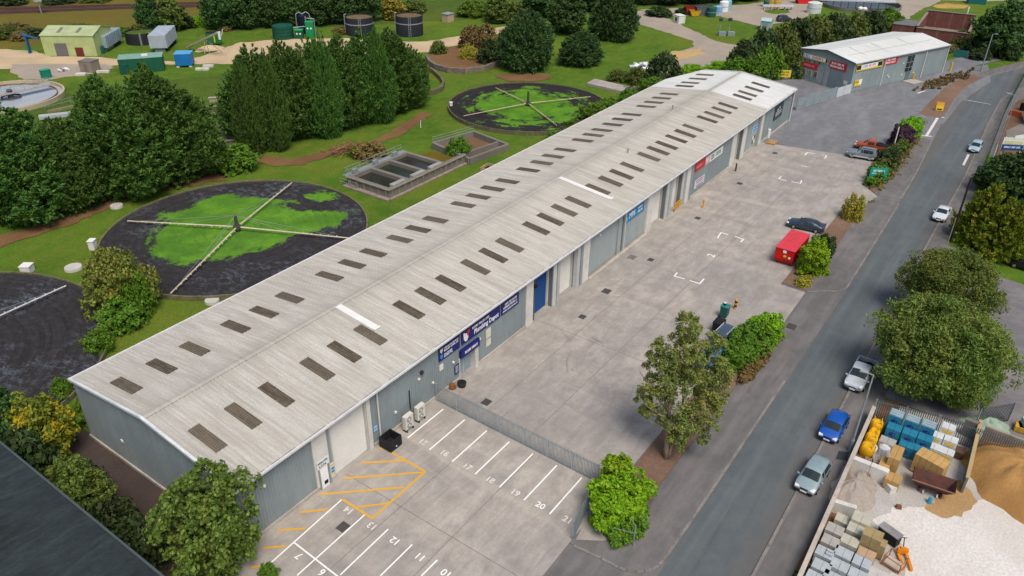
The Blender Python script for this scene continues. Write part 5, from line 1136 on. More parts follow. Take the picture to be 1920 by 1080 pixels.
for i in range(3):
    k=M(of); k.box((SX0+1.5+i*4.2,SY1-.1,hz+.35),(.9,.5,.7)); k.build('sluice_gear',GALV,t)
S2=[at(*q)[:2] for q in ((880,308),(952,281),(888,256),(812,278))]
t=thing('empty_tank','drained brick tank with rubble inside, right of the settlement tank','tank',(S2[0][0],S2[0][1],0)); of=(S2[0][0],S2[0][1],0)
k=M(of); 
for i in range(4):
    a=Vector((*S2[i],.5));b=Vector((*S2[(i+1)%4],.5)); k.bar(a,b,.5,1.0+.012*i)
k.bar((*[(S2[0][j]*.75+S2[3][j]*.25) for j in(0,1)],.45),(*[(S2[1][j]*.75+S2[2][j]*.25) for j in(0,1)],.45),.35,.9); k.build('tank_wall',CONCW,t)
k=M(of); k.sheet([((p[0]-S2[0][0])*.96+S2[0][0],(p[1]-S2[0][1])*.96+S2[0][1]) for p in S2],.15); k.build('rubble_floor',m_gravel('rubble',lin('#8a6a50'),lin('#6d5a4a'),.5),t)
rails(t,[S2[3],S2[2]],1.0,of,z=.9)
for (px,py,w_,lb) in [(918,318,2.2,'timber edged pit at the edge of the warehouse roof'),]:
    p=at(px,py); t=thing('open_pit',lb,'pit',(p.x,p.y,0),.1); k=M()
    for a,b in (((-w_/2,-1),(w_/2,-1)),((w_/2,-1),(w_/2,1)),((w_/2,1),(-w_/2,1)),((-w_/2,1),(-w_/2,-1))): k.bar((*a,.25),(*b,.25),.15,.5)
    k.build('pit_edge',mat('#b09a78',.8,.2),t); k=M(); k.sheet([(-w_/2,-1),(w_/2,-1),(w_/2,1),(-w_/2,1)],.08); k.build('pit_floor',BLACK,t)
# log pile
p=at(648,283); t=thing('log_pile','tangled pile of cut reddish branches in front of the cypresses','log pile',(p.x,p.y,0),rad(-10))
g=random.Random(4)
for j in range(90):
    k=M(); x,y=g.gauss(0,1.8),g.gauss(0,.9); z=max(.1,1.5-.3*abs(x)-.35*abs(y))*g.random()+.12; a=g.gauss(.4,1.1); L=g.uniform(.7,2.2); d=Vector((math.cos(a),math.sin(a),g.uniform(-.25,.3)))*L/2
    q=Vector((x,y,z)); a_=q-d;b_=q+d; a_.z=max(a_.z,.06); b_.z=max(b_.z,.06); k.tube(a_,b_,g.uniform(.03,.08),.03,6); k.build('log',mat(g.choice(('#8a5f48','#7a5644','#9a7658')),.9,.25,2,8),t)
place_tree(bushb,'heap of cut brushwood right of the log pile',692,293,272,70,rot=.4); place_tree(bushg,'green regrowth on the brushwood heap',668,292,276,34,rot=.4)
# stone planting ring
RP=[at(*q) for q in [(800,112),(806,122),(818,130),(840,136),(870,138),(905,134),(938,122)]]
t=thing('stone_wall','curved rubble stone wall of the old planting ring','wall',(RP[0].x,RP[0].y,0)); k=M(RP[0])
for a,b in zip(RP,RP[1:]): k.bar((a.x,a.y,.55),(b.x+(b.x-a.x)*.03,b.y+(b.y-a.y)*.03,.55),.7,1.1+rnd.uniform(-.05,.05))
k.build('stonework',STONE,t)
RQ=[at(*q) for q in [(796,128),(812,137),(826,150),(832,160),(828,170),(816,176),(803,179)]]
t=thing('stone_wall','low curved stone wall hugging the end of the cypress belt','wall',(RQ[0].x,RQ[0].y,0)); k=M(RQ[0])
for a,b in zip(RQ,RQ[1:]): k.bar((a.x,a.y,.45),(b.x+(b.x-a.x)*.04,b.y+(b.y-a.y)*.04,.45),.5,.9+rnd.uniform(-.04,.04))
k.build('stonework',STONED,t)
lay('gravel_bed',[(800,105),(812,118),(826,126),(850,131),(880,132),(915,128),(940,118),(920,95),(860,88),(820,92)],EARTH,rough=.3)
# overgrown base by the warehouse end
B4=[at(*q)[:2] for q in [(1100,160),(1168,176),(1185,168),(1115,152)]]
k=M((B4[0][0],B4[0][1],0)); k.prism(B4,0,.5); tag(k.build('concrete_slab',mat('#a59b96',.85,.2)),'low concrete base beside the warehouse end, partly overgrown','base')
for i,(px,py,r,lb) in enumerate([(1180,172,1.2,'heap of dark rubble at the end of the concrete base'),]):
    p=at(px,py); t=thing('rubble_heap',lb,'rubble',(p.x,p.y,0)); g=random.Random(8)
    for j in range(16):
        k=M(); k.box((g.gauss(0,r),g.gauss(0,r*.7),.25+g.random()*.3),(g.uniform(.3,.9),g.uniform(.3,.8),g.uniform(.3,.6)),rz=g.random()*3); k.build('block',mat(g.choice(('#4a4643','#6a645e','#8b857c')),.9,.2),t)
p=at(1204,127); t=thing('rubble_heap','heap of white sheeting and broken stone by the gravel track','rubble',(p.x,p.y,0)); g=random.Random(9)
for j in range(26):
    k=M(); q=(g.gauss(0,1.6),g.gauss(0,1.2)); k.box((q[0],q[1],.2+max(0,.7-.25*math.hypot(*q))*g.random()*1.6),(g.uniform(.4,1.2),g.uniform(.4,1.0),g.uniform(.2,.5)),rz=g.random()*3,rot=Matrix.Rotation(g.random()*3,3,'Z')@Matrix.Rotation(g.uniform(-.5,.5),3,'X')); k.build('block',mat(g.choice(('#e4e6ea','#cfd4dc','#aab0ba','#f0f0f0')),.8,.1),t)
# ------------------------------------------------------------------ street and yard furniture
def palisade(label,a,b,h,m,name='palisade_fence',step=.16,z0=0,cat='fence',rail=GALV,solid=False,pw=.07):
    a=Vector((a[0],a[1],0));b=Vector((b[0],b[1],0));L=(b-a).length; rz=math.atan2(b.y-a.y,b.x-a.x)
    t=thing(name,label,cat,(a.x,a.y,z0),rz)
    n=max(1,round(L/2.6))
    for i in range(n+1):
        k=M(); k.box((L*i/n,.05,h/2),(.09,.09,h)); k.build('post',rail,t)
    for i in range(n):
        k=M(); x0=L*i/n+.05;x1=L*(i+1)/n-.05
        if solid: k.box(((x0+x1)/2,0,h/2),(x1-x0,.05,h-.1))
        else:
            x=x0+step/2
            while x<x1: k.box((x,0,h/2),(pw,.02,h-.1)); k.box((x,0,h-.02),(pw*.5,.02,.1)); x+=step
        k.build('panel',m,t)
        for zz in (h-.22,.25): k=M(); k.box(((x0+x1)/2,.035,zz),(x1-x0,.04,.07)); k.build('rail',rail,t)
    return t
FENCEM=mat('#8c989d',.5,.12,2,10,metal=.2)
palisade('long grey steel fence dividing the car park from the yard',(41.4,37.2),(41.1,20.2),1.95,FENCEM,name='steel_fence',z0=.1,step=.13,pw=.045,rail=mat('#b4bec2',.45,.1,2,8,metal=.2))
a=at(1075,1012,.1);b=at(1102,955,.1)
palisade('folded back grey steel gate leaf beside the lime green hedge',a,b,1.95,FENCEM,name='steel_gate',z0=.1,step=.12,pw=.05,cat='gate')
p=at(1187,1023,.1); k=M((p.x,p.y,.1)); k.tube((p.x,p.y,.1),(p.x,p.y,2.2),.05,.05,8); k.bar((p.x,p.y,2.1),(p.x+.9,p.y+1.1,1.9),.04,.04); k.bar((p.x,p.y,1.4),(p.x-.3,p.y+1.5,1.2),.04,.04); tag(k.build('fence_post',GALV),'galvanised post with bracing wires at the foot of the lime hedge','post')
palisade('grey sheet fence between the warehouse corner and the trade shop',at(1492,207,.1),at(1566,184,.1),2.3,mat('#8b989d',.5,.1,1,6),name='sheet_fence',z0=.1,solid=True)
palisade('two pale banner panels at the shop end of the sheet fence',at(1567,183.5,.1),at(1594,175,.1),2.0,mat('#c3ccd0',.5,.12,1,5),name='banner_fence',z0=.1,solid=True)
palisade('dark sheet fence behind the yard, below the tall hedge',at(1440,152),at(1506,140),2.0,mat('#4a5a60',.6,.15,1,5),name='sheet_fence',solid=True)
def banner(label,px,py,w,h,m,rz,z=1.4,marks=None,cat='banner'):
    p=at(px,py,z); return sign(label,p.x,p.y,p.z,w,h,rz,m,cat=cat,name='banner')
s=banner('yellow banner with black writing on the dark fence below the hedge',1471,138,2.6,1.5,INKY,rad(-62)); scribble(s,'lettering',-1.0,1.0,.3,.35,INKK,seed=120); scribble(s,'lettering',-1.0,1.0,-.25,.35,INKK,seed=121)
s=banner('light blue banner with white writing on the dark fence below the hedge',1490,134,2.6,1.2,mat('#3a9fc9',.5),rad(-62)); scribble(s,'lettering',-1.0,1.0,.1,.4,INKW,seed=122)
# car park bits
def condenser(label,px,py):
    p=at(px,py,.1); t=thing('air_conditioner',label,'air conditioner',(p.x,p.y,.1)); 
    k=M(); k.box((0,0,.95),(.98,.42,1.4)); k.build('casing',mat('#cfccc2',.5,.06),t,bevel=.03)
    for z in(.62,1.25):
        k=M(); k.tube((-.06,-.2,z),(-.06,-.235,z),.27,.27,18); o=k.build('fan_grille',mat('#8f9092',.5),t); k=M(); k.tube((-.06,-.235,z),(-.06,-.25,z),.09,.09,10); k.build('fan_hub',WHITE,o)
    for x in(-.38,.38):
        k=M(); k.box((x,0,.12),(.1,.5,.25)); k.build('foot',DARK,t)
    k=M(); k.box((.52,.05,.9),(.08,.2,.5)); k.build('valve_cover',DARK,t); return t
condenser('left of two outdoor air conditioning units with twin fans',766,805); condenser('right of two outdoor air conditioning units with twin fans',788,787)
p=at(733,836,.1); t=thing('waste_crate','open black plastic crate beside the drainpipe','crate',(p.x,p.y,.1)); k=M()
for c,s_ in (((0,-.62,.6),(1.35,.08,1.0)),((0,.62,.6),(1.35,.08,1.0)),((-.64,0,.6),(.08,1.16,1.0)),((.64,0,.6),(.08,1.16,1.0)),((0,0,.18),(1.2,1.16,.1))): k.box(c,s_)
k.build('tub',mat('#222327',.7,.15),t)
for x in(-.5,.5):
    k=M(); k.box((x,0,.06),(.16,1.2,.12)); k.build('skid',BLACK,t)
k=M(); k.box((0,-.67,.35),(.12,.03,.1)); k.build('label_plate',PLATE,t)
p=at(866,724,.1); t=thing('planter','half barrel planter with brown dead plant by the fence end','planter',(p.x,p.y,.1)); k=M(); k.tube((0,0,0),(0,0,.45),.36,.45,14); k.build('tub',mat('#3c3430',.8,.2),t); k=M(); k.tube((0,0,.45),(0,0,.5),.4,.36,12); k.build('soil',BLACK,t)
p=at(848,727,.1); k=M((p.x,p.y,.1)); k.tube((p.x,p.y,.1),(p.x,p.y,.5),.42,.3,9); k.tube((p.x,p.y,.5),(p.x,p.y,.62),.3,.12,9); tag(k.build('leaf_sack',mat('#7a4f2e',.9,.25,3,9)),'brown sack of leaves next to the half barrel planter','sack')
def bollard(label,px,py,h,r,m,band=None,name='bollard'):
    p=at(px,py,.1); t=thing(name,label,'bollard',(p.x,p.y,.1)); k=M(); k.tube((0,0,0),(0,0,h*.93),r,r,12); k.tube((0,0,h*.93),(0,0,h),r,r*.6,12); k.build('tube',m,t)
    if band: 
        for z in band[0]: k=M(); k.tube((0,0,z),(0,0,z+.22),r+.012,r+.012,12); k.build('band',band[1],t)
YB=mat('#d09a22',.5,.15,2,8)
bollard('yellow bollard standing out in the yard',1318,389,1.2,.13,YB); bollard('dark bollard standing off a white pier',1379,321,1.3,.12,mat('#37302e',.7,.2)); bollard('yellow and black banded bollard beside the green bin',1378,579,1.25,.15,YB,((.3,.8),BLACK))
bollard('yellow bollard left of the shop roller door',1561,163,1.5,.2,mat('#d9d27a',.5)); bollard('yellow bollard right of the shop roller door',1573,167,1.5,.2,mat('#d9d27a',.5)); bollard('yellow bollard on the step by the shop side door',1711,150,1.6,.16,YB); bollard('yellow bollard at the far corner of the shop',1781,134,2.0,.22,mat('#c9b24a',.5)); 
p=at(1270,392,.1); t=thing('yellow_barrier','yellow steel barrier standing in front of the cream roller doors','barrier',(p.x,p.y,.1),rad(3)); k=M()
for x in(-1.1,1.1): k.box((x,0,.6),(.1,.1,1.2))
for z in(.25,.7,1.15): k.box((0,0,z),(2.1,.06,.1))
for i in range(6): k.box((-.9+i*.36,0,.7),(.12,.05,.9))
k.build('frame',YB,t)
p=at(1297,362,.1); t=thing('gas_locker','grey locker with red signs against the wall beside the red sign','locker',(p.x-1.4,p.y+.0,.1)); k=M(); k.box((0,0,1.0),(1.1,.7,2.0)); k.build('cabinet',GALV,t); 
for x,z in((-.25,1.7),(.25,1.3)): k=M(); k.box((x,-.37,z),(.45,.03,.4)); k.build('warning_plate',INKR,t)
k=M(); k.box((0,0,2.05),(1.25,.8,.1)); k.build('roof',mat('#b64a4a',.6),t)
p=at(1447,268,.1); k=M((p.x,p.y,.1)); k.box((p.x,p.y,.22),(2.0,1.5,.24)); tag(k.build('timber_pallet',mat('#a5835a',.85,.2)),'tan pallet board lying at the edge of the tarmac','pallet')
post('gas_bottle','white gas bottle standing by the far entrance','bottle',1440,258,1.5,.28,WHITE,.1)
p=at(1357,594,.1); t=thing('wheelie_bin','tall green bin beside the broad hedge','bin',(p.x,p.y,.1)); k=M(); k.box((0,0,.75),(.75,.75,1.2),taper=1.12); k.build('body',mat('#1f5a52',.5,.1),t,bevel=.05); k=M(); k.box((0,0,1.4),(.9,.9,.1)); k.build('lid',mat('#2f7a70',.5,.1),t,bevel=.03); k=M(); k.tube((0,.1,1.45),(0,.1,1.7),.14,.14,10); k.build('cap',BLACK,t); k=M(); k.tube((0,.1,1.7),(0,.1,1.76),.14,.14,10); k.build('cap_top',WHITE,t)
k=M(); 
for x in(-.3,.3): k.tube((x-.05,.38,.14),(x+.05,.38,.14),.14,.14,10)
k.build('wheels',BLACK,t)
p=at(1346,620,.1); t=thing('waste_bin','low black bin between the estate car and the hedge','bin',(p.x,p.y,.1)); k=M(); k.box((0,0,.6),(1.2,.9,1.1),taper=1.08); k.build('body',mat('#1d211e',.6,.1),t,bevel=.06); k=M(); k.box((0,0,1.2),(1.35,1.02,.1)); k.build('lid',BLACK,t,bevel=.04)
# lamp posts, poles and boards
def lamp(label,px,py,pt,rz,r=.09,arm=.9,m=GALV,name='street_lamp'):
    p=at(px,py,.1); h=zat(p,pt)-.1; t=thing(name,label,'street lamp',(p.x,p.y,.1),rz)
    k=M(); k.tube((0,0,0),(0,0,1.3),r*1.5,r*1.5,10); k.tube((0,0,1.3),(0,0,h),r,r*.7,10); k.build('column',m,t)
    k=M(); k.tube((0,0,h-.05),(arm*.5,0,h+.08),.04,.04,7); k.build('bracket',m,t); k=M(); k.box((arm*.8,0,h+.1),(.7,.24,.14),taper=.8); k.build('lantern',mat('#9aa1a4',.5),t,bevel=.03)
lamp('grey street lamp beside the blue hatchback at the yard wall',1593,846,703,rad(100)); lamp('street lamp at the tip of the far gravel strip beyond the shop',1839,134,64,rad(-80),r=.14); lamp('tall street lamp by the pale blue hatchback',1853,318,178,rad(90),r=.1)
def pole(label,px,py,pt,r,m,name='pole',cat='pole',z0=.1):
    p=at(px,py,z0); h=zat(p,pt); k=M((p.x,p.y,z0)); k.tube((p.x,p.y,z0),(p.x,p.y,h-.1),r,r*.8,9); k.tube((p.x,p.y,h-.1),(p.x,p.y,h),r*.85,r*.6,9); return tag(k.build(name,m),label,cat)
pole('dark wooden telegraph pole beside the white saloon',1781,452,333,.14,mat('#2e2622',.9,.2),'telegraph_pole'); pole('thin pale post in front of the yellow green conifer',1776,458,408,.06,mat('#9a9a80',.7),'thin_post'); pole('white pole rising from the roadside hedge behind the off-roader',1673,285,238,.1,WHITE,'flag_pole'); pole('white pole beside the estate board',1854,318,271,.1,mat('#d9d6cc',.6),'flag_pole'); pole('second thin grey pole leaning close to the tall street lamp',1861,310,196,.06,GALV,'thin_post')
def board(label,px,py,w,h,legs,rz,m,zc=1.9,name='board_sign',post=GALV):
    p=at(px,py,zc); t=thing(name,label,'sign',(p.x,p.y,.1),rz)
    for x in legs: k=M(); k.box((x,.05,(zc+h/2)/2),(.09,.09,zc+h/2)); k.build('post',post,t)
    k=M(); k.box((0,0,zc-.1),(w,.06,h)); k.build('board',m,t); return t,zc-.1
t,z=board('teal green advertising board standing in the roadside hedge',1647,325,2.4,1.7,(-.9,.9),rad(-60),mat('#12a08c',.45)); scribble(t,'lettering',-.8,.9,z+.4,.3,INKW,y=-.04,seed=130); scribble(t,'lettering',-.9,.9,z-.0,.16,INKW,y=-.04,seed=131); k=M(); k.box((0,-.04,z-.5),(1.2,.014,.2)); k.build('stripe',INKB,t)
t,z=board('dark blue board with white arrow like mark by the right fence',1845,321,2.4,1.8,(-.8,.8),rad(-50),mat('#15406e',.45),1.6); k=M(); k.bar((-.5,-.04,z-.3),(.2,-.04,z+.5),.014,.25); k.bar((.0,-.041,z+.15),(.55,-.041,z-.35),.014,.22); k.bar((-.35,-.042,z-.4),(.1,-.042,z-.1),.014,.2); k.build('emblem',mat('#7fc3e8',.5),t); k=M(); k.box((.8,-.04,z-.1),(.25,.014,.35)); k.build('emblem',INKW,t)
t,z=board('estate board of white and blue panels on two tall white posts',1900,270,3.2,2.0,(-1.3,1.3),rad(-62),WHITE,4.2,post=WHITE); k=M(); k.box((0,-.05,z-.55),(3.1,.03,.9)); k.build('panel',mat('#1f4a86',.5),t); scribble(t,'lettering',-1.2,1.2,z-.5,.3,INKW,y=-.08,seed=140); k=M(); k.box((0,-.05,z+.25),(2.6,.03,.5)); k.build('panel',mat('#d8d6a8',.5),t)
k=M(); k.box((1.0,.6,z+.3),(2.6,.06,2.0),rz=.5); k.build('board',WHITE,t)
p=at(1760,207,.13); t=thing('advertising_board','small yellow and orange pavement board by the gravel strip','sign',(p.x,p.y,.13),rad(-75)); 
for sd in(1,-1): k=M(); k.box((0,sd*.25,.8),(1.3,.06,1.6),rot=Matrix.Rotation(sd*.16,3,'X')); k.build('panel',mat('#e0a23a',.5),t)
k=M(); k.box((0,-.40,.5),(1.25,.04,.8),rot=Matrix.Rotation(-.16,3,'X')); k.build('poster',INKY,t); k=M(); k.box((0,-.44,.35),(.9,.03,.25),rot=Matrix.Rotation(-.16,3,'X')); k.build('lettering',INKK,t)
GREENF=mat('#2c5c4c',.6,.15,2,8)
palisade('dark green mesh fence along the right side of the road',at(1838,335),at(1884,212),2.0,GREENF,name='mesh_fence',step=.14,pw=.04,rail=GREENF); palisade('far stretch of dark green mesh fence at the road bend',at(1886,208),at(1922,140),2.0,GREENF,name='mesh_fence',step=.14,pw=.04,rail=GREENF)
for (px,py,r,lb) in [(1917,208,.7,'black tyre stack on the brown plot'),]:
    p=at(px,py); t=thing('tyre_stack',lb,'tyres',(p.x,p.y,.1))
    for i in range(5):
        k=M(); k.ring((0,0),.32,.62,i*.28,i*.28+.25,16); k.build('tyre',RUBBER,t)
p=at(1917,228); t=thing('site_cabin','dark blue site cabin with white base at the right edge','cabin',(p.x,p.y-1.5,.1),rad(10)); k=M(); k.box((0,0,1.4),(5,2.4,2.3)); k.build('walls',mat('#23404f',.5),t,bevel=.03); k=M(); k.box((0,0,.2),(5.2,2.6,.2)); k.build('base',WHITE,t); k=M(); k.box((-2.52,0,1.6),(.04,1.2,.8)); k.build('window',GLASS,t)
p=at(1902,219); t=thing('barrier','orange plastic barrier on the brown plot','barrier',(p.x,p.y,.1),rad(70)); k=M(); k.box((0,0,.5),(2.4,.3,1.0),taper=.8); k.build('panel',mat('#b1512f',.6,.15),t,bevel=.04); k=M(); k.box((0,0,.06),(2.2,.6,.12)); k.build('foot',mat('#8f3f26',.7),t)
# ------------------------------------------------------------------ builders' merchant yard, bottom right
SL=-.012
def wallseg(label,a,b,h,w,m,name='concrete_wall',cap=None,cat='wall'):
    a=Vector((a[0],a[1],0));b=Vector((b[0],b[1],0)); t=thing(name,label,cat,(a.x,a.y,0),math.atan2(b.y-a.y,b.x-a.x)); L=(b-a).length
    n=max(1,round(L/1.8))
    for i in range(n):
        k=M(); k.box((L*(i+.5)/n,0,h/2),(L/n-.03,w,h+.03*(i%2))); k.build('wall_panel',m,t,bevel=.015)
    if cap: k=M(); k.box((L/2,0,h+.06),(L,w+.1,.08)); k.build('coping',cap,t)
    return t
T0=at(1640,762,1.4);T1=at(1508,1085,1.4)
wallseg("pale concrete panel wall between the pavement and the builders' yard",(T1.x-6,T1.y+.2),(T0.x,T0.y),1.4,.22,mat('#a39a8e',.85,.2,.8,6),cap=mat('#b3aaa0',.85,.2))
PALI=mat('#5a666d',.5,.15,2,8,metal=.3)
fa=at(1645,749,2.3);fb=at(1762,778,2.3);fc=at(1925,832,2.3)
palisade("grey palisade fence behind the yellow bags and blue pallets",fa,fb,2.3,PALI,step=.17); palisade('grey palisade fence behind the sand heap',fb+Vector((0,-.15,0)),fc,2.3,PALI,step=.17)
ga=at(1828,800);gb=at(1890,790); palisade('dark palisade gate panel standing in the lot behind the yard',ga,gb,2.1,mat('#3a444c',.5,.15,2,8),name='palisade_gate',step=.17,cat='gate')
p=at(1850,797); t=foliage('sheeting',P_bush,.9,1.2,60,20,.3,mat('#8fa392',.7,.1),seed=91,clr=.5) if False else None
def mound(label,name,cx,cy,rx,ry,h,m,seed,n=40,rings=14,z0=0,pw=1.25,cat='heap'):
    g=random.Random(seed); ph=[g.random()*6.28 for _ in range(6)]; vs=[(0,0,h)];fs=[]
    for j in range(1,rings+1):
        u=j/rings
        for i in range(n):
            a=2*math.pi*i/n; lob=1+.12*math.sin(2*a+ph[0])+.08*math.sin(3*a+ph[1])+.05*math.sin(7*a+ph[2])+.03*math.sin(11*a+ph[3])
            z=h*max(0,(1-u**pw))+.07*h*math.sin(5*a+ph[4]+u*6)*u*(1-u)*4+.05*h*math.sin(9*a+ph[5]-u*9)*u*(1-u)*4
            vs.append((rx*u*lob*math.cos(a),ry*u*lob*math.sin(a),max(0,z)))
    for i in range(n): fs.append((0,1+i,1+(i+1)%n))
    for j in range(rings-1):
        for i in range(n): a=1+j*n+i;b=1+j*n+(i+1)%n; fs.append((a,a+n,b+n,b))
    k=M(); k.add(vs,fs); o=k.build(name,m,smooth=True,loc=(cx,cy,z0)); return tag(o,label,cat)
sp=at(1898,892); mound('big heap of orange brown building sand','sand_heap',sp.x,sp.y-.6,4.6,4.6,1.9,m_gravel('building_sand',lin('#b88f5a'),lin('#a37a48'),.08,bs=.4),3,pw=2.0)
sp=at(1592,915); mound('low heap of pale grey grit behind the wall','grit_heap',sp.x,sp.y-.3,3.0,1.9,1.1,m_gravel('grey_grit',lin('#b3a79c'),lin('#a0978f'),.1,bs=.4),4)
sp=at(1850,797); mound('pale green plastic sheeting in a heap behind the sand','sheeting',sp.x,sp.y,1.3,2.0,.9,mat('#8fa391',.5,.15,2,8),9)
BLK=mat('#d2cfc9',.85,.15,.8,6)
a=at(1594,878);b=at(1660,905); wallseg('white concrete block wall between the bags and the grit heap',a,b,1.25,.5,BLK); 
a=at(1662,912);b=at(1674,926); wallseg('low end blocks of the white block wall',a,b,.6,.6,BLK)
a=at(1556,958);b=at(1600,972); wallseg('white topped block wall between the grit heap and the grey block packs',a,b,1.2,.4,BLK)
a=at(1828,815);b=at(1802,925); wallseg('grey divider wall between the rusty skip and the sand heap',a,b,1.6,.18,mat('#77746f',.85,.2),cap=mat('#b09a70',.85))
a=at(1836,828);b=at(1925,862); wallseg('concrete wall behind the sand heap',a,b,1.8,.25,mat('#8f877d',.85,.2))
a=at(1800,812);b=at(1826,822); wallseg('short concrete block wall left of the sand heap',a,b,1.7,.4,mat('#7d7872',.85,.2))
def pack(label,px,py,zt,dx,dy,hgt,m,rz=0,z0=None,rows=3,name='block_pack',cat='pack',group=None,pallet=True,strap=None,cols=2,wrap=None):
    p=at(px,py,zt); zb=zt-hgt if z0 is None else z0
    t=thing(name,label,cat,(p.x,p.y,max(.02,zb)),rz,group); H=zt-max(.02,zb); b0=.13 if pallet else 0
    k=M(); lh=(H-b0)/rows
    for r in range(rows):
        for c in range(cols): 
            w=dy/cols; k.box((0,-dy/2+w*(c+.5),b0+lh*(r+.5)),(dx*(1 if r%2 else .985),w-.02,lh-.015))
    k.build('goods',m,t)
    if pallet:
        k=M()
        for y in(-.42,0,.42): k.box((0,y*dy,.05),(dx,.1,.1))
        for i in range(5): k.box((-dx*.4+i*dx*.2,0,.115),(.12,dy,.025))
        k.build('pallet',mat('#9a7d55',.9,.2),t)
    if strap:
        k=M(); k.box((0,.0,b0+(H-b0)/2+.01),(dx+.02,.04,H-b0+.012)); k.build('strap',strap,t)
    if wrap:
        for (y,z,w,h_,mm) in wrap: k=M(); k.box((-dx/2-.012,y,z),(.02,w,h_)); k.build('printed_mark',mm,t)
    return t
GB=mat('#a7a29b',.85,.12,1.5,8); GC=mat('#b6b3a3',.85,.1,1.5,8); GBL=mat('#a9b1b4',.8,.1,1.5,8); TAN=mat('#b2905a',.8,.12,1.5,8); TANG=mat('#9c8a62',.8,.12,1.5,8)
G1='packs of concrete blocks stacked along the yard wall'
for (x,y,m,lb,st) in [(1566,991,GB,'brownish grey block pack nearest the wall, first below the block wall',None),(1558,1013,GB,'brownish grey block pack nearest the wall, second below the block wall',None),(1547,1035,GBL,'bluish grey block pack nearest the wall with loose blocks on top',None),(1541,1060,GBL,'uneven grey block pack nearest the wall, last fully seen',None),(1529,1082,GBL,'grey block pack nearest the wall, cut by the bottom edge',None),
 (1606,991,GC,'cream grey block pack in the middle row beside the tan pack',None),(1594,1013,GC,'cream grey block pack in the middle row, second from the top',None),(1582,1036,GBL,'pale block pack in the middle row, third from the top',None),(1575,1059,GBL,'pale block pack in the middle row, fourth from the top',None),(1561,1082,GBL,'block pack in the middle row cut by the bottom edge',None),(1617,1053,GBL,'bluish block pack with a dark strap mark below the tan packs',mat('#2c3f8a',.6)),(1609,1077,GBL,'bluish block pack right of the middle row at the bottom edge',None)]:
    t=pack(lb,x,y,1.35,.95,1.2,1.33,m,SL,group=G1,strap=st,rows=4)
    if x==1547:
        for i in range(2): k=M(); k.box((-.1+.3*i,-.3,1.41),(.22,.45,.16)); k.build('loose_block',GBL,t)
pack('low cream block pack against the block wall',1583,973,1.0,.9,1.2,.98,GC,SL,group=G1); pack('tall cream block pack standing at the head of the middle row',1617,971,1.6,1.1,1.3,1.58,GC,SL,group=G1,rows=5)
pack('tall tan wrapped pack beside the grey blocks',1638,1000,2.2,1.0,1.3,2.18,TANG,SL,rows=6); pack('lower tan pack in front of the tall tan pack',1625,1037,1.2,.9,1.2,1.18,mat('#b3977c',.85,.12),SL); pack('narrow dark tan pack right of the tall tan pack',1652,1016,1.4,.8,.8,1.38,TANG,SL,cols=1)
pack('flat light grey slab pack at the bottom edge',1645,1078,.7,1.2,2.4,.68,mat('#b7b4b2',.8),SL,rows=2); pack('second flat slab pack at the bottom edge, right of the first',1690,1092,.6,1.1,1.6,.58,mat('#c0b5a8',.8),SL,rows=2)
p=at(1660,1008); t=thing('tool_rack','dark low rack of speckled stone samples beside the tan pack','rack',(at(1664,1012).x,at(1664,1012).y,.02),rad(-20)); k=M(); k.box((0,0,.45),(.7,1.5,.9)); k.build('frame',BLACK,t); k=M(); k.box((0,0,.95),(.75,1.6,.08)); k.build('top',m_gravel('speckled_slab',lin('#b9b7b6'),lin('#55565a'),.6),t)
# blue bagged pallets
TEAL=mat('#2a7894',.45,.1,1.2,8); GT='pallets of teal wrapped bags'
mk_=[(-.0,.62,.42,.2,INKW),(-.0,.56,.3,.14,mat('#26348f',.5))]
cols_=['left','middle','right']
for r,(zt,pts) in enumerate([(2.3,[(1682,776),(1712,786),(1742,796)]),(1.75,[(1678,800),(1707,810),(1736,820)]),(1.15,[(1674,823),(1701,832),(1729,842)])]):
    for c,(x,y) in enumerate(pts):
        if r==2 and c==0: continue
        t=pack('teal wrapped pallet of bags, %s of the %s row'%(cols_[c],['back','middle','front'][r]),x,y,zt,1.0,1.15,zt-.02,TEAL,SL,rows=2+(2-r),group=GT,wrap=[(0,zt-.5,.45,.3,mat('#24338c',.5)),(0,zt-.52,.3,.12,INKW)])
        if r==0: k=M(); [k.box((-.3+.3*i,0,zt+.02+.02*i),(.28,1.05,.1)) for i in range(3)]; k.build('top_bags',mat('#8ea5ad',.6,.12,2,8),t)
pack('grey wrapped pack in front of the teal pallets',1665,826,1.0,.95,1.25,.98,mat('#a5a29d',.6,.12),SL); pack('narrow teal pack standing in front of the teal pallets',1726,862,1.2,.5,.5,1.18,TEAL,SL,cols=1)
CEM=mat('#c9cccd',.5,.08,1.5,8); GCm='white and yellow cement pallets'
for (x,y,zt,lb) in [(1780,799,2.2,'white cement pallet standing on top of the others'),(1757,814,1.6,'white and yellow cement pallet left of the stack middle'),(1784,823,1.6,'white and yellow cement pallet right of the stack middle'),(1752,836,1.0,'low white cement pallet at the left front of the cement stack'),(1777,846,1.0,'low white cement pallet at the right front of the cement stack')]:
    pack(lb,x,y,zt,.9,1.05,zt-.02,CEM,SL,rows=3,group=GCm,wrap=[(0,zt-.35,.7,.28,mat('#d8b341',.5)),(0,zt-.75,.6,.12,mat('#8fa3b8',.5))])
pack('brown log pack beside the cement stack',1801,843,.8,.9,.7,.78,mat('#5d463a',.9,.3),SL,cols=1)
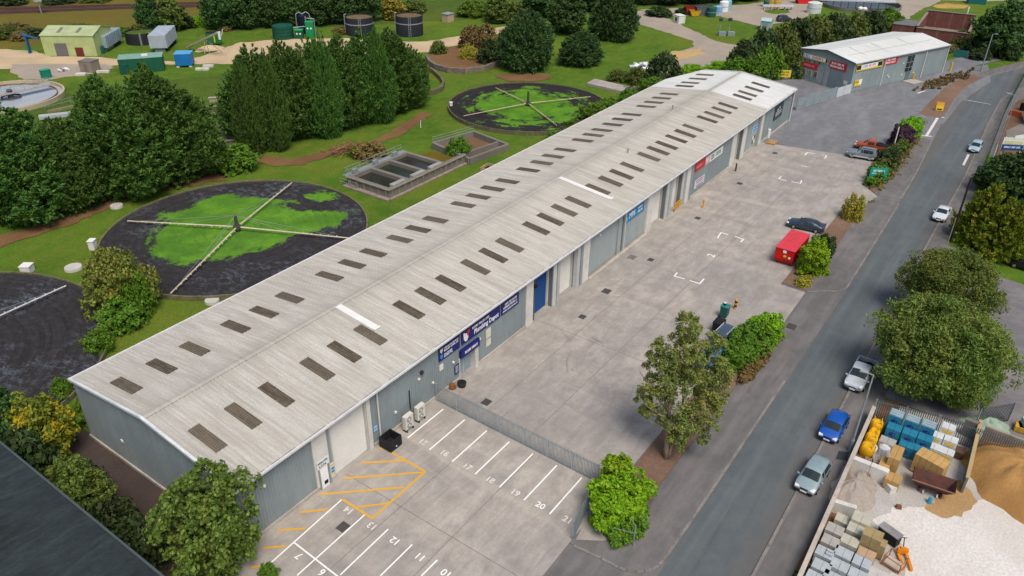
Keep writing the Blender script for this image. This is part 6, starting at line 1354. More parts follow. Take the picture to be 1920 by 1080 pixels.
# yellow bulk bags
YBAG=mat('#d9a516',.6,.14,1.8,7)
for (x,y,zt,s_,lb) in [(1646,790,1.5,.95,'yellow bulk bag at the back against the fence, flap folded over'),(1641,806,1.2,.8,'small slumped yellow bulk bag second from the back'),(1636,815,1.25,.95,'yellow bulk bag third from the back by the wall'),(1629,834,1.15,1.05,'yellow bulk bag at the front of the row by the wall')]:
    p=at(x,y,zt); t=thing('bulk_bag',lb,'bag',(p.x,p.y,.02),rnd.uniform(-.2,.2),'yellow bulk bags by the wall')
    n=5; k=M(); vs=[];fs=[]
    for j,(u,w_) in enumerate(((0,.44),(.12,.5),(.4,.55),(.75,.53),(.95,.47),(1.0,.36),(.93,.2))):
        for i in range(12):
            a=2*math.pi*i/12; q=max(abs(math.cos(a)),abs(math.sin(a)))**.7; vs.append((s_*w_*math.cos(a)/q*(1+rnd.uniform(-.04,.04)),s_*w_*math.sin(a)/q*(1+rnd.uniform(-.04,.04)),zt*u+rnd.uniform(-.03,.03)*(u>0)))
    for j in range(6):
        for i in range(12): fs.append((j*12+i,j*12+(i+1)%12,(j+1)*12+(i+1)%12,(j+1)*12+i))
    fs.append(tuple(range(72,84))); k.add(vs,fs); k.build('sack',YBAG,t,smooth=True)
    for sx_,sy_ in((1,1),(1,-1),(-1,1),(-1,-1)): k=M(); k.path([(sx_*.36*s_,sy_*.36*s_,zt*.95),(sx_*.3*s_,sy_*.3*s_,zt+.22),(sx_*.12*s_,sy_*.3*s_,zt*.97)],[.035,.035,.035],5); k.build('lifting_loop',YBAG,t)
p=at(1627,850); t=thing('concrete_ring','pale concrete ring with dark opening behind the block wall','ring',(p.x,p.y,.02)); k=M(); k.ring((0,0),.48,.6,0,.8,24); k.build('ring_wall',mat('#cfcbc4',.8,.1),t); k=M(); k.disc((0,0),.5,.3,20); k.build('inside',BLACK,t)
p=at(1655,850); k=M((p.x,p.y,.02)); k.tube((p.x,p.y,.02),(p.x,p.y,.7),.55,.45,10); k.tube((p.x,p.y,.7),(p.x,p.y,.9),.45,.2,10); tag(k.build('white_sack',mat('#cfd0d2',.7,.1,3,8)),'white sack between the concrete ring and the tan packs','sack')
for i,(x,y,m,lb) in enumerate([(1628,872,mat('#8d7a66',.9,.2),'brown timber baulk bundle behind the block wall'),(1643,868,mat('#9d968d',.9,.2),'grey timber baulk bundle beside the brown one')]):
    p=at(x,y,.6); t=thing('timber_bundle',lb,'timber',(p.x,p.y,.02),rad(8)); 
    for j in range(3): 
        for r in range(2): k=M(); k.box((0,-.22+j*.22,.16+r*.24),(2.2-.1*((i+j)%2),.2,.22)); k.build('baulk',m,t)
pack('tall tan fence panel pack behind the block wall',1682,848,2.0,1.9,.85,1.98,TAN,SL,rows=5,cols=2); pack('lower tan pack left of the tall tan fence panels',1660,868,1.2,1.6,.8,1.18,TAN,SL,rows=4,cols=1); pack('low tan pack in front of the tall tan fence panels',1676,895,1.0,1.1,1.1,.98,TAN,SL,rows=3,cols=2)
pack('broad tan timber pack standing behind the rusty skip',1750,858,1.9,1.3,2.3,1.88,mat('#bb9860',.8,.1,1.5,8),rad(-14),rows=3,cols=5)
# rusty tipping skip
a=at(1712,885,1.25);b=at(1793,912,1.25); c=(a+b)/2; d=(b-a); L=d.length; rz=math.atan2(d.y,d.x)
t=thing('tipping_skip','rusty tipping skip with a deep v shaped body beside the sand','skip',(c.x,c.y,.02),rz); k=M()
pr_=[(-.05,.3),(.25,.3),(.85,1.25),(-.75,1.25)]; pi_=[(.0,.42),(.2,.42),(.76,1.25),(-.66,1.25)]
# outer shell faces towards the camera side = local -Y
for (y0,z0,y1,z1) in ((-.25,.3,-.95,1.25),(.25,.3,.75,1.25)):
    k.quad((-L/2*.72,y0,z0),(L/2*.72,y0,z0),(L/2,y1,z1),(-L/2,y1,z1)); e=.06 if y0<0 else -.06
    k.quad((-L/2*.70,y0+e,z0+.08),(L/2*.70,y0+e,z0+.08),(L/2-.06,y1+e,z1),(-L/2+.06,y1+e,z1)); k.quad((-L/2,y1,z1),(L/2,y1,z1),(L/2-.06,y1+e,z1),(-L/2+.06,y1+e,z1))
for s_ in(1,-1):
    k.add([(s_*L/2*.72,-.25,.3),(s_*L/2*.72,.25,.3),(s_*L/2,.75,1.25),(s_*L/2,-.95,1.25)],[(0,1,2,3)]); k.add([(s_*L/2*.69,-.2,.38),(s_*L/2*.69,.2,.38),(s_*(L/2-.06),.7,1.25),(s_*(L/2-.06),-.9,1.25)],[(0,1,2,3)])
k.box((0,0,.34),(L*.7,.5,.08)); k.build('hopper',RUST,t)
k=M(); k.bar((-L/2,-.96,1.25),(L/2,-.96,1.25),.07,.09); k.build('rim',mat('#8a6a5c',.7,.2),t)
for s_ in(1,-1): k=M(); k.box((s_*L*.25,0,.15),(.12,1.2,.3)); k.build('skid',RUST,t); k=M(); k.tube((s_*.5-.05,-.62,.16),(s_*.5+.05,-.62,.16),.16,.16,12); k.build('wheel',mat('#cfc9c0',.7),t)
p=at(1742,943); k=M((p.x,p.y,.02)); k.tube((p.x,p.y,.02),(p.x,p.y,.5),.2,.16,10); k.tube((p.x,p.y,.5),(p.x,p.y,.6),.1,.1,8); tag(k.build('blue_tub',mat('#3f93b5',.5)),'small blue tub on the ground in front of the rusty skip','tub')
p=at(1684,953); k=M((p.x,p.y,.02)); k.box((p.x,p.y,.17),(.3,.4,.3),rz=.4,taper=.9); tag(k.build('brick_offcut',mat('#7a5540',.9,.2)),'single brown block lying on the white dust','block')
# orange pallet truck
p=at(1690,1040); t=thing('pallet_truck','orange pallet truck with two long forks standing on the dust','pallet truck',(p.x,p.y,.02),rad(205)); OR=mat('#d8861a',.45,.1,2,8)
for y in(-.28,.28): k=M(); k.box((.65,y,.22),(1.5,.2,.1)); k.box((1.42,y,.14),(.16,.16,.18)); o=k.build('fork',OR,t)
k=M(); k.box((-.05,0,.35),(.25,.75,.45)); k.box((-.05,0,.62),(.16,.4,.16)); k.build('frame',OR,t,bevel=.02); k=M(); k.tube((-.1,0,.6),(-.45,0,1.25),.035,.035,7); k.tube((-.45,-.18,1.25),(-.45,.18,1.25),.03,.03,7); k.build('handle',BLACK,t)
k=M(); k.tube((-.2,-.12,.1),(-.2,.12,.1),.1,.1,12); k.build('steer_wheel',BLACK,t)
p=at(1674,1062); t=thing('stillage','rusty orange steel stillage frame behind the pallet truck','stillage',(p.x,p.y,.02),rad(-15)); RB=mat('#a8662a',.8,.2)
for x,y in((-.5,-.6),(.5,-.6),(-.5,.6),(.5,.6)): k=M(); k.tube((x,y,0),(x,y,1.0),.04,.04,7); k.build('leg',RB,t)
for z in(.25,.95): k=M(); k.bar((-.5,-.6,z),(.5,-.6,z),.05,.05); k.bar((-.5,.6,z),(.5,.6,z),.05,.05); k.bar((-.5,-.6,z),(-.5,.6,z),.05,.05); k.bar((.5,-.6,z),(.5,.6,z),.05,.05); k.build('frame',RB,t)
k=M(); k.box((0,0,.3),(.9,1.1,.08)); k.build('deck',mat('#b8aca0',.8),t)
p=at(1915,808); t=thing('yellow_crate','yellow crates stacked at the right edge behind the palisade fence','crate',(p.x,p.y,0)); 
for i in range(3): k=M(); k.box((.1*i,-.2*i,.35+.6*(i//2)),(1.0,1.2,.55),rz=.2*i); k.build('crate_box',mat(('#c9a13a','#a77a44','#9fc0cc')[i],.7,.15),t,bevel=.03)
# ------------------------------------------------------------------ far works, top left
def gabled(label,name,A,B,W,he,hr,wm,rm,cat,parts=None,over=.15):
    d=(B-A); L=math.hypot(d.x,d.y); t=thing(name,label,cat,(A.x,A.y,0),math.atan2(d.y,d.x))
    k=M(); k.add([(0,0,0),(L,0,0),(L,W,0),(0,W,0),(0,0,he),(L,0,he),(L,W,he),(0,W,he),(0,W/2,hr),(L,W/2,hr)],[(0,1,5,4),(2,3,7,6),(1,2,6,9,5),(3,0,4,8,7)]); k.build('wall',wm,t)
    for y0,y1,z0,z1 in((-over,W/2,he-.02,hr),(W/2,W+over,hr,he-.02)):
        k=M(); k.add([(-over,y0,z0),(L+over,y0,z0),(L+over,y1,z1),(-over,y1,z1),(-over,y0,z0+.1),(L+over,y0,z0+.1),(L+over,y1,z1+.1),(-over,y1,z1+.1)],[(4,5,6,7),(3,2,1,0),(0,1,5,4),(1,2,6,5),(2,3,7,6),(3,0,4,7)]); k.build('roof',rm,t)
    if parts: parts(t,L)
    return t
LIME=mat('#aebb80',.7,.12,.6,5)
def lp(t,L):
    k=M(); k.box((L*.34,-.06,1.4),(2.6,.1,2.8)); k.build('shutter_door',mat('#6b6a6c',.6,.12),t); k=M(); k.box((L*.68,-.06,.95),(1.7,.1,1.9)); k.build('door',mat('#6d2f2c',.6),t)
    for x in(.30,.66): k=M(); k.bar((L*x,1.2,4.4+.12+1.15*1.2/4.9),(L*x,3.9,4.4+.12+1.15*3.9/4.9),.8,.04); k.build('rooflight',mat('#77786a',.6,.15),t)
gabled('pale lime green shed with brown door beside the sandy track','shed',at(85.5,105),at(183,105.5),9.4,4.4,5.55,LIME,mat('#a9b58a',.7,.15,.4,4),'shed',lp)
def boxon(label,name,cat,px0,py0,px1,py1,W,h,m,rz_add=0,z0=0,rib=True,roofm=None):
    A=at(px0,py0);B=at(px1,py1);d=B-A;L=d.length; t=thing(name,label,cat,(A.x,A.y,z0),math.atan2(d.y,d.x)); k=M(); k.box((L/2,W/2,h/2),(L,W,h)); k.build('body',m,t,bevel=.04)
    if rib:
        k=M(); n=int(L/.5)
        for i in range(n): k.box((L*(i+.5)/n,-.03,h/2),(.12,.06,h*.86))
        k.build('ribs',m,t)
    k=M(); k.box((L/2,W/2,h+.04),(L+.12,W+.12,.08)); k.build('roof',roofm or m,t); return t,L
t,L=boxon('long dark green container in front of the sandy track','container','container',226,139,309,133,4.2,2.9,mat('#1d5c46',.6,.12),roofm=mat('#7ea395',.6,.1)); k=M(); k.box((.9,-.35,1.0),(1.6,.6,2.0)); k.build('side_cabinet',mat('#1a4f45',.6),t)
k=M(); k.box((L*.6,2,3.1),(1.2,.8,.3)); k.build('roof_hatch',WHITE,t)
t,L=boxon('bright blue tank box on white blocks right of the green container','tank_box','tank',330,127,361,126,3.2,2.4,mat('#1f75b8',.5,.1),z0=.35,roofm=mat('#5fa3cf',.5)); 
for x in(.4,L-.4): k=M(); k.box((x,.4,-.17),(.6,.6,.34)); k.build('block',WHITE,t)
t,L=boxon('small grey block hut with flat roof by the round tank','hut','hut',151,135,174,137,2.6,2.2,mat('#8f8276',.85,.15),rib=False,roofm=mat('#77706e',.8)); k=M(); k.box((L*.5,-.03,.95),(.8,.06,1.8)); k.build('door',mat('#7d7168',.7),t)
def trailer(label,px0,py0,px1,py1,W,h,m,name='box_trailer'):
    A=at(px0,py0);B=at(px1,py1);d=B-A;L=d.length; t=thing(name,label,'trailer',(A.x,A.y,0),math.atan2(d.y,d.x)); k=M(); k.box((L/2,W/2,.9+h/2),(L,W,h)); k.build('body',m,t,bevel=.06)
    k=M()
    for i in range(7): k.box((L*(i+.5)/7,-.03,.9+h/2),(.12,.08,h*.9)); k.box((L*(i+.5)/7,W/2,.9+h+.02),(.12,W*.9,.05))
    k.build('ribs',m,t)
    for x in(L*.62,L*.8):
        for y in(.2,W-.2): k=M(); k.tube((x,y-.15,.5),(x,y+.15,.5),.5,.5,12); k.build('wheel',RUBBER,t)
    k=M(); k.box((L/2,W/2,.8),(L*.96,W*.6,.16)); k.build('chassis',DARK,t); k=M(); k.box((.6,W/2,.4),(.2,W*.6,.8)); k.build('landing_legs',GALV,t)
trailer('grey box trailer parked against the lime green shed',204,98,232,80,3.4,2.6,mat('#8fa0aa',.6,.12)); trailer('pale grey tipper trailer standing by the sloping conveyor',316,98,334,78,3.8,2.9,mat('#a6b0bb',.6,.12))
p=at(193,100); k=M((p.x,p.y,0)); k.tube((p.x,p.y,0),(p.x,p.y,1.6),.6,.55,10); k.tube((p.x,p.y,1.6),(p.x,p.y,1.75),.5,.3,10); tag(k.build('oil_drum',mat('#1f5646',.6,.1)),'dark green drum at the corner of the lime shed','drum')
p=at(62,100); t=thing('blue_conveyor','small blue conveyor leaning on the left end of the lime shed','conveyor',(p.x,p.y,0),rad(-55)); BL=mat('#2a5f86',.6,.1); k=M(); k.bar((-1.6,0,4.2),(2.2,0,3.2),.6,.25); k.build('belt',BL,t)
for x,z in((-.6,3.8),): k=M(); k.box((x,0,z/2),(.35,.8,z)); k.build('leg',BL,t)
p=at(268,79); t=thing('old_tank','low black walled tank overgrown with weeds','tank',(p.x,p.y,0)); k=M(); k.ring((0,0),3.4,3.6,0,2.6,32); k.build('tank_wall',mat('#2a2a2e',.7,.15),t); k=M(); k.disc((0,0),3.45,2.2,32); k.build('weedy_top',FIELD,t)
for a in(-2.2,-1.6): k=M(); k.box((3.65*math.cos(a),3.65*math.sin(a),1.4),(.3,.3,2.8)); k.build('buttress',GALV,t)
# sloping conveyor and green hopper
a=at(353,88,.6);b=at(410,60,5.6); t=thing('sloping_conveyor','long sloping conveyor rising from the grey trailer to the green hopper','conveyor',(a.x,a.y,0)); o_=Vector((a.x,a.y,0)); k=M(); k.bar(a-o_,b-o_,.9,.3); k.build('belt_frame',mat('#a9a394',.7,.12),t)
c=a.lerp(b,.55)-o_; k=M()
for s_ in(-.4,.4): k.bar((c.x+s_,c.y-s_,0),(c.x,c.y,c.z),.14,.14)
k.bar((c.x,c.y,c.z),(c.x+2.5,c.y-2.2,.2),.14,.14); k.build('trestle',mat('#b4ad9c',.7),t); k=M(); k.tube(b-o_,b-o_-Vector((.0,.0,1.6)),.35,.25,10); k.build('chute',WHITE,t)
p=at(403,83); t=thing('hopper','green steel hopper under the end of the sloping conveyor','hopper',(p.x,p.y,0),rad(-30)); k=M(); k.box((0,0,1.5),(3.0,2.4,2.4),taper=1.15); k.build('bin',mat('#1f6a3a',.6,.12),t,bevel=.04); k=M(); k.box((0,0,2.7),(3.2,2.5,.1)); k.build('top_grid',BLACK,t)
for x in(-1.2,1.2): k=M(); k.box((x,0,.2),(.2,2.2,.4)); k.build('leg',DARK,t)
k=M(); k.bar((1.6,-1.2,1.8),(2.2,-1.2,3.6),.12,.12); k.build('handrail',WHITE,t); k=M(); k.box((0,-1.32,1.5),(.2,.05,1.6)); k.build('stripe',INKY,t)
p=at(392,92); mound('low heap of pale sand below the green hopper','sand_heap',p.x,p.y,3.2,2.4,.9,TRACK,12)
# green tank compound
p=at(532,71); t=thing('storage_tank','dark green ribbed storage tank at the edge of the far wood','tank',(p.x,p.y,0)); k=M(); k.tube((0,0,0),(0,0,3.0),2.5,2.5,28); k.tube((0,0,3.0),(0,0,3.35),2.5,.6,28); k.build('shell',mat('#12503f',.5,.1),t); k=M(); 
for z in(.8,1.6,2.4): k.ring((0,0),2.48,2.56,z,z+.1,28)
k.build('hoops',mat('#0f4436',.5),t); k=M(); k.tube((2.4,-1,2.2),(5.2,-2.6,2.2),.12,.12,8); k.tube((5.2,-2.6,.2),(5.2,-2.6,4.6),.14,.14,8); k.build('pipework',STEEL,t)
p=at(570,62); t=thing('filter_vessel','tall black filter vessel with arched silver pipes','vessel',(p.x,p.y,0)); k=M(); k.tube((0,0,0),(0,0,4.2),1.15,1.15,20); k.tube((0,0,4.2),(0,0,4.6),1.15,.5,20); k.build('shell',mat('#16182a',.5,.1),t); k=M(); k.path([(-1.2,.9,0),(-1.2,.9,4.6),(-.6,.4,5.1),(0,0,4.6)],[.13]*4,8); k.path([(0,0,4.6),(.8,-.6,5.1),(1.3,-1.0,4.6),(1.6,-1.3,3.0)],[.13]*4,8); k.build('pipework',STEEL,t); k=M(); k.box((.4,-1.12,2.1),(.7,.06,.45),rz=.35); k.build('warning_plate',INKR,t)
for (px,py,h,c,lb) in [(562,71,1.9,'#14573f','low green cabinet in front of the black vessel'),(583,69,3.6,'#118a55','tall bright green cabinet right of the black vessel')]:
    p=at(px,py); t=thing('green_cabinet',lb,'cabinet',(p.x,p.y,0),rad(-53)); k=M(); k.box((0,0,h/2),(1.9,1.5,h)); k.build('casing',mat(c,.5,.1),t,bevel=.04); k=M(); k.box((0,0,h+.05),(2.0,1.6,.1)); k.build('roof',mat('#2aa06a',.5),t)
    for i,x in enumerate((-.4,.4)): k=M(); k.box((x,-.77,h*.6),(.35,.04,.35)); k.build('label_plate',INKW,t)
    if h>3: k=M(); k.path([(1.2,.0,.1),(1.2,0,4.2),(.5,0,4.4),(-.6,0,4.4)],[.11]*4,8); k.build('pipework',STEEL,t)
# round black tanks
for (px,py,pt,r,lb) in [(676,68,31,3.45,'left of two round black tanks with a pale band and brown top'),(769,69,28,3.35,'right of two round black tanks with a pale band and brown top')]:
    p=at(px,py); d=Vector((p.x,p.y,0)).normalized(); c=p+d*r*.8; h=zat(c-d*r,pt+5); t=thing('round_tank',lb,'tank',(c.x,c.y,0),0,'round black tanks'); k=M(); k.ring((0,0),r-.12,r,0,h,40); k.build('tank_wall',mat('#2a2d36',.6,.12),t); k=M(); k.disc((0,0),r-.1,h-.25,40); k.build('crust',mat('#6d5c40',.95,.2,.8,5),t); k=M(); k.ring((0,0),r,r+.08,h*.62,h*.62+.22,40); k.build('walkway_band',mat('#8c929a',.6),t)
    u=-d; w_=Vector((-u.y,u.x,0)); k=M()
    for s_ in(-.25,.25): a=u*(r+.1)+w_*s_; k.tube(a,a+Vector((0,0,h+.6)),.05,.05,6)
    for i in range(int(h/.5)): a=u*(r+.1)+Vector((0,0,.4+i*.5)); k.tube(a-w_*.25,a+w_*.25,.03,.03,5)
    k.build('ladder',GALV,t); k=M(); a=w_*-1*r; k.path([a*1.04,a*1.04+Vector((0,0,h+.5)),a*.9+Vector((0,0,h+.6))],[.12]*3,8); k.build('pipe',GALV,t)
p=at(728,68); t=thing('pump_unit','small white pump unit between the two round black tanks','pump',(p.x,p.y,0)); k=M(); k.box((0,0,.6),(1.4,1.0,1.2)); k.build('casing',WHITE,t,bevel=.05); k=M(); k.path([(-1.6,0,0),(-1.6,0,2.0),(-.4,0,2.0),(-.4,0,1.2)],[.07]*4,7); k.build('pipework',GALV,t)
p=at(840,40); t=thing('hut','small pale hut at the foot of the green thicket','hut',(p.x,p.y,0)); k=M(); k.box((0,0,1),(2.6,2.0,2.0)); k.build('wall',mat('#b59e86',.8),t); k=M(); k.box((0,0,2.05),(2.9,2.3,.12)); k.build('roof',mat('#8f969a',.6),t)
# round settling tank at far left with bridge
cx,cy,r=61.6,159.5,10.1
t=thing('settling_tank','round settling tank with a bridge and sky-coloured water at the far left','tank',(cx,cy,0)); k=M((cx,cy,0)); k.ring((cx,cy),r-.35,r,0,.9,72); k.build('rim_wall',mat('#b8a98a',.85,.15),t); k=M((cx,cy,0)); k.disc((cx,cy),r-.3,.32,72); k.build('water',m_glass('sky_coloured_water',(.42,.45,.5),.15),t)  # pale base colour of the water carries the sky's reflection
k=M((cx,cy,0)); k.ring((cx,cy),r-1.4,r-1.25,.2,.62,72); k.build('weir',mat('#7d6a55',.9,.2),t)
b0=at(95,157,1.4);b1=at(-30,184,1.4); o_=Vector((cx,cy,0)); k=M(); k.bar(b0-o_,b1-o_,1.6,.25); k.build('bridge_deck',mat('#a5a39f',.7,.12),t); dd=(b1-b0).normalized(); nn=Vector((-dd.y,dd.x,0))*.75
for s_ in(1,-1): rails(t,[((b0-o_+nn*s_).x,(b0-o_+nn*s_).y),((b1-o_+nn*s_).x,(b1-o_+nn*s_).y)],1.0,z=1.5)
k=M(); pc=Vector((.6,-1.2,0)); k.tube(pc,pc+Vector((0,0,2.0)),.5,.5,12); k.ring((pc.x,pc.y),1.5,1.7,.5,.75,24); k.build('centre_drum',mat('#4a4b50',.7),t)
p=at(88,146); t=thing('green_kiosk','small green kiosk at the end of the tank bridge','kiosk',(p.x,p.y,0)); k=M(); k.box((0,0,.8),(1.7,1.2,1.6)); k.build('casing',mat('#1c8068',.6,.1),t,bevel=.04); k=M(); k.box((0,0,1.65),(1.8,1.3,.1)); k.build('roof',mat('#2a9378',.6),t)
p=at(120,133); t=thing('pipe_stack','small stack of white capped pipes on the gravel','pipes',(p.x,p.y,0)); 
for i in range(4): k=M(); k.tube((-.8+.5*i,-.6,.3),(-.8+.5*i,.6,.3),.25,.25,12); k.build('pipe',mat(('#d9d9d6','#8a6a66','#c9cbd0','#efefef')[i],.6),t)
for (px,py,a_,b_,lb) in [(194,136,2.6,.8,'white slab lying on the grass by the grey hut'),(152,141,2.0,1.2,'grey slab lying by the grey hut'),(391,125,2.2,.9,'white slab lying right of the blue tank box'),(380,131,2.8,1.0,'pale timber slab lying right of the blue tank box')]:
    p=at(px,py); k=M((p.x,p.y,0)); k.box((p.x,p.y,.2),(a_,b_,.4),rz=rad(-50)); tag(k.build('slab',mat('#c9c6bf',.8,.15)),lb,'slab')
t=thing('handrail','thin grey handrail beside the round settling tank','railing',(at(85,207).x,at(85,207).y,0)); o_=at(85,207); q=[at(x,y)-o_ for x,y in((85,207),(165,186),(240,168))]; rails(t,[(v.x,v.y) for v in q],1.1)
a=at(90,213);b=at(170,195); k=M((a.x,a.y,0)); k.bar((a.x,a.y,.25),(b.x,b.y,.25),.4,.5); tag(k.build('channel_kerb',mat('#8f8468',.9,.15)),'long low kerb beyond the left cypress clump','kerb')
p=at(105,222); k=M((p.x,p.y,0)); k.box((p.x,p.y,.5),(5.0,1.2,.6),rz=rad(-30)); tag(k.build('slab',mat('#aab0b3',.7,.12)),'pale sheet lying behind the left cypress clump','slab')
post('relay_post','pale railway cabinet post beside the track','post',78,26,6.0,.18,STEEL); 
p=at(77,26); k=M((p.x,p.y,0)); k.box((p.x,p.y,4.2),(1.6,1.2,2.0)); tag(k.build('signal_box',mat('#aeb4bb',.6)),'grey signal box on the railway post','signal')
post('dark_post','dark post standing in the gap of the cypress belt','post',415,246,2.2,.22,DARK)
for (px,py,L_,lb) in [(424,190,6.0,'pale low wall seen through the gap in the cypress belt'),(420,207,6.5,'grey low wall seen through the gap in the cypress belt'),(424,273,7,'dark low wall at the near end of the gap in the belt')]:
    p=at(px,py); k=M((p.x,p.y,0)); k.box((p.x,p.y,.4),(L_,.6,.8),rz=rad(-42)); k.box((p.x,p.y,.84),(L_+.1,.8,.08),rz=rad(-42)); tag(k.build('low_wall',mat('#a9a08c' if py<200 else '#7b766e',.85,.15)),lb,'wall')
# ------------------------------------------------------------------ far works, top right
def skip(label,px,py,c,L=4,W=2,h=1.5,rz=rad(-50),name='skip'):
    p=at(px,py); t=thing(name,label,'skip',(p.x,p.y,0),rz); m=mat(c,.6,.12); k=M()
    for s_ in(1,-1): k.bar((-L/2*.8,s_*W/2,.1),(-L/2*.8,s_*W/2,.1+.01),.1,.1) if False else None
    vs=[(-L*.32,-W/2,.1),(L*.32,-W/2,.1),(L/2,-W/2,h),(-L/2,-W/2,h)]; vs+=[(x,-y,z) for x,y,z in vs]
    k.add(vs,[(0,1,2,3),(4,7,6,5),(0,4,5,1),(1,5,6,2),(0,3,7,4)]); k.build('body',m,t); k=M(); 
    for a,b in (((-L/2,-W/2,h),(L/2,-W/2,h)),((-L/2,W/2,h),(L/2,W/2,h)),((-L/2,-W/2,h),(-L/2,W/2,h)),((L/2,-W/2,h),(L/2,W/2,h))): k.bar(a,b,.1,.12)
    k.build('rim',m,t); k=M(); k.sheet([(-L*.45,-W*.48),(L*.45,-W*.48),(L*.45,W*.48),(-L*.45,W*.48)],h-.35); k.build('rubbish',mat('#5a5450',.9,.3,2,8),t); return t
skip('dark red skip by the gravel loop',1295,27,'#8f2a26',4,2.2,2.2); skip('yellow skip beside the dark red one',1302,30,'#c79a22',3,1.8,1.5); skip('long grey skip between the yellow and green containers',1318,28,'#5d6168',5,2.4,2.4); skip('bright red skip at the top edge beyond the gravel loop',1506,6,'#d0242a',6,2.6,2.6)
def tank_cyl(label,px,py,r,h,c,name='small_tank',lid=None):
    p=at(px,py); t=thing(name,label,'tank',(p.x,p.y,0)); k=M(); k.tube((0,0,0),(0,0,h),r,r,18); k.tube((0,0,h),(0,0,h+.3),r,r*.5,18); k.build('shell',mat(c,.5,.1),t); k=M(); k.ring((0,0),r-.02,r+.05,h*.5,h*.5+.12,18); k.build('hoop',mat(lid or '#9aa3a8',.5),t); return t
tank_cyl('dark green tank beside the grey skip',1333,31,1.3,2.4,'#24584e'); tank_cyl('pale blue tank by the gravel loop',1346,26,1.1,2.0,'#7fb0d0'); tank_cyl('white tank by the gravel loop',1356,21,1.3,2.6,'#e6e8ec'); tank_cyl('pale teal tank right of the white one',1363,19,1.1,2.6,'#7fb9c2'); tank_cyl('white rounded tank at the edge of the far hedge',1525,24,2.0,2.8,'#cfd4d4'); tank_cyl('small white drum right of the far hedge tank, left one',1612,22,.7,1.1,'#f0f0e8'); tank_cyl('small white drum right of the far hedge tank, right one',1620,23,.7,1.1,'#e8e8e0')
for (px,py,c,lb) in [(1438,13,'#1f6a52','green upright vessel on the gravel loop island'),(1446,14,'#d8b04a','yellow upright vessel on the gravel loop island, left'),(1455,15,'#d0a63e','yellow upright vessel on the gravel loop island, right')]: tank_cyl(lb,px,py,1.2,3.6,c,'upright_vessel')
t=thing('pipe_rack','white pipe rack in front of the upright vessels','pipe rack',tuple(at(1458,18)),rad(-55)); k=M(); k.box((0,0,.9),(9,1.2,.15))
for i in range(5): k.box((-4+i*2,0,.45),(.15,1.0,.9))
k.tube((-4.5,0,1.2),(4.5,0,1.2),.15,.15,8); k.build('frame',mat('#c4cad2',.5),t)
t,L=boxon('white cabin on the grass inside the bend of the gravel track','cabin','cabin',1262,41,1272,45,2.0,2.0,mat('#d9dad6',.6),rib=False); k=M(); k.box((L*.5,-.04,1.0),(1.0,.06,.9)); k.build('window',GLASS,t)
for (px,py,lb) in [(1353,67,'left of two grey pump frames on the lawn'),(1370,67,'right of two grey pump frames on the lawn')]:
    p=at(px,py); t=thing('water_pump',lb,'pump',(p.x,p.y,0),rad(-55)); k=M(); k.box((0,0,.5),(1.8,1.2,1.0)); k.build('cage',GALV,t); k=M(); k.tube((-.7,0,1.0),(-.7,0,3.8),.1,.1,7); k.build('riser_pipe',GALV,t); k=M(); k.box((-.7,0,4.0),(.9,.7,.7)); k.build('motor',mat('#2f4a46',.6),t,bevel=.08)
pz=at(1470,40); car('dark grey car parked by the gravel loop above the hedge','car',(pz.x,pz.y,.05),rad(-40),'#3b4450',hatch_st(4.4,1.8,1.7),HG,4.4,1.8,(1.3,-1.25))
def hutp(t,L): k=M(); k.box((L*.5,-.05,1),(1.0,.06,1.8)); k.build('door',GALV,t)
gabled('pale blue roofed hut half hidden by the hedge','hut',at(1424,56),at(1442,58),4,2.3,2.7,mat('#9fb0b2',.7),mat('#a9c4c8',.6,.1),'hut',hutp)
cx,cy,r=260.0,55.5,11.5; t=thing('settling_tank','round dark settling tank with a white bridge at the top right','tank',(cx,cy,0)); k=M((cx,cy,0)); k.ring((cx,cy),r-.3,r,0,1.0,64); k.build('rim_wall',CONCW,t); k=M((cx,cy,0)); k.disc((cx,cy),r-.2,.3,64); k.build('water',m_glass('dark_settling_water',(.03,.028,.027),.15),t); k=M(); 
d=Vector((math.cos(rad(-62)),math.sin(rad(-62)),0)); k.bar(d*-12+Vector((0,0,1.6)),d*10+Vector((0,0,1.6)),2.2,.4); k.build('bridge_deck',mat('#bfc3c6',.6,.1),t); k=M()
for i in range(9): k.tube(d*(-10+i*2.2)+Vector((0,0,.3)),d*(-10+i*2.2)+Vector((0,0,1.5)),.12,.12,6)
k.build('scraper_posts',GALV,t)
# ruined brick building
A=at(1712,78);B=at(1808,90); d=(B-A).normalized(); n=Vector((-d.y,d.x,0)); L=(B-A).length; D=20
t=thing('brick_ruin','roofless red brick building with a rubble strewn floor beyond the shop','building',(A.x,A.y,0),math.atan2(d.y,d.x))
for nm,c,s_ in (('wall',(L/2,0,1.7),(L,.4,3.4)),('wall',(L/2,D,2.2),(L,.4,4.4)),('wall',(0,D/2,1.9),(.4,D-.4,3.8)),('wall',(L,D/2,1.9),(.4,D-.4,3.8))): k=M(); k.box(c,s_); k.build(nm,BRICK,t)
k=M(); k.box((L/2,D/2,.15),(L-.4,D-.4,.3)); k.build('rubble_floor',m_gravel('pale_rubble_floor',lin('#a8a098'),lin('#6d625b'),.3),t)
for c,s_ in (((L/2,0,3.45),(L+.2,.6,.12)),((L/2,D,4.45),(L+.2,.6,.14)),((0,D/2,3.86),(.6,D,.12)),((L,D/2,3.86),(.6,D,.12))): k=M(); k.box(c,s_); k.build('coping',mat('#8a8078',.85,.2),t)
k=M(); k.box((-3.0,2.5,1.9),(5.0,7,3.8)); o=k.build('side_block',BRICK,t); k=M(); k.box((-3.0,2.5,3.86),(5.2,7.2,.14)); k.build('flat_roof',mat('#6f7072',.8,.2),o)
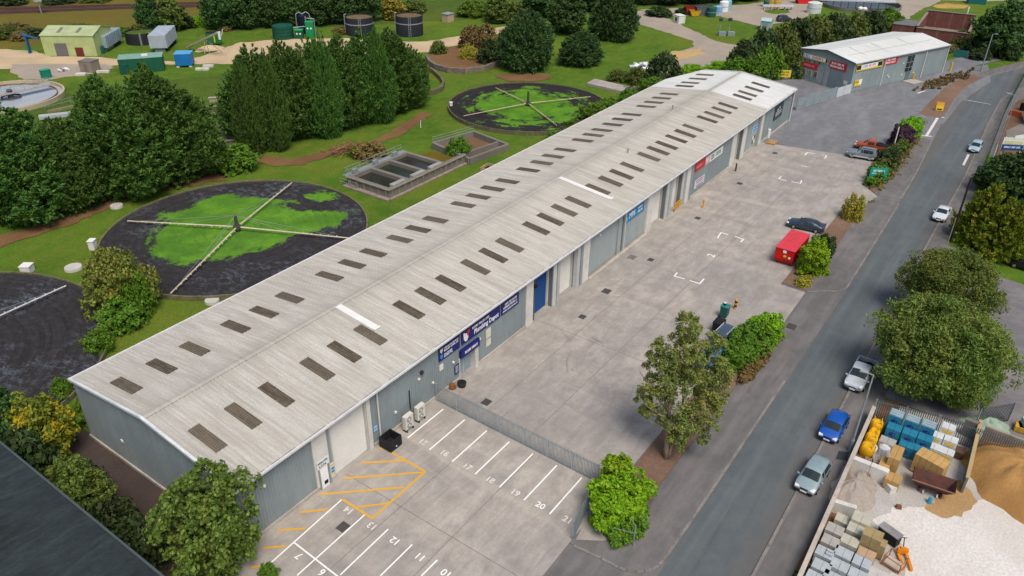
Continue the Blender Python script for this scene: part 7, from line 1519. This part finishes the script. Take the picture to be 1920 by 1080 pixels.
k=M(); k.tube((L*.8,D+.8,0),(L*.8,D+.8,6.2),.2,.2,8); k.build('vent_pipe',WHITE,t)
t,L=boxon('teal container at the top edge beyond the brick ruin','container','container',1815,7,1848,9,3,3.2,mat('#1c6a66',.6,.1))
palisade('teal fence beyond the far corner of the shop',at(1786,106),at(1812,110),1.8,mat('#2b6a68',.6,.1),name='sheet_fence',solid=True)
# ------------------------------------------------------------------ daylight and camera
w=bpy.data.worlds.new('World'); SC.world=w; w.use_nodes=True; nt=w.node_tree; bg=nt.nodes['Background']
EL,AZ=math.radians(60),math.radians(-122)   # direction to the sun: azimuth measured from +X towards +Y
sky=nt.nodes.new('ShaderNodeTexSky'); sky.sky_type='NISHITA'; sky.sun_disc=False; sky.sun_elevation=EL; sky.sun_rotation=math.pi/2-AZ
sky.air_density=1.0; sky.dust_density=4.0; sky.ozone_density=1.0
nt.links.new(sky.outputs[0],bg.inputs[0]); bg.inputs[1].default_value=.11
sd=bpy.data.lights.new('sun','SUN'); sd.energy=2.2; sd.angle=rad(26); sd.color=(1,.94,.85)
so=bpy.data.objects.new('sun',sd); COL.objects.link(so)
dv=Vector((math.cos(EL)*math.cos(AZ),math.cos(EL)*math.sin(AZ),math.sin(EL)))
so.rotation_euler=dv.to_track_quat('Z','Y').to_euler(); so.location=dv*200
cd=bpy.data.cameras.new('camera'); cam=bpy.data.objects.new('camera',cd); COL.objects.link(cam)
cd.sensor_width=36; cd.lens=FPX*36/1920; cd.clip_start=.5; cd.clip_end=3000
mx=Matrix((( RT.x,UP.x,-FW.x,0),(RT.y,UP.y,-FW.y,0),(RT.z,UP.z,-FW.z,HC),(0,0,0,1))); cam.matrix_world=mx
SC.camera=cam
SC.view_settings.view_transform='Standard'; SC.view_settings.look='None'; SC.view_settings.gamma=1; SC.view_settings.exposure=0.08
SC.render.film_transparent=False
try:
    SC.cycles.max_bounces=6; SC.cycles.diffuse_bounces=3; SC.cycles.glossy_bounces=3; SC.cycles.transparent_max_bounces=4
except Exception: pass
